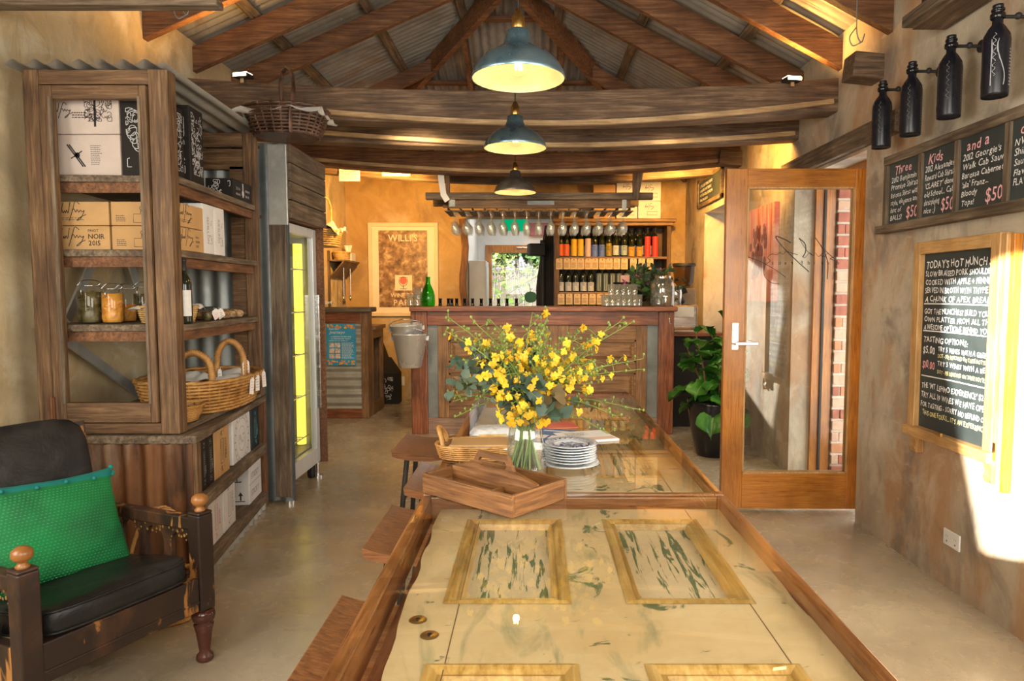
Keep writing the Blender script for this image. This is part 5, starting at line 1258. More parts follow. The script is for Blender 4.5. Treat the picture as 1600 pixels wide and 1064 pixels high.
# ------------------------------------------------------------------ the bar, back shelf, hanging glasses
YBAR = 6.3
bx0, bx1 = atY(640, 485, 6.25).x, atY(1058, 485, 6.25).x
btz = atY(800, 479, 6.25).z
BA = thing('bar_counter', 'timber bar counter faced with reclaimed panelled doors', 'bar', (.08, 6.6, 0)); ba = BA.location
def BX(px, y=YBAR): return atY(px, 560, y).x
MB().box(bx0, bx1, 6.22, 6.62, btz-.045, btz).build('bar_top', REDGUM('x'), BA, at=ba, bevel=.008)
for a, b in ((643, 668), (1028, 1052)):
    MB().box(BX(a), BX(b), 6.27, 6.41, 0, btz-.045).build('post', REDGUM('z'), BA, at=ba, bevel=.008)
zr0 = atY(800, 508, YBAR).z
MB().box(BX(668), BX(1028), 6.29, 6.35, zr0, btz-.045).build('top_rail', REDGUM('x'), BA, at=ba, bevel=.004)
zk = atY(800, 653, YBAR).z
MB().box(BX(668), BX(1028), 6.3, 6.35, 0, zk).build('kick_board', wood('kick_board', (.16, .09, .06), (.3, .19, .14), (.42, .3, .23), 'x'), BA, at=ba, bevel=.004)
for a, b in ((668, 684), (1011, 1028)): MB().box(BX(a), BX(b), 6.33, 6.36, zk, zr0).build('iron_strip', GALV_DARK, BA, at=ba)
def panel_door(x0, x1, z0, z1):
    w_ = x1-x0; m = MB(); s = .1
    d = MB().box(x0, x0+s, 6.31, 6.35, z0, z1).box(x1-s, x1, 6.31, 6.35, z0, z1).build('panel_door', BARDOOR('z'), BA, at=ba, bevel=.004)
    zs = [z0, z0+.19, z0+.19+(z1-z0-.38)*.47, z0+.19+(z1-z0-.38)*.47+.1, z1-.17, z1]
    r = MB(); r.box(x0+s, x1-s, 6.312, 6.35, zs[0], zs[1]-.05).box(x0+s, x1-s, 6.312, 6.35, zs[2], zs[3]).box(x0+s, x1-s, 6.312, 6.35, zs[4]+.03, zs[5]); r.build('door_rail', BARDOOR('x'), d, at=ba, bevel=.004)
    p = MB()
    for a, b in ((zs[1]-.05, zs[2]), (zs[3], zs[4]+.03)):
        p.box(x0+s, x1-s, 6.343, 6.35, a, b)
        p.hexa([(x0+s+.06, 6.33, a+.06), (x1-s-.06, 6.33, a+.06), (x1-s-.03, 6.344, a+.03), (x0+s+.03, 6.344, a+.03), (x0+s+.06, 6.33, b-.06), (x1-s-.06, 6.33, b-.06), (x1-s-.03, 6.344, b-.03), (x0+s+.03, 6.344, b-.03)])
        for q in ((x0+s, x0+s+.015, a, b), (x1-s-.015, x1-s, a, b), (x0+s, x1-s, a, a+.015), (x0+s, x1-s, b-.015, b)): p.box(q[0], q[1], 6.322, 6.345, q[2], q[3])
    p.build('inset_panel', BARDOOR('x'), d, at=ba)
panel_door(BX(684), BX(858), zk, zr0); panel_door(BX(872), BX(1011), zk, zr0)
MB().box(BX(858), BX(872), 6.305, 6.35, zk, zr0).build('centre_post', BARDOOR('z'), BA, at=ba, bevel=.004)
MB().box(BX(650), BX(1040), 6.62, 7.05, .93, .97).box(BX(650), BX(1040), 6.6, 6.63, 0, .97).build('inner_worktop', STEEL, BA, at=ba)
MB().box(BX(655), BX(662), 6.255, 6.27, .985, 1.0).tube(curve([(BX(1043), 6.265, 1.13), (BX(1043), 6.24, 1.08), (BX(1043), 6.235, 1.04), (BX(1046), 6.25, 1.03)], 5), .004, 6).build('coat_hook', STEEL, BA, at=ba)
# buckets on the end post
def bucket(label, loc, rx, ry, sc=1):
    t = thing('bucket', label, 'bucket', loc); t.rotation_euler = (rx, ry, 0); t.scale = (sc, sc, sc)
    r0, r1, h = .1, .156, .29; n = 32
    q = MB().lathe([(.001, 0), (r0, 0), (r0, .01), (r0+.004, .012), (r1, h), (r1+.006, h+.004), (r1+.006, h+.012), (r1-.003, h+.006), (r0-.002, .014), (.001, .012)], n); q.build('bucket_body', ZINC, t)
    MB().tube(curve([(-r1, 0, h-.03), (-r1*.9, -.07, h+.03), (0, -.15, h+.07), (r1*.9, -.07, h+.03), (r1, 0, h-.03)], 8), .0045, 6).build('handle', STEEL, t)
    for sx in (-1, 1): MB().box(sx*r1-.012, sx*r1+.012, -.02, .02, h-.05, h-.01).build('handle_lug', ZINC, t, bevel=.003)
bz = atY(641, 574, 6.05).z; bxx = atY(641, 560, 6.06).x
bucket('outer zinc bucket hanging upright on the bar end post', (bxx, 6.06, bz), 0, 0)
bucket('tilted zinc bucket nested inside the hanging one', (bxx-.006, 6.06, bz+.105), R(4), R(-4), .94)
MB_ = tag(MB().tube([(bxx+.0, 6.27, btz-.13), (bxx+.0, 6.15, btz-.13), (bxx, 6.12, btz-.1)], .007, 6).build('bucket_hook', STEEL), 'steel hook on the bar end post that holds the buckets', 'hook')
# on the bar top
o = MB().lathe([(.001, .002), (.05, 0), (.055, .012), (.055, .09), (.045, .14), (.02, .2), (.017, .25), (.02, .252), (.02, .262), (.015, .262)], 24).build('green_bottle', GREEN_GLASS); o.location = (atY(669, 470, 6.4).x, 6.4, btz); o.scale = (1.15, 1.15, 1.05); tag(o, 'bright green water bottle at the bar end', 'bottle')
def tumbler(label, loc, s=1, group=None):
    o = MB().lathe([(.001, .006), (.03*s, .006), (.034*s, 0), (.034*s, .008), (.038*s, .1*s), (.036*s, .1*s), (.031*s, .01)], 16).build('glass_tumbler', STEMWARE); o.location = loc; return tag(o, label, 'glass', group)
x_ = atY(652, 470, 6.4).x
t0_ = tumbler('stacked drinking glasses beside the green bottle, lower one', (x_, 6.4, btz), 1.15)
tumbler('drinking glass stacked on another beside the green bottle', (x_+.004, 6.4, btz+.062), 1.1)
tumbler('drinking glass standing behind the stacked pair by the green bottle', (x_-.075, 6.47, btz), 1.15)
tr0 = dup(t0_, (0, 6.5, btz), label='plain tumbler among the rows of glasses on the bar', group='tumblers on the bar')
first = True
for r_ in range(4):
    for c in range(7):
        p = (atY(948, 470, 6.35).x+c*.052*1.0+.0*r_, 6.33+r_*.085, btz)
        if p[0] > atY(1001, 470, 6.33).x+.03*r_: continue
        if first: tr0.location = p; first = False; tr0.scale = (.72, .72, .95)
        else: q = dup(tr0, p)
g = random.Random(2)
for c in range(5):  # a second layer stacked upside down
    dup(tr0, (atY(955, 470, 6.42).x+c*.055, 6.42, btz+.097))
# water dispenser jar
t = thing('drink_dispenser', 'large glass drink dispenser jar with a tap on the bar', 'drink dispenser', (atY(1035, 470, 6.42).x, 6.42, btz))
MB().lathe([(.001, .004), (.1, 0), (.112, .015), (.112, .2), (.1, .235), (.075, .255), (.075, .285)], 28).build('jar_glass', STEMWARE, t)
MB().lathe([(.001, .01), (.105, .012), (.106, .19), (.001, .19)], 24).build('water', WATER, t)
MB().lathe([(.079, .262), (.079, .295), (.07, .297), (.001, .298)], 24).build('lid', STEEL, t)
MB().cyl((0, -.108, .06), (0, -.16, .06), .01).cyl((0, -.15, .04), (0, -.15, .09), .009).box(-.02, .02, -.155, -.145, .088, .098).build('tap', STEEL, t)
g = random.Random(4); q = MB()
for i in range(16): q.cbox((g.uniform(-.07, .07), g.uniform(-.07, .07), g.uniform(.03, .15)), (.03, .03, .03), (g.uniform(0, 3), g.uniform(0, 3), 0))
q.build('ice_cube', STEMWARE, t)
# foliage arrangement behind the dispenser
def leaf_mesh(q, p, d, up, L, W, bend=.25, n=5, fold=.15, shape=1.0):
    d = Vector(d).normalized(); s = d.cross(Vector(up)); s = s.normalized() if s.length > 1e-4 else d.orthogonal().normalized(); nn = s.cross(d); p = Vector(p); v = []
    for i in range(n+1):
        t = i/n; c = p+d*(L*t)-nn*(bend*L*t*t); w_ = W*.5*(math.sin(PI*min(1, (t*.96+.02))**shape)); v += [c-s*w_+nn*(fold*w_), c, c+s*w_+nn*(fold*w_)]
    q.add(v, [f for i in range(n) for f in ((3*i, 3*i+1, 3*i+4, 3*i+3), (3*i+1, 3*i+2, 3*i+5, 3*i+4))], True)
FA = thing('foliage_arrangement', 'loose foliage and pink flower arrangement behind the glass dispenser', 'flowers', (atY(1020, 440, 6.56).x, 6.62, btz))
g = random.Random(12); lf = [MB(), MB()]; stq = MB(); fl_ = MB()
for i in range(34):
    a = g.uniform(0, 2*PI); e = g.uniform(.25, 1.35); L = g.uniform(.22, .36)
    d = Vector((math.cos(a)*math.cos(e)*1.15, math.sin(a)*math.cos(e)*.5, math.sin(e)*.85)); tip = Vector((0, 0, .1))+d*L
    pts = curve([(0, 0, .06), Vector((0, 0, .1))+d*L*.5+Vector((0, 0, .02)), tip], 4); stq.tube(pts, .003, 5)
    for k in range(9):
        p = mix(pts[1+k % (len(pts)-1)], tip, g.random()*.6); dd = (d+Vector((g.gauss(0, .8), g.gauss(0, .8), g.gauss(0, .7)))).normalized()
        leaf_mesh(lf[k % 2], p, dd, (g.gauss(0, 1), g.gauss(0, 1), 1), g.uniform(.05, .085), g.uniform(.035, .06))
    if i % 5 == 0:
        for k in range(14):
            dd = Vector((g.gauss(0, 1), g.gauss(0, 1), g.gauss(0, 1))).normalized(); leaf_mesh(fl_, tip, dd, (0, 0, 1), .035, .022)
lf[0].build('green_leaf', mat('arrangement_green', ((.03, .1, .02), (.1, .2, .05)), rough=(.4, .55)), FA); lf[1].build('grey_leaf', EUC, FA); stq.build('branch', STICK, FA); fl_.build('pink_blossom', mat('pink_petal', ((.5, .06, .3), (.72, .2, .42)), bump=0), FA)
MB().lathe([(.001, 0), (.05, 0), (.06, .02), (.05, .13), (.055, .14)], 18).build('vase', CLEAR, FA)
# espresso gear at the bar end
t = thing('coffee_grinder', 'tall coffee grinder with dark hopper at the wall end of the bar', 'coffee grinder', (atY(1068, 470, 7.0).x, 7.0, .002))
MB().box(-.1, .1, -.11, .12, .931, 1.36).build('grinder_body', mat('bronze_case', ((.2, .15, .1), (.32, .25, .17)), rough=(.3, .45)), t, bevel=.02)
MB().lathe([(.05, 1.36), (.1, 1.42), (.11, 1.58), (.11, 1.585), (.001, 1.585)], 20).build('hopper', glass('smoked_plastic', (.45, .4, .36)), t)
MB().lathe([(.118, 1.58), (.118, 1.61), (.001, 1.612)], 20).build('hopper_lid', BLACK, t)
MB().tube(curve([(-.04, -.14, 1.22), (-.1, -.2, 1.3), (-.02, -.22, 1.34)], 5), [.03]*11, 10).build('spout', BLACK, t)
t = thing('coffee_machine', 'chrome coffee machine partly behind the bar end post', 'coffee machine', (atY(1062, 520, 6.75).x, 6.7, 0))
MB().box(-.12, .14, -.1, .14, .96, 1.2).build('machine_body', STEEL, t, bevel=.02)
MB().box(-.1, .1, -.12, -.1, 1.08, 1.18).build('control_panel', WHITE, t, bevel=.004)
MB().box(-.1, .12, -.16, .1, .931, .96).build('drip_tray', STEEL, t, bevel=.006)
MB().lathe([(.001, 0), (.055, 0), (.06, .11), (.052, .17), (.058, .18)], 18, Matrix.Translation((-.06, -.03, 1.2))).build('milk_jug', STEEL, t)
MB().box(atY(1056, 560, 6.7).x-.12, XR-.02, 6.5, 7.15, .9, .93).build('side_bench', REDGUM('x'), None)
tag(bpy.data.objects['side_bench'], 'dark side bench under the coffee machine', 'bench'); MB().box(1.28, XR-.04, 6.64, 7.0, 0, .9).build('side_bench_base', BLACK, bpy.data.objects['side_bench'])
# till / dark screen
t = thing('point_of_sale_screen', 'tilted dark till screen behind the rows of tumblers', 'till', (atY(985, 455, 6.8).x, 6.85, .972))
M4 = Matrix.Translation((0, 0, .36)) @ Matrix.Rotation(R(-35), 4, 'X'); MB().box(-.16, .16, -.012, .012, -.12, .1, M4).build('screen', BLACKGLOSS, t, bevel=.004)
MB().box(-.09, .09, -.05, .1, 0, .02).box(-.02, .02, .02, .05, .02, .33).build('stand', BLACK, t, bevel=.004)
t = thing('recipe_card', 'little pale pink box standing on the till', 'box', (atY(979, 430, 6.85).x, 6.98, .972)); MB().box(-.045, .045, -.03, .03, 0, .52).build('card_box', mat('pink_box', ((.66, .4, .36), (.78, .5, .46)), bump=0), t, bevel=.003)
# the row of bottle tops standing on the inner worktop
first = None
for i, px in enumerate((688, 700, 706, 713, 726, 738, 752, 766, 779, 792, 807)):
    p = (atY(px, 470, 6.75).x, 6.75+.03*(i % 2), .972)
    if first is None: first = bottle('open wine bottle standing behind the bar, only its capped neck showing', p, cap=BLACKGLOSS, lab=WL, r=.038, h=.285, group='opened bottles behind the bar')
    else: dup(first, p)
    if i in (8, 9, 10): bpy.context.view_layer.objects.active = None
# ---- wine wall behind the bar
sx0, sx1 = atY(866, 420, 8.1).x, atY(1045, 420, 8.1).x
zt_ = atY(950, 343, 8.05).z
WSF = thing('wine_shelf', 'timber wine shelf with a moulded top on the back wall', 'shelf', ((sx0+sx1)/2, 8.25, 0)); wa = WSF.location
zA, zB = atY(950, 401, 8.1).z, atY(950, 456, 8.1).z
MB().box(sx0-.02, sx1+.07, 8.02, 8.4, zt_-.03, zt_+.01).box(sx0, sx1+.04, 8.05, 8.4, zt_-.07, zt_-.03).build('cornice', BARDOOR('x'), WSF, at=wa, bevel=.008)
for a, b in ((sx0, sx0+.06), (sx1-.03, sx1+.02)): MB().box(a, b, 8.08, 8.4, 0, zt_-.07).build('upright', PINE('z'), WSF, at=wa, bevel=.004)
for z in (zA, zB, .88): MB().box(sx0+.06, sx1-.03, 8.08, 8.4, z-.03, z).build('shelf', BARDOOR('x'), WSF, at=wa, bevel=.003)
MB().box(sx0+.06, sx1-.03, 8.385, 8.4, .3, zt_-.07).build('back_board', wood('shelf_back', (.04, .022, .01), (.09, .05, .025), (.16, .09, .045), 'z'), WSF, at=wa)
def lab(n, c, k=.8): return mat('label_'+n, (tuple(v*k for v in c), c), nscale=30, bump=0, rough=(.5, .6))
L_OR = lab('orange', (.75, .13, .02)); L_YE = lab('yellow', (.8, .48, .02)); L_PK = lab('pink', (.66, .5, .47)); L_BL = lab('blue', (.12, .2, .6)); L_MU = lab('mustard', (.45, .3, .02), .5)
L_WH = lab('white', (.66, .64, .6)); L_TE = lab('grey_teal', (.4, .5, .47)); L_AM = lab('amber', (.75, .33, .02)); L_RE = lab('red', (.75, .05, .04)); L_SI = lab('silver', (.5, .52, .54)); L_DK = lab('dark', (.1, .14, .13))
def sq(q, r, h): q.ring2(plane((0, -r*1.016, h*.32), (1, 0, 0), (0, 0, 1)), 0, 0, .012, .003, 14)
def bars(q, r, h):
    P = plane((0, -r*1.02, h*.32), (1, 0, 0), (0, 0, 1))
    for k in range(3): q.stroke(P, [(-.018, -.02+.018*k), (.018, -.02+.018*k)], .005)
row1 = [(875.7, L_OR, (.03, .47), None, 'orange'), (884.7, L_OR, (.03, .47), None, 'orange'), (896.5, L_YE, (.03, .66), None, 'tall yellow'), (907, L_YE, (.03, .66), None, 'tall yellow'), (918.5, L_PK, (.0, .68), None, 'pale pink'),
        (929, L_BL, (.0, .45), bars, 'blue'), (940, L_BL, (.0, .45), bars, 'blue'), (951, L_MU, (.03, .5), bars, 'mustard'), (962, L_WH, (.06, .42), sq, 'white'), (975, L_TE, (.06, .42), bars, 'grey'), (986.5, L_AM, (.02, .38), bars, 'amber'), (999, L_AM, (.02, .38), bars, 'amber'), (1011.5, L_RE, (.0, .7), sq, 'red'), (1023.5, L_RE, (.0, .7), sq, 'red')]
pos = {'orange': 'by the timber upright', 'tall yellow': 'near the left', 'blue': 'in the middle', 'amber': 'beside the red ones', 'red': 'at the shelf end'}
cnt = {}
for px, L_, lz, ex_, nm in row1:
    cnt[nm] = cnt.get(nm, 0)+1; n_same = sum(1 for r_ in row1 if r_[4] == nm)
    lb_ = f'wine bottle with {nm} label on the upper wine shelf' if n_same == 1 else f'{("first", "second")[cnt[nm]-1]} of two wine bottles with {nm} labels on the upper wine shelf'
    bottle(lb_, (atY(px, 395, 8.16).x, 8.16, zA), None, L_, lz, BLACK if nm not in ('white', 'grey') else STEEL, .036, .315 if nm not in ('red',) else .34, 'wine bottles on the upper shelf', ex_)
pb = None
for px in (880, 891, 902, 913, 924, 935, 946, 957, 968, 981, 993, 1005.5, 1017.5):
    p = (atY(px, 395, 8.26).x, 8.27, zA)
    if pb is None: pb = bottle('dark bottle in the second row on the upper wine shelf', p, cap=BLACKGLOSS, lab=L_WH, lz=(.1, .4), r=.036, h=.345, group='second row of bottles on the upper shelf')
    else: dup(pb, p)
row2 = [(876, L_SI), (888, L_SI), (899.5, L_SI), (911.5, L_SI), (923, L_SI)]
ob = None
for px, L_ in row2:
    p = (atY(px, 450, 8.16).x, 8.16, zB)
    if ob is None: ob = bottle('wine bottle with a silver wraparound label on the middle wine shelf', p, None, L_SI, (.03, .36), BLACKGLOSS, .039, .315, 'silver labelled bottles on the middle shelf', bars)
    else: dup(ob, p)
ob = None
def frame_l(q, r, h):
    P = plane((0, -r*1.02, 0), (1, 0, 0), (0, 0, 1)); q.stroke(P, [(-.014, h*.06), (.014, h*.06), (.014, h*.6), (-.014, h*.6), (-.014, h*.06)], .004)
for px in (935.7, 945.8, 956.7, 967, 979, 991, 1003, 1014):
    p = (atY(px, 450, 8.16).x, 8.16, zB)
    if ob is None:
        ob = bottle('slim dark bottle with a tall framed label on the middle wine shelf', p, None, L_DK, (.02, .66), BLACKGLOSS, .036, .33, 'slim dark bottles on the middle shelf', frame_l)
        ob.children[-1].data.materials[0] = SILVER_INK
    else: dup(ob, p)
ob = None
for k in range(9):
    p = (sx0+.12+k*.13, 8.17, .88)
    if ob is None: ob = bottle('dark bottle on the lowest wine shelf behind the bar top', p, cap=BLACKGLOSS, lab=L_WH, r=.038, h=.31, group='bottles on the lowest wine shelf')
    else: dup(ob, p)
# price tags on the shelf edges
def tagproto(label, p, group):
    o = MB().prism([(-.04, 0), (.04, 0), (.04, .115), (.03, .128), (-.03, .128), (-.04, .115)], -.003, 0, Matrix(((1,0,0,0),(0,0,1,0),(0,1,0,0),(0,0,0,1)))).build('price_tag', mat('manila_tag', ((.58, .4, .2), (.7, .52, .3)), nscale=9, bump=.02)); o.location = p; tag(o, label, 'price tag', group)
    q = MB(); P = plane((0, -.0035, 0), (1, 0, 0), (0, 0, 1)); lines(q, P, -.03, .03, .02, .08, 4, .005, 3); q.disc2(P, 0, .112, .006, 8); q.build('tag_writing', INK, o); return o
ot = None
for px in (874, 886, 897, 908, 919.5, 930, 941.5, 952.5, 964, 976, 990, 1003, 1016):
    p = (atY(px, 410, 8.06).x, 8.075, zA-.15)
    ot = tagproto('manila price tag hung on the upper wine shelf edge', p, 'price tags on the upper shelf edge') if ot is None else dup(ot, p)
ot = None
for px in (877, 889.5, 902, 914, 926, 938, 950, 962):
    p = (atY(px, 465, 8.06).x, 8.075, zB-.15)
    ot = tagproto('manila price tag hung on the middle wine shelf edge', p, 'price tags on the middle shelf edge') if ot is None else dup(ot, p)
# cartons on top of the wine shelf
zt2 = zt_+.011
def top_carton(label, pa, pb_, za, h, m, pr=None, y=8.18):
    x0, x1 = atY(pa, 310, y-.13).x, atY(pb_, 310, y-.13).x
    carton(label, ((x0+x1)/2, y, za), (x1-x0-.006, .26, h), 0, m, [('F', pr, INK_GREY)] if pr else [], seam=False)
def pr_lab(q, P, w_, h_): q.stroke(P, [(w_*.4, h_*.2), (w_*.85, h_*.2), (w_*.85, h_*.4), (w_*.4, h_*.4), (w_*.4, h_*.2)], .006); signature(q, P, w_*.3, h_*.65, w_*.4, .005)
top_carton('kraft carton on top of the wine shelf, under another kraft one', 927, 962, zt2, .2, CARTON_KRAFT, pr_lab)
top_carton('kraft carton lying on the other kraft carton on the wine shelf', 927, 962, zt2+.202, .19, CARTON_KRAFT, None)
top_carton('white carton on the wine shelf next to the kraft stack', 963, 996.5, zt2, .2, CARTON_WHITE, pr_lab)
top_carton('white carton on the wine shelf beside the wall corner', 997, 1033, zt2, .2, CARTON_WHITE, pr_lab)
top_carton('upper white carton in the stack next to the kraft cartons', 963, 996.5, zt2+.202, .24, CARTON_WHITE, pr_lab)
top_carton('upper white carton in the stack beside the wall corner', 997, 1033, zt2+.202, .22, CARTON_WHITE, pr_lab)

# ---- hanging glass rack
GR = thing('glass_rack', 'timber rack with iron straps hung over the bar to hold stemware', 'glass rack', (.1, 6.6, 2.1)); ga = GR.location
def GX(px, y=6.42): return atY(px, 310, y).x
def GZ(py, y=6.42): return atY(850, py, y).z
MB().box(GX(665), GX(1020), 6.4, 6.46, GZ(312), GZ(301)).build('front_beam', GREYWOOD('x'), GR, at=ga, bevel=.006)
MB().box(GX(700), GX(985), 6.42, 6.45, GZ(325), GZ(312.5)).build('front_board', PINE('x'), GR, at=ga, bevel=.004)
MB().box(GX(665), GX(1010), 6.88, 6.94, GZ(312), GZ(301)).build('rear_beam', GREYWOOD('x'), GR, at=ga, bevel=.006)
zg = GZ(329)
rl = MB(); cols = [atY(px, 340, 6.47).x for px in [709+19.0*i for i in range(15)]]
for i in range(16):
    x = cols[0]-.057+i*(cols[-1]-cols[0])/14; rl.box(x-.027, x+.027, 6.45, 6.9, zg-.004, zg+.004).box(x-.004, x+.004, 6.45, 6.9, zg+.004, zg+.035)
rl.build('stemware_rail', GREYWOOD('y'), GR, at=ga)
MB().box(cols[0]-.1, cols[-1]+.1, 6.46, 6.5, zg+.035, zg+.055).box(cols[0]-.1, cols[-1]+.1, 6.85, 6.89, zg+.035, zg+.055).build('cross_board', PINE('x'), GR, at=ga)
ir = MB().box(GX(824), GX(866), 6.414, 6.42, GZ(320), GZ(314)).box(GX(702), GX(711), 6.414, 6.42, GZ(323), GZ(312)).box(GX(972), GX(979), 6.414, 6.42, GZ(328), GZ(311)); ir.build('iron_strap', GALV_DARK, GR, at=ga)
MB().beam([(GX(689), 6.38, GZ(262)), (GX(691), 6.38, GZ(285)), (GX(694), 6.38, GZ(305)), (GX(700), 6.38, GZ(315))], .012, .055, (1, 0, 0)).build('white_strap', WHITE, GR, at=ga)
MB().box(GX(988), GX(995), 6.38, 6.42, GZ(306), GZ(258)).build('hanger_post', PINE('z'), GR, at=ga, bevel=.003)
MB().beam([(GX(1001), 6.37, GZ(260)), (GX(994), 6.37, GZ(300)), (GX(991), 6.37, GZ(313))], .012, .05, (1, 0, 0)).build('iron_hanger', GREYWOOD('z'), GR, at=ga)
MB().box(GX(697), GX(703), 6.4, 6.44, GZ(302), GZ(262)).build('hanger_post', PINE('z'), GR, at=ga, bevel=.003)
hgp = None
for i, x in enumerate(cols):
    for k in range(5):
        y = 6.49+k*.083
        if hgp is None:
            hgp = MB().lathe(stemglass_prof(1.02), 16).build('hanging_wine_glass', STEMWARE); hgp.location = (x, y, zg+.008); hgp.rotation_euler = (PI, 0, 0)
            tag(hgp, 'clear wine glass hanging upside down in the rack over the bar', 'glass', 'glasses in the hanging rack')
        else: dup(hgp, (x, y, zg+.008))
# notices under the beam
for a, b, c, d, lab_, n_ in ((530, 562, 252, 283, 'white printed notice hanging from the beam beside the corner', 8), (597, 641, 259, 275, 'wide white notice under the beam above the framed poster', 4)):
    p0, p1 = atY(a, d, 7.02), atY(b, c, 7.02)
    o = MB().box(0, p1.x-p0.x, 0, .004, 0, p1.z-p0.z+.03).build('notice', PAPER); o.location = (p0.x, 7.022, p0.z); tag(o, lab_, 'notice')
    q = MB(); lines(q, plane((0, 0, 0), (1, 0, 0), (0, 0, 1)), .02, p1.x-p0.x-.02, .02, p1.z-p0.z-.01, n_, .004, a); q.build('print', INK, o)
# ---- things in the back room doorway: coat, speaker, plates
x_ = atY(858, 420, 8.75).x
t = thing('black_coat', 'long black coat hanging beside the back room doorway', 'coat', (x_+.02, 8.8, 1.05))
def coat(u, v):
    a = 2*PI*u; z = 1.12*(1-v); w_ = .07+.1*min(1, v*1.5); return Vector((w_*math.cos(a)*(1+.12*math.sin(5*a)), .06*math.sin(a)*(1+.2*math.sin(4*a+v)), z))
MB().sheet(coat, 32, 10).build('coat_cloth', mat('black_cloth', ((.012, .011, .01), (.03, .028, .025)), rough=(.8, .9), bump=.2), t)
MB().sheet(lambda u, v: Vector((-.1+.035*math.cos(2*PI*u), .03*math.sin(2*PI*u)-.06, .9*(1-v)-.0+.03)), 14, 6).build('sleeve', BLACK, t)
MB().tube([(0, .0, 1.1), (0, .0, 1.19), (.3, .0, 1.19), (1.02-t.location.x+.19, 0, 1.19)], .008, 6).build('coat_rail', STEEL, t)
t = thing('loudspeaker', 'small black speaker on a bracket beside the coat', 'speaker', (atY(838, 388, 8.6).x, 8.56, atY(838, 400, 8.6).z))
MB().box(-.1, .1, -.08, .1, 0, .15, Matrix.Rotation(R(12), 4, 'Z')).build('speaker_box', BLACK, t, bevel=.012); MB().box(-.02, .02, .1, .6, .06, .1).build('bracket', BLACK, t)
t = thing('red_sign', 'dull red sign panel high beside the back doorway', 'sign', (atY(842, 362, 10.9).x, 10.9, atY(842, 368, 10.9).z)); MB().box(-.16, .16, 0, .1, 0, .2).build('panel', mat('dull_red', ((.3, .08, .09), (.4, .13, .13)), bump=0), t, bevel=.004)
t = thing('green_sign', 'dark green rounded sign hanging low at the back door', 'sign', (atY(829, 468, 10.93).x, 10.945, atY(829, 473, 10.93).z)); q = MB(); q.prism([(.11*math.cos(a)*(1 if abs(math.cos(a)) < .8 else .9)+0, .09*math.sin(a)+.09) for a in [2*PI*i/24 for i in range(24)]], -.006, .006, Matrix(((1,0,0,0),(0,0,1,0),(0,1,0,0),(0,0,0,1)))); q.build('panel', mat('dark_green_sign', ((.02, .09, .03), (.03, .13, .05)), bump=0), t)
MB().tube([(0, 0, .17), (-.02, .01, .3), (0, .0, .17)], .004, 5).build('cord', INK, t)
t = thing('grey_fridge', 'pale grey appliance against the side of the back room', 'appliance', (-.76, 9.6, 0)); MB().box(-.13, .1, -.3, .3, 0, 1.75).build('cabinet_body', WHITE_WALL, t, bevel=.01); MB().box(.1, .106, -.26, .26, .5, 1.68).build('door_panel', ALU, t, bevel=.003)

# ------------------------------------------------------------------ long glass-topped table and what stands on it
TZ = .76; TX0, TX1 = -.305, .52
PAINT = patchy('worn_cream_paint', ((.47, .34, .17), (.6, .46, .26)), [
    ((.5, .3, .1), 1.6, .5, .66, .6, 5, (1, 1, 1)), ((.34, .24, .12), 2.5, .52, .68, .65, 2, (1, 1, 1)), ((.16, .19, .1), 5, .56, .7, .7, 11, (2.5, .7, 1)), ((.05, .1, .045), 8, .62, .65, .88, 1, (1.3, .7, 1)), ((.05, .08, .04), 26, .65, .68, .85, 3, (.4, 1, 1))], rough=(.45, .6), bump=.05)
STREAK = patchy('flaked_panel_paint', ((.45, .34, .19), (.58, .46, .28)), [
    ((.05, .1, .045), 30, .545, .575, .9, 4, (2.2, .2, 1)), ((.4, .3, .17), 3, .55, .7, .5, 2, (1, 1, 1))], rough=(.45, .6), bump=.05)
GOLDTRIM = wood('ochre_moulding', (.3, .16, .03), (.48, .29, .08), (.6, .42, .16), 'y', rough=(.35, .5), bump=.05)
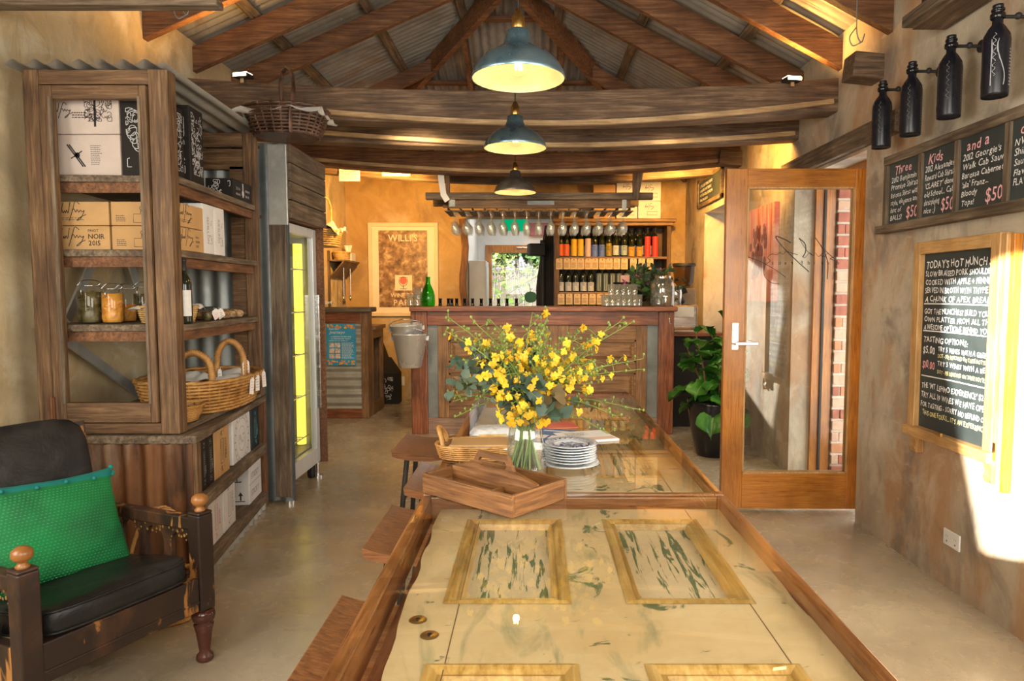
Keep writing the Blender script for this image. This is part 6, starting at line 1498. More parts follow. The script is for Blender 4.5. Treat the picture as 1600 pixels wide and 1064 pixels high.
def table(label, y0, y1, panels, seed, skew=0):
    t = thing('glass_top_table', label, 'table', ((TX0+TX1)/2, (y0+y1)/2, 0)); a = t.location
    w = .026
    f = MB().box(TX0, TX0+w, y0, y1, TZ-.075, TZ).box(TX1-w, TX1, y0, y1, TZ-.075, TZ)
    f.build('side_rail', TRIM('y'), t, at=a, bevel=.004)
    MB().box(TX0+w, TX1-w, y0, y0+w*.8, TZ-.075, TZ).box(TX0+w, TX1-w, y1-w*.8, y1, TZ-.075, TZ).build('end_rail', TRIM('x'), t, at=a, bevel=.003)
    MB().box(TX0+.01, TX1-.01, y0+.006, y1-.006, TZ+.0005, TZ+.0065).build('glass_top', TABLE_GLASS, t, at=a)
    # the old door below the glass, with chipped edges
    dx0, dx1 = TX0+.045, TX1-.018; zt = TZ-.028; g = random.Random(seed)
    d = MB()
    def edge(x, s):
        o = []; n = 40
        for i in range(n+1):
            y = y0+.035+(y1-y0-.07)*i/n; o.append((x+(skew*(1-i/n) if s > 0 else 0)+s*max(0, .012*noise.noise(Vector((y*9, x, seed)))+.006), y))
        return o
    e0, e1 = edge(dx0, 1), edge(dx1, -1)
    xs = [dx0]; holes = panels
    # build the slab as strips so the panels are real recesses
    ys = sorted({y0+.035, y1-.035}|{p[2] for p in holes}|{p[3] for p in holes})
    for ya, yb in zip(ys[:-1], ys[1:]):
        hs = sorted([p for p in holes if p[2] <= ya+1e-6 and p[3] >= yb-1e-6]); n = max(1, int((yb-ya)/.02))
        for i in range(n):
            p, q = ya+(yb-ya)*i/n, ya+(yb-ya)*(i+1)/n
            def ex(e, y): k = min(max((y-y0-.035)/(y1-y0-.07)*40, 0), 39.999); j = int(k); return e[j][0]*(1-k+j)+e[j+1][0]*(k-j)
            cuts = [(ex(e0, p), ex(e0, q))]+[c for h in hs for c in ((h[0], h[0]), (h[1], h[1]))]+[(ex(e1, p), ex(e1, q))]
            for m in range(0, len(cuts), 2):
                A, B = cuts[m], cuts[m+1]
                d.add([(A[0], p, zt), (B[0], p, zt), (B[1], q, zt), (A[1], q, zt)], [(0, 1, 2, 3)])
                if m == 0: d.add([(A[0], p, zt), (A[1], q, zt), (A[1], q, zt-.038), (A[0], p, zt-.038)], [(0, 1, 2, 3)])
                if m == len(cuts)-2: d.add([(B[0], p, zt), (B[1], q, zt), (B[1], q, zt-.038), (B[0], p, zt-.038)], [(3, 2, 1, 0)])
    d.box(dx0+.02, dx1-.02, y0+.04, y1-.04, zt-.038, zt-.03)
    dd = d.build('door_slab', PAINT, t, at=a)
    pn = MB(); tm = MB()
    for (xa, xb, ya, yb) in holes:
        pn.add([(xa, ya, zt-.016), (xb, ya, zt-.016), (xb, yb, zt-.016), (xa, yb, zt-.016)], [(0, 1, 2, 3)])
        def ring(i0, i1, za, zb):
            o = [(xa+i0, ya+i0, za), (xb-i0, ya+i0, za), (xb-i0, yb-i0, za), (xa+i0, yb-i0, za)]; n_ = [(xa+i1, ya+i1, zb), (xb-i1, ya+i1, zb), (xb-i1, yb-i1, zb), (xa+i1, yb-i1, zb)]
            tm.add(o+n_, [(k, (k+1) % 4, 4+(k+1) % 4, 4+k) for k in range(4)])
        ring(-.006, .003, zt+.001, zt+.004); ring(.003, .01, zt+.004, zt+.001); ring(.01, .016, zt+.001, zt-.004); ring(.016, .024, zt-.004, zt-.002); ring(.024, .03, zt-.002, zt-.0155)
    pn.build('door_panel', STREAK, dd, at=a); tm.build('panel_moulding', GOLDTRIM, dd, at=a)
    jt = MB()
    for x in (dx0+.12, dx1-.1): jt.box(x-.0008, x+.0008, y0+.04, y1-.04, zt, zt+.0006)
    jt.build('stile_joint', STICK, dd, at=a)
    for sx in (TX0+.2, TX1-.12):
        for yy in (y0+.1, y1-.1): MB().box(sx-.035, sx+.035, yy-.035, yy+.035, 0, TZ-.076).build('leg', TRIM('z'), t, at=a, bevel=.005)
    MB().box(TX0+.035, TX1-.035, y0+.04, y1-.04, zt-.075, zt-.045).build('under_board', REDGUM('y'), t, at=a)
    return t, dd, zt
YS = atZ(900, 773, TZ).y
ZP = TZ-.028
def TP(px, py): q = atZ(px, py, ZP); return q
pa = (-.165, .063, TP(800, 942).y, TP(800, 813).y); pb = (.178, .408, pa[2], pa[3])
yn = TP(800, 1041).y
t1, d1, zt1 = table('glass-topped table made from a worn cream panelled door, nearer one', YS-2.03, YS-.004, [pa, pb, (-.165, .063, yn-.62, yn), (.178, .408, yn-.62, yn)], 3, .06)
yf = atZ(860, 612, TZ).y
t2, d2_, zt2_ = table('glass-topped table made from a worn panelled door, running up to the bar', YS+.004, yf, [(-.16, .06, YS+.28, YS+.85), (.16, .4, YS+.28, YS+.85), (-.16, .06, YS+1.05, yf-.25), (.16, .4, YS+1.05, yf-.25)], 6)
# keyhole plates in the near door
q = MB(); kk = MB()
for px, py in ((653, 968), (671, 992)):
    c = atZ(px, py, ZP+.001); q.lathe([(.001, .002), (.013, .002), (.016, 0)], 24, Matrix.Translation((c.x, c.y, ZP+.0005))); kk.cyl((c.x, c.y, ZP+.002), (c.x, c.y, ZP+.0032), .004); kk.box(c.x-.002, c.x+.002, c.y-.009, c.y, ZP+.002, ZP+.0032)
q.build('keyhole_plate', BRASS, d1, at=t1.location); kk.build('keyhole', INK, d1, at=t1.location)
TG = TZ+.0065
# caddy
A, B, C_ = atZ(660, 770, TG), atZ(800, 811, TG), atZ(866, 768, TG)
L1 = (B-A).length; rot = math.atan2((B-A).y, (B-A).x); L2 = .215
CD = thing('wooden_caddy', 'shallow wooden cutlery caddy with a central handle board', 'caddy', (A.x, A.y, TG+.0005), rot)
h = .055; th = .011
MB().box(0, L1, 0, th, 0, h).box(0, L1, L2-th, L2, 0, h).box(th, L1-th, th, L2-th, .004, .012).build('long_side', CADDY('x'), CD, bevel=.002)
MB().box(0, th, th, L2-th, 0, h).box(L1-th, L1, th, L2-th, 0, h).build('short_side', CADDY('y'), CD, bevel=.002)
hb_ = MB(); c = L1*.5; sl = .052; zt = .115
Mh = Matrix(((1, 0, 0, 0), (0, 0, 1, L2*.5), (0, 1, 0, 0), (0, 0, 0, 1)))
out = [(th, .012), (c-sl, .012)]
hb_.prism([(th, .012), (L1-th, .012), (L1-th, h+.004), (L1*.73, .078), (L1*.27, .078), (th, h+.004)], -.006, .006, Mh)
hb_.prism([(L1*.27, .078), (c-sl, .078), (c-sl, .102), (c-sl*1.0, .116), (L1*.4-.02, .116)], -.006, .006, Mh)
hb_.prism([(L1*.73, .078), (L1*.6+.02, .116), (c+sl, .116), (c+sl, .078)], -.006, .006, Mh)
hb_.prism([(c-sl, .1), (c+sl, .1), (c+sl, .116), (c-sl, .116)], -.006, .006, Mh)
for sg in (-1, 1):
    for k in range(6):
        a0, a1 = PI/2*k/6, PI/2*(k+1)/6; x0, x1 = c+sg*(sl-.011+.011*math.cos(a0)), c+sg*(sl-.011+.011*math.cos(a1))
        for zz, s2 in ((.089, 1), (.089, -1)):
            p = [(c+sg*(sl+.0005), zz+s2*.011*math.sin(a0)), (x0, zz+s2*.011*math.sin(a0)), (x1, zz+s2*.011*math.sin(a1)), (c+sg*(sl+.0005), zz+s2*.011*math.sin(a1))]
            hb_.prism(p, -.006, .006, Mh)
hb_.build('handle_board', CADDY('x'), CD)
MB().box(L1*.62, L1*.63, th, L2*.5-.006, .012, .035).build('divider', CADDY('y'), CD)
# vase of yellow orchids
vb = atZ(821, 748, TG); vr = .062
V = thing('glass_vase', 'clear flared glass vase holding the yellow flowers', 'vase', (vb.x, vb.y+.055, TG))
vh = .2
MB().lathe([(.001, .008), (vr*.9, .008), (vr, .0), (vr, .02), (vr*.86, vh*.55), (vr*.64, vh), (vr*.6, vh), (vr*.82, vh*.55), (vr*.94, .02), (.001, .014)], 32).build('vase_glass', VASE_GLASS, V)
MB().lathe([(.001, .016), (vr*.92, .018), (vr*.83, vh*.52), (.001, vh*.52)], 28).build('water', WATER, V)
FB = thing('flower_bouquet', 'wild bouquet of yellow orchid sprays and eucalyptus in the glass vase', 'flowers', (V.location.x, V.location.y, TG+.02))
g = random.Random(21)
base = FB.location
NECK = Vector((0, 0, vh-.03))
def pxtip(px, py, dy): q = atY(px, py, base.y+dy); return q-base
def petals(q, c, d, s):
    d = d.normalized(); u = d.orthogonal().normalized(); v = d.cross(u); a = g.uniform(0, 6)
    for k in range(4):
        an = a+k*1.57+g.uniform(-.3, .3); r = (u*math.cos(an)+v*math.sin(an))+d*.3; leaf_mesh(q, c, r, d, s*.62, s*.42, .2, 3)
    dn = (u*math.cos(a+.7)+v*math.sin(a+.7)); dn = (dn+Vector((0, 0, -1.2))).normalized(); w = s*.85
    side = dn.cross(d).normalized()
    for e in (-.55, .55): leaf_mesh(q, c, dn+side*e, d, s*.95, s*.8, .15, 4, .1)
def spray(tip, blooms, bud, side=.35, kind='bloom'):
    root = Vector((g.uniform(-.03, .03), g.uniform(-.03, .03), .0)); nk = NECK+Vector((g.uniform(-.027, .027), g.uniform(-.027, .027), 0)); mid = mix(nk, tip, .5)+Vector((g.uniform(-.02, .02), g.uniform(-.03, .03), .035))
    root = -Vector((nk.x*1.2+tip.x*.16, nk.y*1.2+tip.y*.16, 0)); root.x = max(-.046, min(.046, root.x)); root.y = max(-.046, min(.046, root.y))
    pts = curve([root, mix(root, nk, .5), nk, mid, tip], 7); st_ = MB(); bl = MB(); n = len(pts)
    st_.tube(pts, [.0028*(1-.6*i/n) for i in range(n)], 5)
    for k in range(blooms):
        i = int(n*(.5+.44*k/max(1, blooms))); p = pts[min(i, n-1)]; off = Vector((g.uniform(-1, 1)*side, g.uniform(-1, 1)*side, g.uniform(-.5, .8)*side))*.16
        st_.tube([p, p+off*.6+Vector((0, 0, .006)), p+off], .0011, 4); dirn = (off.normalized()+Vector((0, -.9, .1))); petals(bl, p+off, dirn, g.uniform(.014, .022))
    for k in range(bud):
        i = n-1-int(k*n*.3/max(1, bud)); p = pts[max(0, i)]; off = Vector((g.uniform(-.02, .02), g.uniform(-.02, .02), g.uniform(-.012, .02))); st_.tube([p, p+off], .0009, 4); st_.sphere(p+off, .0038, 6, 5, (1, 1, 1.3))
    so = st_.build('orchid_spray', STEM, FB)
    if blooms: bl.build('yellow_petals', YELLOW, so)
tips = [(832, 488, 0, 7, 7), (700, 495, .0, 4, 9), (985, 505, -.02, 7, 9), (1005, 560, .05, 7, 8), (760, 520, .05, 8, 3), (800, 545, -.08, 10, 2), (850, 535, .06, 8, 5), (900, 530, -.04, 8, 5), (935, 548, 0, 10, 5), (880, 590, -.1, 9, 3), (835, 575, -.12, 10, 2), (780, 580, -.1, 9, 2), (745, 560, 0, 9, 2),
        (720, 540, .05, 8, 4), (765, 605, -.1, 6, 2), (808, 612, -.11, 5, 2), (955, 585, .05, 8, 4), (915, 600, -.06, 7, 2), (965, 650, -.06, 2, 9), (720, 600, .05, 3, 6), (700, 620, .02, 1, 8), (815, 655, -.1, 2, 1), (870, 550, .1, 7, 4), (950, 570, .12, 6, 4), (860, 520, .02, 1, 12), (880, 545, -.05, 1, 14), (765, 498, .1, 1, 9), (1000, 640, .02, 1, 9)]
for px, py, dy, nb, nbud in tips: spray(pxtip(px, py, dy), int(nb*1.5), nbud)
for px, py, dy, nb, nbud in tips[:22]: spray(pxtip(px+g.uniform(-26, 26), py+g.uniform(-6, 34), dy+g.uniform(-.06, .06)), nb, nbud)
for i in range(16): spray(pxtip(g.uniform(730, 950), g.uniform(500, 610), g.uniform(-.08, .12)), 1, 14)
def sprig(tip, n, s, m=EUC, dens=1.0):
    nk = NECK+Vector((g.uniform(-.015, .015), g.uniform(-.015, .015), 0)); root = Vector((-tip.x*.1, -tip.y*.1, 0)); pts = curve([root, nk*.5, nk, mix(nk, tip, .55)+Vector((0, 0, .03)), tip], 7); q = MB(); L = MB(); N = len(pts)
    q.tube(pts, [.003*(1-.6*i/N) for i in range(N)], 5)
    for k in range(n):
        i = int(N*(.48+.52*k/n)); p = pts[min(i, N-1)]; d = Vector((g.gauss(0, 1), g.gauss(0, 1), g.gauss(0, .8))).normalized()
        leaf_mesh(L, p, d, (g.gauss(0, .4), -1, g.gauss(.4, .5)), s*g.uniform(.65, 1.0), s*g.uniform(.6, .85), .12, 5, .1, .8)
    so = q.build('eucalyptus_sprig', STICK, FB); L.build('eucalyptus_leaf', m, so)
for px, py, dy, n, s in ((712, 560, .02, 26, .034), (735, 548, .04, 28, .036), (716, 590, -.03, 24, .036), (760, 600, -.05, 26, .04), (770, 560, .05, 26, .04), (702, 575, .03, 20, .03), (905, 590, .05, 20, .035), (830, 530, .08, 20, .035), (722, 535, 0, 18, .034), (735, 570, -.03, 20, .04), (700, 612, .0, 18, .036), (690, 600, .04, 14, .032), (745, 590, .08, 20, .04), (820, 600, -.12, 16, .05), (840, 560, .05, 18, .04), (800, 600, -.1, 18, .045), (935, 640, -.03, 10, .03), (860, 640, -.13, 14, .055), (880, 655, -.1, 14, .055), (780, 640, -.08, 14, .04), (845, 610, -.13, 14, .05)): sprig(pxtip(px, py, dy), n, s)
sprig(pxtip(890, 630, -.12), 14, .055, mat('bronze_leaf', ((.1, .07, .03), (.2, .15, .06)), nscale=6, rough=(.4, .6)))
# plates
pc = atZ(893, 738, TG); PLW = mat('plate_china', ((.66, .68, .68), (.76, .78, .78)), rough=(.12, .2), bump=0)
BLUEP = mat('blue_glaze', ((.02, .04, .22), (.06, .1, .34)), rough=(.12, .2), bump=0)
def plate(label, loc, r, deco, grp):
    t = thing('china_plate', label, 'plate', loc, 0, grp)
    MB().lathe([(.001, .003), (r*.55, .003), (r*.58, 0), (r*.62, .002), (r*.72, .007), (r, .0125), (r*1.003, .014), (r*.99, .0152), (r*.72, .0102), (r*.62, .006), (.001, .006)], 40).build('plate_body', PLW, t)
    MB().lathe([(r*.985, .0153), (r*1.003, .0149)], 40).build('blue_edge', BLUEP, t)
    if deco:
        q = MB(); P = plane((0, 0, .0), (1, 0, 0), (0, 1, 0)); gg = random.Random(3)
        for i in range(22):
            a = 2*PI*i/22; q.stroke(P, [((r*.8+r*.1*math.cos(b_))*math.cos(a+b_*.05), (r*.8+r*.1*math.cos(b_))*math.sin(a+b_*.05)) for b_ in [k*.5 for k in range(9)]], .004, .0135)
        q.ring2(P, 0, 0, r*.69, .003, 40, eps=.0098)
        for i in range(26): a = gg.uniform(0, 6.28); rr = r*.42*math.sqrt(gg.random()); q.disc2(P, rr*math.cos(a), rr*math.sin(a), gg.uniform(.003, .008), 8, .0066, .6)
        for i in range(7): a = gg.uniform(0, 6.28); q.stroke(P, [(r*.1*math.cos(a), r*.1*math.sin(a)), (r*.35*math.cos(a+.4), r*.35*math.sin(a+.4)), (r*.5*math.cos(a+.3), r*.5*math.sin(a+.3))], .004, .0067)
        q.build('blue_pattern', BLUEP, t)
    return t
rp = .083
pcy = pc.y+.085
plate('wide scalloped plate at the very bottom of the stack', (pc.x, pcy, TG), rp*1.13, False, None)
p1_ = plate('blue and white china plate inside the stack on the table', (pc.x, pcy, TG+.011), rp, False, 'stacked plates')
for i in range(1, 6): dup(p1_, (pc.x+.002*math.sin(i*2), pcy+.001*math.cos(i), TG+.011+i*.0082))
plate('top plate of the stack with a blue floral pattern', (pc.x+.002, pcy, TG+.011+6*.0082), rp, True, None)
# magazines
def mag(label, px, py, w, h, rz, t, m, prn):
    c = atZ(px, py, TG); o = MB().box(-w/2, w/2, -h/2, h/2, 0, t).build('magazine', m, bevel=.001); o.location = (c.x, c.y, TG+.0005); o.rotation_euler = (0, 0, rz); tag(o, label, 'magazine'); pg = MB().box(-w/2+.002, w/2-.001, -h/2+.001, h/2-.001, .0012, t-.001); 
    prn(o, w, h, t); return o
def prn_a(o, w, h, t):
    P = plane((-w/2, -h/2, t), (1, 0, 0), (0, 1, 0)); q = MB(); q.rect(P, w*.1, w*.35, h*.1, h*.4).rect(P, w*.4, w*.62, h*.1, h*.4).rect(P, w*.1, w*.6, h*.75, h*.85); q.build('cover_photo', PAPER, o)
    q = MB(); q.rect(P, w*.7, w*.98, h*.02, h*.5).rect(P, w*.72, w*.95, h*.6, h*.95); q.build('cover_flower', mat('cover_orange', ((.65, .15, .04), (.8, .35, .1)), nscale=30, bump=0), o)
def prn_b(o, w, h, t):
    P = plane((-w/2, -h/2, t), (1, 0, 0), (0, 1, 0)); q = MB(); lines(q, P, w*.15, w*.6, h*.5, h*.85, 7, .003, 3); q.build('cover_print', INK_GREY, o)
    q = MB(); q.rect(P, w*.05, w*.95, h*.05, h*.28); q.build('cover_photo', mat('cover_peach', ((.66, .4, .3), (.75, .55, .42)), bump=0), o)
mag('blue and orange magazine lying on the glass table', 873, 682, .2, .2, -.35, .006, mat('cover_blue', ((.04, .1, .28), (.1, .22, .46)), nscale=12, bump=0), prn_a)
mag('white printed magazine beside the blue one on the table', 915, 684, .2, .17, .3, .008, PAPER, prn_b)
mag('red and yellow brochure tucked behind the blue magazine', 862, 666, .2, .12, .15, .004, mat('cover_red', ((.55, .06, .08), (.7, .25, .12)), nscale=7, bump=0), lambda o, w, h, t: None)
# basket of papers behind the caddy
bp_ = atZ(745, 715, TG)
tb_, P_ = basket('table_basket', 'low woven basket of brochures behind the wooden caddy', (bp_.x, bp_.y+.02, TG), .135, .085, .045, WICKER, 6, 1.12, 0, stake=26)
MB().tube([Vector((-.118+.01*math.cos(2*a), .052*math.cos(a), .04+.058*math.sin(a))) for a in [PI*i/20 for i in range(21)]], .0075, 8).build('handle', WICKER, tb_)
for i, (a, m, lab_) in enumerate(((.1, CARTON_KRAFT, 'brown paper brochure lying in the woven table basket'), (-.15, PAPER, 'cream brochure on the brown one in the table basket'), (.05, CARTON_KRAFT, 'topmost brown brochure in the woven table basket'))):
    o = MB().box(-.1, .1, -.06, .06, 0, .006).build('brochure', m, bevel=.001); o.location = (bp_.x+.015, bp_.y+.02, TG+.03+.0075*i); o.rotation_euler = (0, 0, a); tag(o, lab_, 'brochure')
packet('crumpled clear plastic packet lying behind the woven basket', (atZ(766, 697, TG).x, atZ(766, 697, TG).y+.12, TG), .17, .12, .05, mat('crumpled_plastic', ((.5, .52, .52), (.75, .77, .77)), nscale=14, detail=8, rough=(.15, .3), bump=.8), .1, 9, None)
# ---- stools
def stool(label, x0, y0, rz=0, first=None):
    if first is not None: return dup(first, (x0, y0, 0), (0, 0, rz), label, 'saddle stools')
    t = thing('saddle_stool', label, 'stool', (x0, y0, 0), rz, 'saddle stools')
    w, l, z, th = .34, .46, .475, .032; q = MB()
    top = lambda u, v: Vector((w*(u-.5), l*(v-.5), z-.016+.03*(2*u-1)**2))
    bot = lambda u, v: Vector((w*(.5-u), l*(v-.5), z-.016-th+.026*(2*u-1)**2))
    n = 14; rs = []
    for j in (0, 1):
        y = l*(j-.5); rs.append([Vector((w*(i/n-.5), y, z-.016+.03*(2*i/n-1)**2)) for i in range(n+1)]+[Vector((w*(.5-i/n)*.97, y*.985, z-.016-th+.026*(2*i/n-1)**2)) for i in range(n+1)])
    q.rings(rs, smooth=False); q.build('seat', STOOL('x'), t, bevel=.005)
    for sx in (-1, 1):
        for sy in (-1, 1):
            MB().cyl((sx*.1, sy*.15, z-.04), (sx*.14, sy*.19, 0), .014, n=12).build('leg', mat('dark_steel_leg', ((.03, .027, .022), (.07, .06, .05)), rough=(.35, .5), metal=.6, bump=0), t)
    MB().cyl((-.122, -.172, .2), (-.122, .172, .2), .008, n=8).cyl((.122, -.172, .2), (.122, .172, .2), .008, n=8).build('stretcher', MATS['dark_steel_leg'], t)
    return t
s1 = stool('curved wooden saddle stool beside the bar end post, pulled clear of the table', 0, 0)
def corner(px, py): return atZ(px, py, .475)
c1 = corner(612, 708); s1.location = (c1.x+.165, c1.y+.235, 0)
for px, py, lab_ in ((632, 766, 'saddle stool mostly hidden behind the wooden caddy'), (568, 862, 'saddle stool tucked under the table in front of the caddy')):
    c = corner(px, py); stool(lab_, c.x+.165, c.y+.225, 0, s1)
c = corner(535, 938); stool('saddle stool tucked under the table beside the keyhole plates', c.x+.165, c.y-.225, 0, s1)

# ------------------------------------------------------------------ pendants and floodlights
def pendant(label, px, py, d, shade):
    c = atY(px, py, d); t = thing('pendant_lamp', label, 'pendant lamp', c); r = .179
    MB().lathe([(r, 0), (r*1.012, .003), (r*.985, .02), (r*.9, .05), (r*.72, .083), (r*.5, .106), (r*.34, .125), (r*.27, .15), (r*.25, .178), (r*.17, .186)], 40).build('shade', shade, t)
    MB().lathe([(r*.985, .001), (r*.965, .02), (r*.88, .047), (r*.7, .078), (r*.48, .101), (r*.31, .12), (r*.24, .148), (r*.16, .18)], 40).build('shade_lining', SHADE_IN, t)
    MB().lathe([(.022, .178), (.026, .185), (.024, .235), (.018, .24), (.012, .26), (.006, .262)], 18).build('brass_socket', BRASS, t)
    MB().tube([(0, 0, .26), (0, 0, (3.74 if d < 5 else 3.8)-c.z)], .004, 6).build('cord', BLACK, t)
    MB().sphere((0, 0, .055), .047, 16, 12).lathe([(.02, .095), (.016, .13)], 14).build('bulb_glass', CLEAR, t)
    MB().tube(curve([(-.012, 0, .07), (-.01, 0, .035), (-.004, 0, .07), (.004, 0, .035), (.01, 0, .07), (.012, 0, .035)], 4), .0028, 6).build('filament', glow('filament', (1, .55, .12), 60), t)
    MB().lathe([(.014, .1), (.016, .16)], 12).build('bulb_cap', BRASS, t)
    lamp('pendant_light', 'POINT', c+Vector((0, 0, .035)), 4, (1, .66, .28), shadow_soft_size=.02)
pendant('blue-grey dome pendant lamp over the table, largest in view', 810, 124, 2.68, PEWTER)
pendant('blue-grey dome pendant lamp in front of the heavy tie beam', 805, 232, 3.98, PEWTER)
pendant('dark dome pendant lamp in front of the glass rack', 805, 301, 5.9, mat('grey_shade', ((.06, .05, .05), (.12, .11, .1), (.2, .19, .18)), metal=.6, rough=(.3, .45), bump=.03))
FLM = glow('flood_glass', (1, .75, .35), 9)
def flood(label, loc, rz, dirn, e, size=R(110), color=WARM):
    t = thing('floodlight', label, 'floodlight', loc, rz)
    MB().box(-.05, .05, -.035, .035, 0, .022).build('housing', BLACK, t, bevel=.004)
    MB().box(-.044, .044, -.037, -.03, .003, .02).box(-.044, .044, -.03, .03, .022, .026).build('lit_glass', FLM, t)
    MB().box(-.012, .012, -.012, .012, -.03, 0).build('bracket', STEEL, t)
    lamp('floodlight_beam', 'SPOT', Vector(loc)+Vector((0, 0, .06)), e, color, dirn, spot_size=size, spot_blend=.8, shadow_soft_size=.05)
p = atY(373, 113, 4.13); flood('glowing floodlight on the heavy beam above the hamper basket', (p.x, 4.19, p.z-.015), R(-12), (-.35, -.35, 1), 14, R(160))
p = atY(1243, 119, 4.13); flood('glowing floodlight on the heavy beam above the glass door', (p.x, 4.19, p.z-.015), R(10), (.35, -.35, 1), 14, R(160))
# ------------------------------------------------------------------ right wall: boards, bottles, painting, plant
def RW(px, py, x=XR): return atX(px, py, x)
def wall_plane(x, y, z): return plane((x, y, z), (0, -1, 0), (0, 0, 1))
# the four-panel wine list
b0 = RW(1378, 363, XR-.03); zt0 = RW(1383, 246, XR-.03).z; yfar = b0.y; zb0 = b0.z
yc = [yfar-.03]
for px in (1437, 1493, 1571): yc.append(RW(px, 270, XR-.03).y)
yend = yc[-1]-(yc[2]-yc[3])*1.0
WLB = thing('wine_list_board', 'long framed chalkboard divided in panels with wine names and prices', 'chalkboard', (XR, (yfar+yend)/2, zb0)); wl_ = WLB.location
x0 = XR-.035
MB().box(x0, XR-.002, yend-.03, yfar, zt0-.045, zt0).box(x0-.03, XR-.002, yend-.03, yfar+.01, zb0-.01, zb0+.03).build('frame_rail', GREYWOOD('y'), WLB, at=wl_, bevel=.004)
for y in [yfar-.015]+yc[1:]+[yend-.015]: MB().box(x0+.004, XR-.002, y-.016, y+.016, zb0+.03, zt0-.045).build('mullion', GREYWOOD('z'), WLB, at=wl_, bevel=.003)
bt = [('Three', ['2012 Benjamin', 'Promise Shiraz', 'Barossa Shiraz with', 'style, elegance and', 'hint of', 'BALLS!'], '$50'), ('Kids', ['2012 Alexander', 'Reward Cab Shiraz', "'CLARET' done", 'old School... Cab', 'shiraz playing', 'nice :)'], '$50'), ('and a', ["2012 Georgie's", 'Walk Cab Sauv', 'Barossa Cabernet', "'ala' Franz...", 'Bloody', 'Tops!'], '$50'), ('dog', ['NV Sparkling', 'Shiraz Merlot', 'Sauv Pinot', 'Flavour', 'FLAVOUR'], '')]
ys_ = yc+[yend]
for i in range(4):
    ya, yb = ys_[i]-.016, ys_[i+1]+.016; w_ = ya-yb; h_ = zt0-.045-zb0-.03
    pn = MB().box(XR-.02, XR-.012, yb, ya, zb0+.03, zt0-.045).build('slate_panel', CHALK, WLB, at=wl_)
    P = wall_plane(XR-.02, ya, zb0+.03); q = MB(); ttl, ls, pr = bt[i]
    q.text(P, ttl, h_*.2, w_*.14, h_*.81, .008, .12, .15, maxw=w_*.8); q.text(P, pr, h_*.26, w_*.6, h_*.07, .004, .05, .1, maxw=w_*.38); q.build('pink_writing', CHALK_PINK, pn, at=wl_)
    q = MB()
    for k, s in enumerate(ls): q.text(P, s, h_*(.125 if k < 2 else .115), w_*.05, h_*(.685-.122*k), .004, .1, .18, maxw=w_*.92 if k < 4 else w_*.5)
    q.build('white_writing', CHALK_WHITE, pn, at=wl_)
# menu board
xm = XR-.055
A_ = atX(1428, 380, xm); yA = A_.y; yB = atX(1563, 368, xm).y; zT = A_.z; zB_ = atX(1428, 670, xm).z
MBD = thing('menu_board', 'old window frame chalkboard with the lunch and tasting menu', 'chalkboard', (XR, (yA+yB)/2, zB_-.1)); ma = MBD.location
sw = .052
MB().box(xm, XR-.002, yA-sw, yA, zB_, zT).box(xm, XR-.002, yB, yB+sw, zB_, zT).build('frame_stile', YELLOWWOOD('z'), MBD, at=ma, bevel=.003)
MB().box(xm, XR-.002, yB+sw, yA-sw, zT-.055, zT).build('frame_top_rail', YELLOWWOOD('y'), MBD, at=ma, bevel=.003)
MB().box(xm-.02, XR-.002, yB-.01, yA+.005, zB_-.03, zB_+.015).build('chalk_ledge', YELLOWWOOD('y'), MBD, at=ma, bevel=.003)
ho = MB()
for y in (yA-.03, yB+.03):
    ho.prism([(zB_-.03, 0), (zB_-.115, 0), (zB_-.115, .035), (zB_-.09, .045), (zB_-.07, .035), (zB_-.03, .05)], y-.025, y+.025, Matrix(((0, -1, 0, XR-.002), (0, 0, 1, 0), (1, 0, 0, 0), (0, 0, 0, 1))))
ho.build('sash_horn', YELLOWWOOD('z'), MBD, at=ma, bevel=.002)
sl_ = MBD and MB().box(XR-.03, XR-.012, yB+sw, yA-sw, zB_+.015, zT-.055).build('slate_panel', CHALK, MBD, at=ma)
hk = MB().box(xm-.028, xm-.018, yA-.5*(yA-yB)-.015, yA-.5*(yA-yB)+.015, zB_+.015, zB_+.03); hk.build('sash_lift', BRASS, MBD, at=ma)
P = wall_plane(XR-.0302, yA-sw, zB_+.015); w_ = yA-yB-2*sw; h_ = zT-.055-zB_-.015
rows = [("TODAY'S HOT MUNCH $1", .06, .045, 'w'), ('SLOW BRAISED PORK SHOULDER', .045, .1, 'w'), ('COOKED WITH APPLE + FENNEL', .045, .148, 'w'), ('SERVED IN BROTH WITH THYME &', .045, .196, 'w'), ('A CHUNK OF APEX BREAD', .045, .244, 'w'),
        ('GOT THE MUNCHIES? BUILD YOUR', .042, .315, 'w'), ('OWN PLATTER FROM ALL THE', .042, .36, 'w'), ('AWESOME OPTIONS BEHIND YOU!', .042, .405, 'w'), ('TASTING OPTIONS:', .044, .475, 'w'), ('$5.00', .062, .53, 'w0'), ('TRY 5 WINES WITH A GREEN', .038, .525, 'i'), ('DOT - FEE REMOVED ON THESE BOTTLES', .03, .565, 'y'),
        ('$10.00', .062, .615, 'p0'), ('TRY 5 WINES WITH A RED', .038, .605, 'i'), ('DOT - FEE REMOVED ON THESE BOTTLES', .03, .655, 'y'), ("THE 'MT LEHMO EXPERIENCE' $20-", .045, .74, 'w'), ('TRY ALL 19 WINES WE HAVE OPEN', .045, .795, 'w'), ('FOR TASTING - SORRY NO REFUND ON', .042, .85, 'w'), ("THIS ONE FOLKS... IT'S AN EXPERIENCE", .038, .9, 'y2')]
qs = {'w': MB(), 'p': MB(), 'y': MB()}
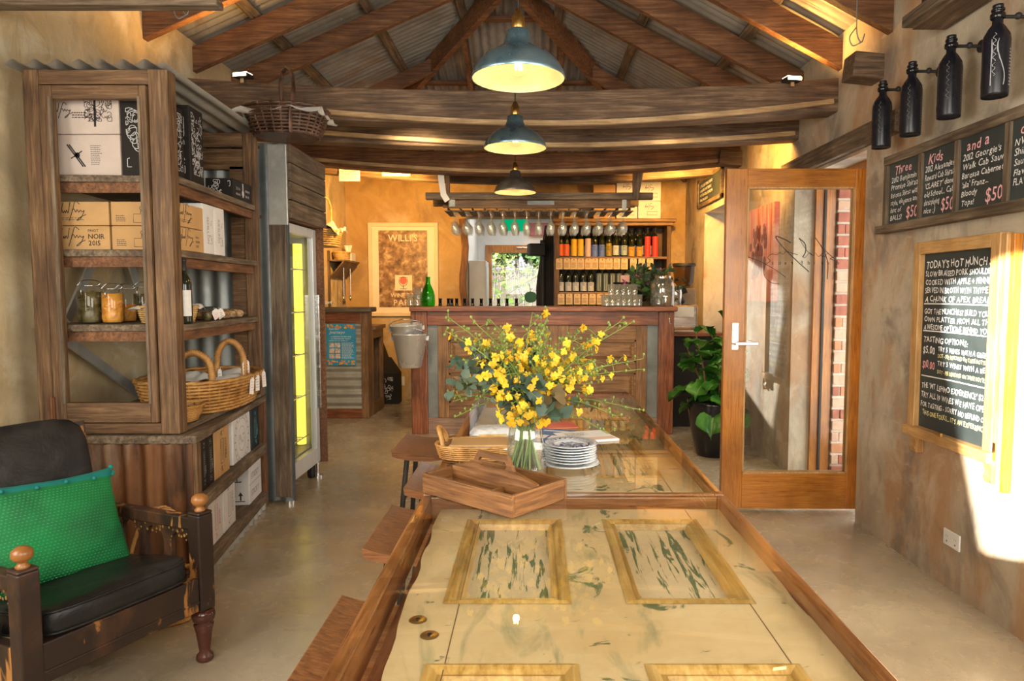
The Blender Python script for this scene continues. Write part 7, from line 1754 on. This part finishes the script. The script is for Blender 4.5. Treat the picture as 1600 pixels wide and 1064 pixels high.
for s, k, yy, md in rows:
    x = {'w': .03, 'w0': .03, 'p0': .03, 'i': .27, 'y': .27, 'y2': .06}[md]*w_; mw = w_*(.95 if md == 'w' else .2 if md in ('w0', 'p0') else .7 if md in ('i', 'y') else .9)
    q = qs['w' if md[0] in 'wi' else md[0]]
    q.text(P, s, k*h_*.98, x, h_*(1-yy)-k*h_*.62, .012, .13, .06, maxw=mw)
for yy in (.285, .44, .7): qs['w'].stroke(P, [(w_*.02, h_*(1-yy)), (w_*.5, h_*(1.003-yy)), (w_*.98, h_*(1-yy))], .005)
qs['w'].build('white_writing', CHALK_WHITE, sl_, at=ma); qs['p'].build('pink_writing', CHALK_PINK, sl_, at=ma); qs['y'].build('yellow_writing', CHALK_YELLOW, sl_, at=ma)
# the long hinge strip beside it
yS = atX(1570, 500, XR-.03).y
ST = thing('timber_strip', 'long upright timber strip fixed beside the lunch menu chalkboard', 'strip', (XR, yS, atX(1575, 760, XR-.02).z)); sa_ = ST.location
MB().box(XR-.05, XR-.002, yS-.02, yS+.012, sa_.z, atX(1570, 366, XR-.03).z).build('strip', YELLOWWOOD('z'), ST, at=sa_, bevel=.003)
MB().box(XR-.035, XR-.002, yS-.04, yS-.02, sa_.z-.03, atX(1570, 366, XR-.03).z).build('strip_back', OAK('z'), ST, at=sa_, bevel=.002)
MB().box(XR-.053, XR-.05, yS-.012, yS+.004, sa_.z+.09, sa_.z+.16).build('catch_plate', BRASS, ST, at=sa_)
# power outlet
c = RW(1489, 843); t = thing('power_outlet', 'white double power outlet on the grey plaster beside the sunlit patch', 'outlet', (XR, c.y, c.z))
MB().box(-.009, -.001, -.058, .058, -.036, .036).build('plate', WHITE, t, bevel=.003)
q = MB(); P = wall_plane(-.009, 0, 0)
for s in (-.03, .03):
    for k in (-.006, .006): q.stroke(P, [(s+k-.002, .002), (s+k+.001, .012)], .002)
    q.rect(P, s-.005, s+.005, -.02, -.012)
q.build('socket_slots', INK_GREY, t)
# wall-mounted bottles
def wall_bottle(label, px, py_top, py_bot, seed, pale=False):
    x = XR-.13; A = atX(px, py_top, x); B = atX(px, py_bot, x); h = A.z-B.z; r = h*.135
    t = thing('mounted_bottle', label, 'bottle', (x, A.y, B.z), 0, 'bottles mounted on the wall')
    MB().lathe([(.001, .006), (r*.85, .006), (r*.97, 0), (r, .01), (r*1.02, h*.6), (r*.95, h*.67), (r*.62, h*.75), (r*.4, h*.79), (r*.37, h*.97), (r*.4, h*.975), (r*.4, h), (.001, h)], 28).build('bottle_body', BOTTLE_MATTE, t)
    MB().lathe([(r*.5, h*.85), (r*.56, h*.86), (r*.56, h*.9), (r*.5, h*.91)], 20).lathe([(r*.44, h*.93), (r*.5, h*.935), (r*.5, h*.955), (r*.44, h*.96)], 20).build('neck_ring', BLACKGLOSS, t)
    MB().tube([(r*.4, 0, h*.875), (.13, -.0, h*.875)], .007, 8).sphere((.075, 0, h*.885), .013, 8, 6).cyl((.12, 0, h*.875), (.13, 0, h*.875), .025).build('wall_arm', BLACK, t)
    q = MB(); g_ = random.Random(seed)
    def wrap(a, z): return Vector((r*1.03*math.cos(a), r*1.03*math.sin(a), z))
    for k in range(12):
        z = h*(.1+.42*k/12); a = -1.05
        while a < -.45: l = g_.uniform(.05, .13); q.add([wrap(a, z), wrap(a+l, z), wrap(a+l, z+.004), wrap(a, z+.004)], [(0, 1, 2, 3)]); a += l+.05
    for k in range(3):
        z0 = h*(.2+.16*k); pts = [(-2.3+.12*math.sin(i*1.7+k), z0+i*.006) for i in range(9)]
        for (a, z), (b, z2) in zip(pts[:-1], pts[1:]): q.add([wrap(a, z), wrap(a+.03, z), wrap(b+.03, z2), wrap(b, z2)], [(0, 1, 2, 3)])
    q.build('bottle_print', INK_GREY if not pale else SILVER_INK, t)
    if pale:
        q = MB(); n = 12
        for i in range(n):
            z, z2 = h*(.1+.5*i/n), h*(.1+.5*(i+1)/n); f = lambda zz: -1.75+.28*math.sin(zz/h*9); q.add([wrap(-2.5, z), wrap(f(z), z), wrap(f(z2), z2), wrap(-2.5, z2)], [(0, 1, 2, 3)])
        q.build('pale_print', mat('pale_print', ((.3, .3, .33), (.4, .4, .43)), bump=0), t)
for a in (('matt black wine bottle mounted on the wall, last before the door', 1380, 127, 230, 1), ('matt black wine bottle mounted on the wall, second from the door', 1426, 97, 210, 2), ('matt black wine bottle mounted on the wall, third from the door', 1487, 56, 182, 3), ('black wine bottle with a pale swirl print mounted on the wall', 1560, 8, 149, 4, True)): wall_bottle(*a)
# the high plank shelf with a dark box
yq = RW(1478, 45).y; zq = RW(1478, 45).z
PS = thing('high_shelf', 'thick rough plank shelf fixed high above the mounted bottles', 'shelf', (XR, yq, zq)); 
MB().box(-.2, -.002, -1.4, 0, 0, .05).build('plank_board', GREYWOOD('y'), PS, bevel=.006)
MB().box(-.16, -.02, -1.3, -.02, -.012, 0).build('under_batten', BEAM('y'), PS)
t = thing('dark_box', 'dark box standing on the high plank shelf', 'box', (XR-.1, yq-.2, zq+.051)); MB().box(-.07, .07, -.1, .1, 0, .2).build('box_body', BLACK, t, bevel=.005)
# small chalk sign over the passage
A, B = RW(1093, 327), RW(1131, 318); zt_s = RW(1131, 258).z
t = thing('drinks_sign', 'small framed chalkboard sign over the passage opening', 'chalkboard', (XR, (A.y+B.y)/2, A.z)); ta = t.location
MB().box(XR-.03, XR-.002, B.y, A.y, A.z, A.z+.04).box(XR-.03, XR-.002, B.y, A.y, zt_s-.04, zt_s).box(XR-.03, XR-.002, A.y-.05, A.y, A.z, zt_s).box(XR-.03, XR-.002, B.y, B.y+.04, A.z, zt_s).build('sign_frame', GREYWOOD('y'), t, at=ta, bevel=.003)
so_ = MB().box(XR-.02, XR-.012, B.y+.04, A.y-.05, A.z+.04, zt_s-.04).build('slate_panel', CHALK, t, at=ta)
P = wall_plane(XR-.0202, A.y-.05, A.z+.04); w_ = A.y-B.y-.09; h_ = zt_s-A.z-.08; q = MB()
for k, s in enumerate(('LOTS, LOCATIONS, EVENT?', 'LARGE BUS, HOT DRINKS', 'HOT CHOCOLATE, MOCHA', 'SMALL MUG $3.50')): q.text(P, s, h_*.17, w_*.06, h_*(.76-.22*k), .012, .1, .15, maxw=w_*.9)
q.build('white_writing', CHALK_WHITE, so_, at=ta)
# red canvas beyond the door
A, B = RW(1163, 470, XR-.04), RW(1207, 463, XR-.04); zt_p = RW(1207, 316, XR-.04).z
CV = tag(MB().box(XR-.04, XR-.002, B.y, A.y, A.z, zt_p).build('canvas_painting', mat('red_canvas', ((.5, .06, .05), (.66, .2, .15), (.74, .4, .3), (.7, .5, .4)), scale=(1, 14, 1.2), nscale=2.2, detail=8, rough=(.5, .6), bump=.05), at=(XR, (A.y+B.y)/2, A.z)), 'red and pink canvas painting on the wall behind the glass door', 'painting')
q = MB(); P = wall_plane(XR-.0405, A.y, A.z); w_ = A.y-B.y; h_ = zt_p-A.z; g = random.Random(6)
for i in range(60):
    x, y = w_*(.5+.12*g.gauss(0, 1)), h_*g.uniform(.3, .78); q.disc2(P, min(max(x, w_*.2), w_*.8), y, g.uniform(.012, .035), 9, .0006+.00003*i, 1.8)
q.build('dark_brushwork', mat('dark_brush', ((.1, .03, .02), (.32, .08, .05)), nscale=20, bump=.05), CV, at=(XR, (A.y+B.y)/2, A.z))
# fiddle leaf fig
pb_ = atZ(1121, 716, 0); PC = Vector((pb_.x, pb_.y+.13, 0))
PT = thing('potted_fig', 'fiddle leaf fig in a glossy black pot beside the open door', 'potted plant', PC)
pr_ = .215
MB().lathe([(.001, 0), (pr_*.62, 0), (pr_*.66, .015), (pr_*.85, .2), (pr_*.97, .37), (pr_, .42), (pr_, .45), (pr_*.93, .455), (pr_*.9, .43), (pr_*.88, .38), (.001, .38)], 40).build('pot', BLACKGLOSS, PT)
MB().lathe([(.001, .4), (pr_*.88, .395)], 24).build('potting_soil', mat('soil', ((.02, .012, .008), (.06, .04, .025)), nscale=30, bump=.5), PT)
g = random.Random(17); stq = MB(); lv = MB()
def fig_leaf(q, p, d, L, W, bend):
    d = Vector(d).normalized(); up = Vector((0, 0, 1)); s = d.cross(up); s = s.normalized() if s.length > .1 else Vector((1, 0, 0)); nn = s.cross(d); p = Vector(p); n = 9; cols_ = 4; v = []
    prof = [.08, .3, .42, .4, .46, .62, .78, .82, .62, .1]
    for i in range(n+1):
        t_ = i/n; c = p+d*(L*(t_-.35*bend*t_*t_))-Vector((0, 0, 1))*(bend*L*.75*t_*t_)
        for j in range(-cols_, cols_+1):
            f_ = j/cols_; wv_ = .05*W*math.sin(t_*17+j)*abs(f_); v.append(c+s*(W*.62*prof[i]*f_)+nn*(.16*W*abs(f_)+wv_-.012*(1 if j == 0 else 0)))
    k = 2*cols_+1; q.add(v, [(i*k+j, i*k+j+1, (i+1)*k+j+1, (i+1)*k+j) for i in range(n) for j in range(k-1)], True)
    q2 = [p+d*(L*(t_-.35*bend*t_*t_))-Vector((0, 0, 1))*(bend*L*.75*t_*t_)-nn*.004 for t_ in [i/8 for i in range(9)]]; rib.tube(q2, [.004*(1-.1*i) for i in range(9)], 5)
rib = MB()
for si in range(6):
    a = si*2*PI/6+.4; lean = g.uniform(.08, .2) if si else .02; hgt = (1.1, .95, .85, 1.0, .75, .9)[si]
    b = Vector((.07*math.cos(a), .07*math.sin(a), .39)); tp = Vector(((.07+lean)*math.cos(a), (.07+lean)*math.sin(a), hgt)); pts = curve([b, mix(b, tp, .5)+Vector((.02, 0, 0)), tp], 6); stq.tube(pts, [.012-.0005*i for i in range(len(pts))], 7)
    nl = 10
    for k in range(nl):
        f_ = .12+.88*k/(nl-1); p = pts[min(int(f_*(len(pts)-1)), len(pts)-1)]; an = k*2.4+si+g.uniform(-.3, .3); el = -.15+1.15*f_**2+g.uniform(-.2, .2)
        d = Vector((math.cos(an)*math.cos(el), math.sin(an)*math.cos(el), math.sin(el))); wpx = PC.x+p.x+d.x*.3
        L = g.uniform(.2, .32)*(1 if f_ < .9 else .8)
        if wpx > XR-.03: L *= .4
        fig_leaf(lv, p, d, L, L*.8, g.uniform(.3, .8))
lv.build('foliage', LEAF_GREEN, PT); rib.build('leaf_rib', mat('pale_rib', ((.2, .36, .1), (.32, .48, .16)), bump=0), PT); stq.build('stem', STICK, PT)
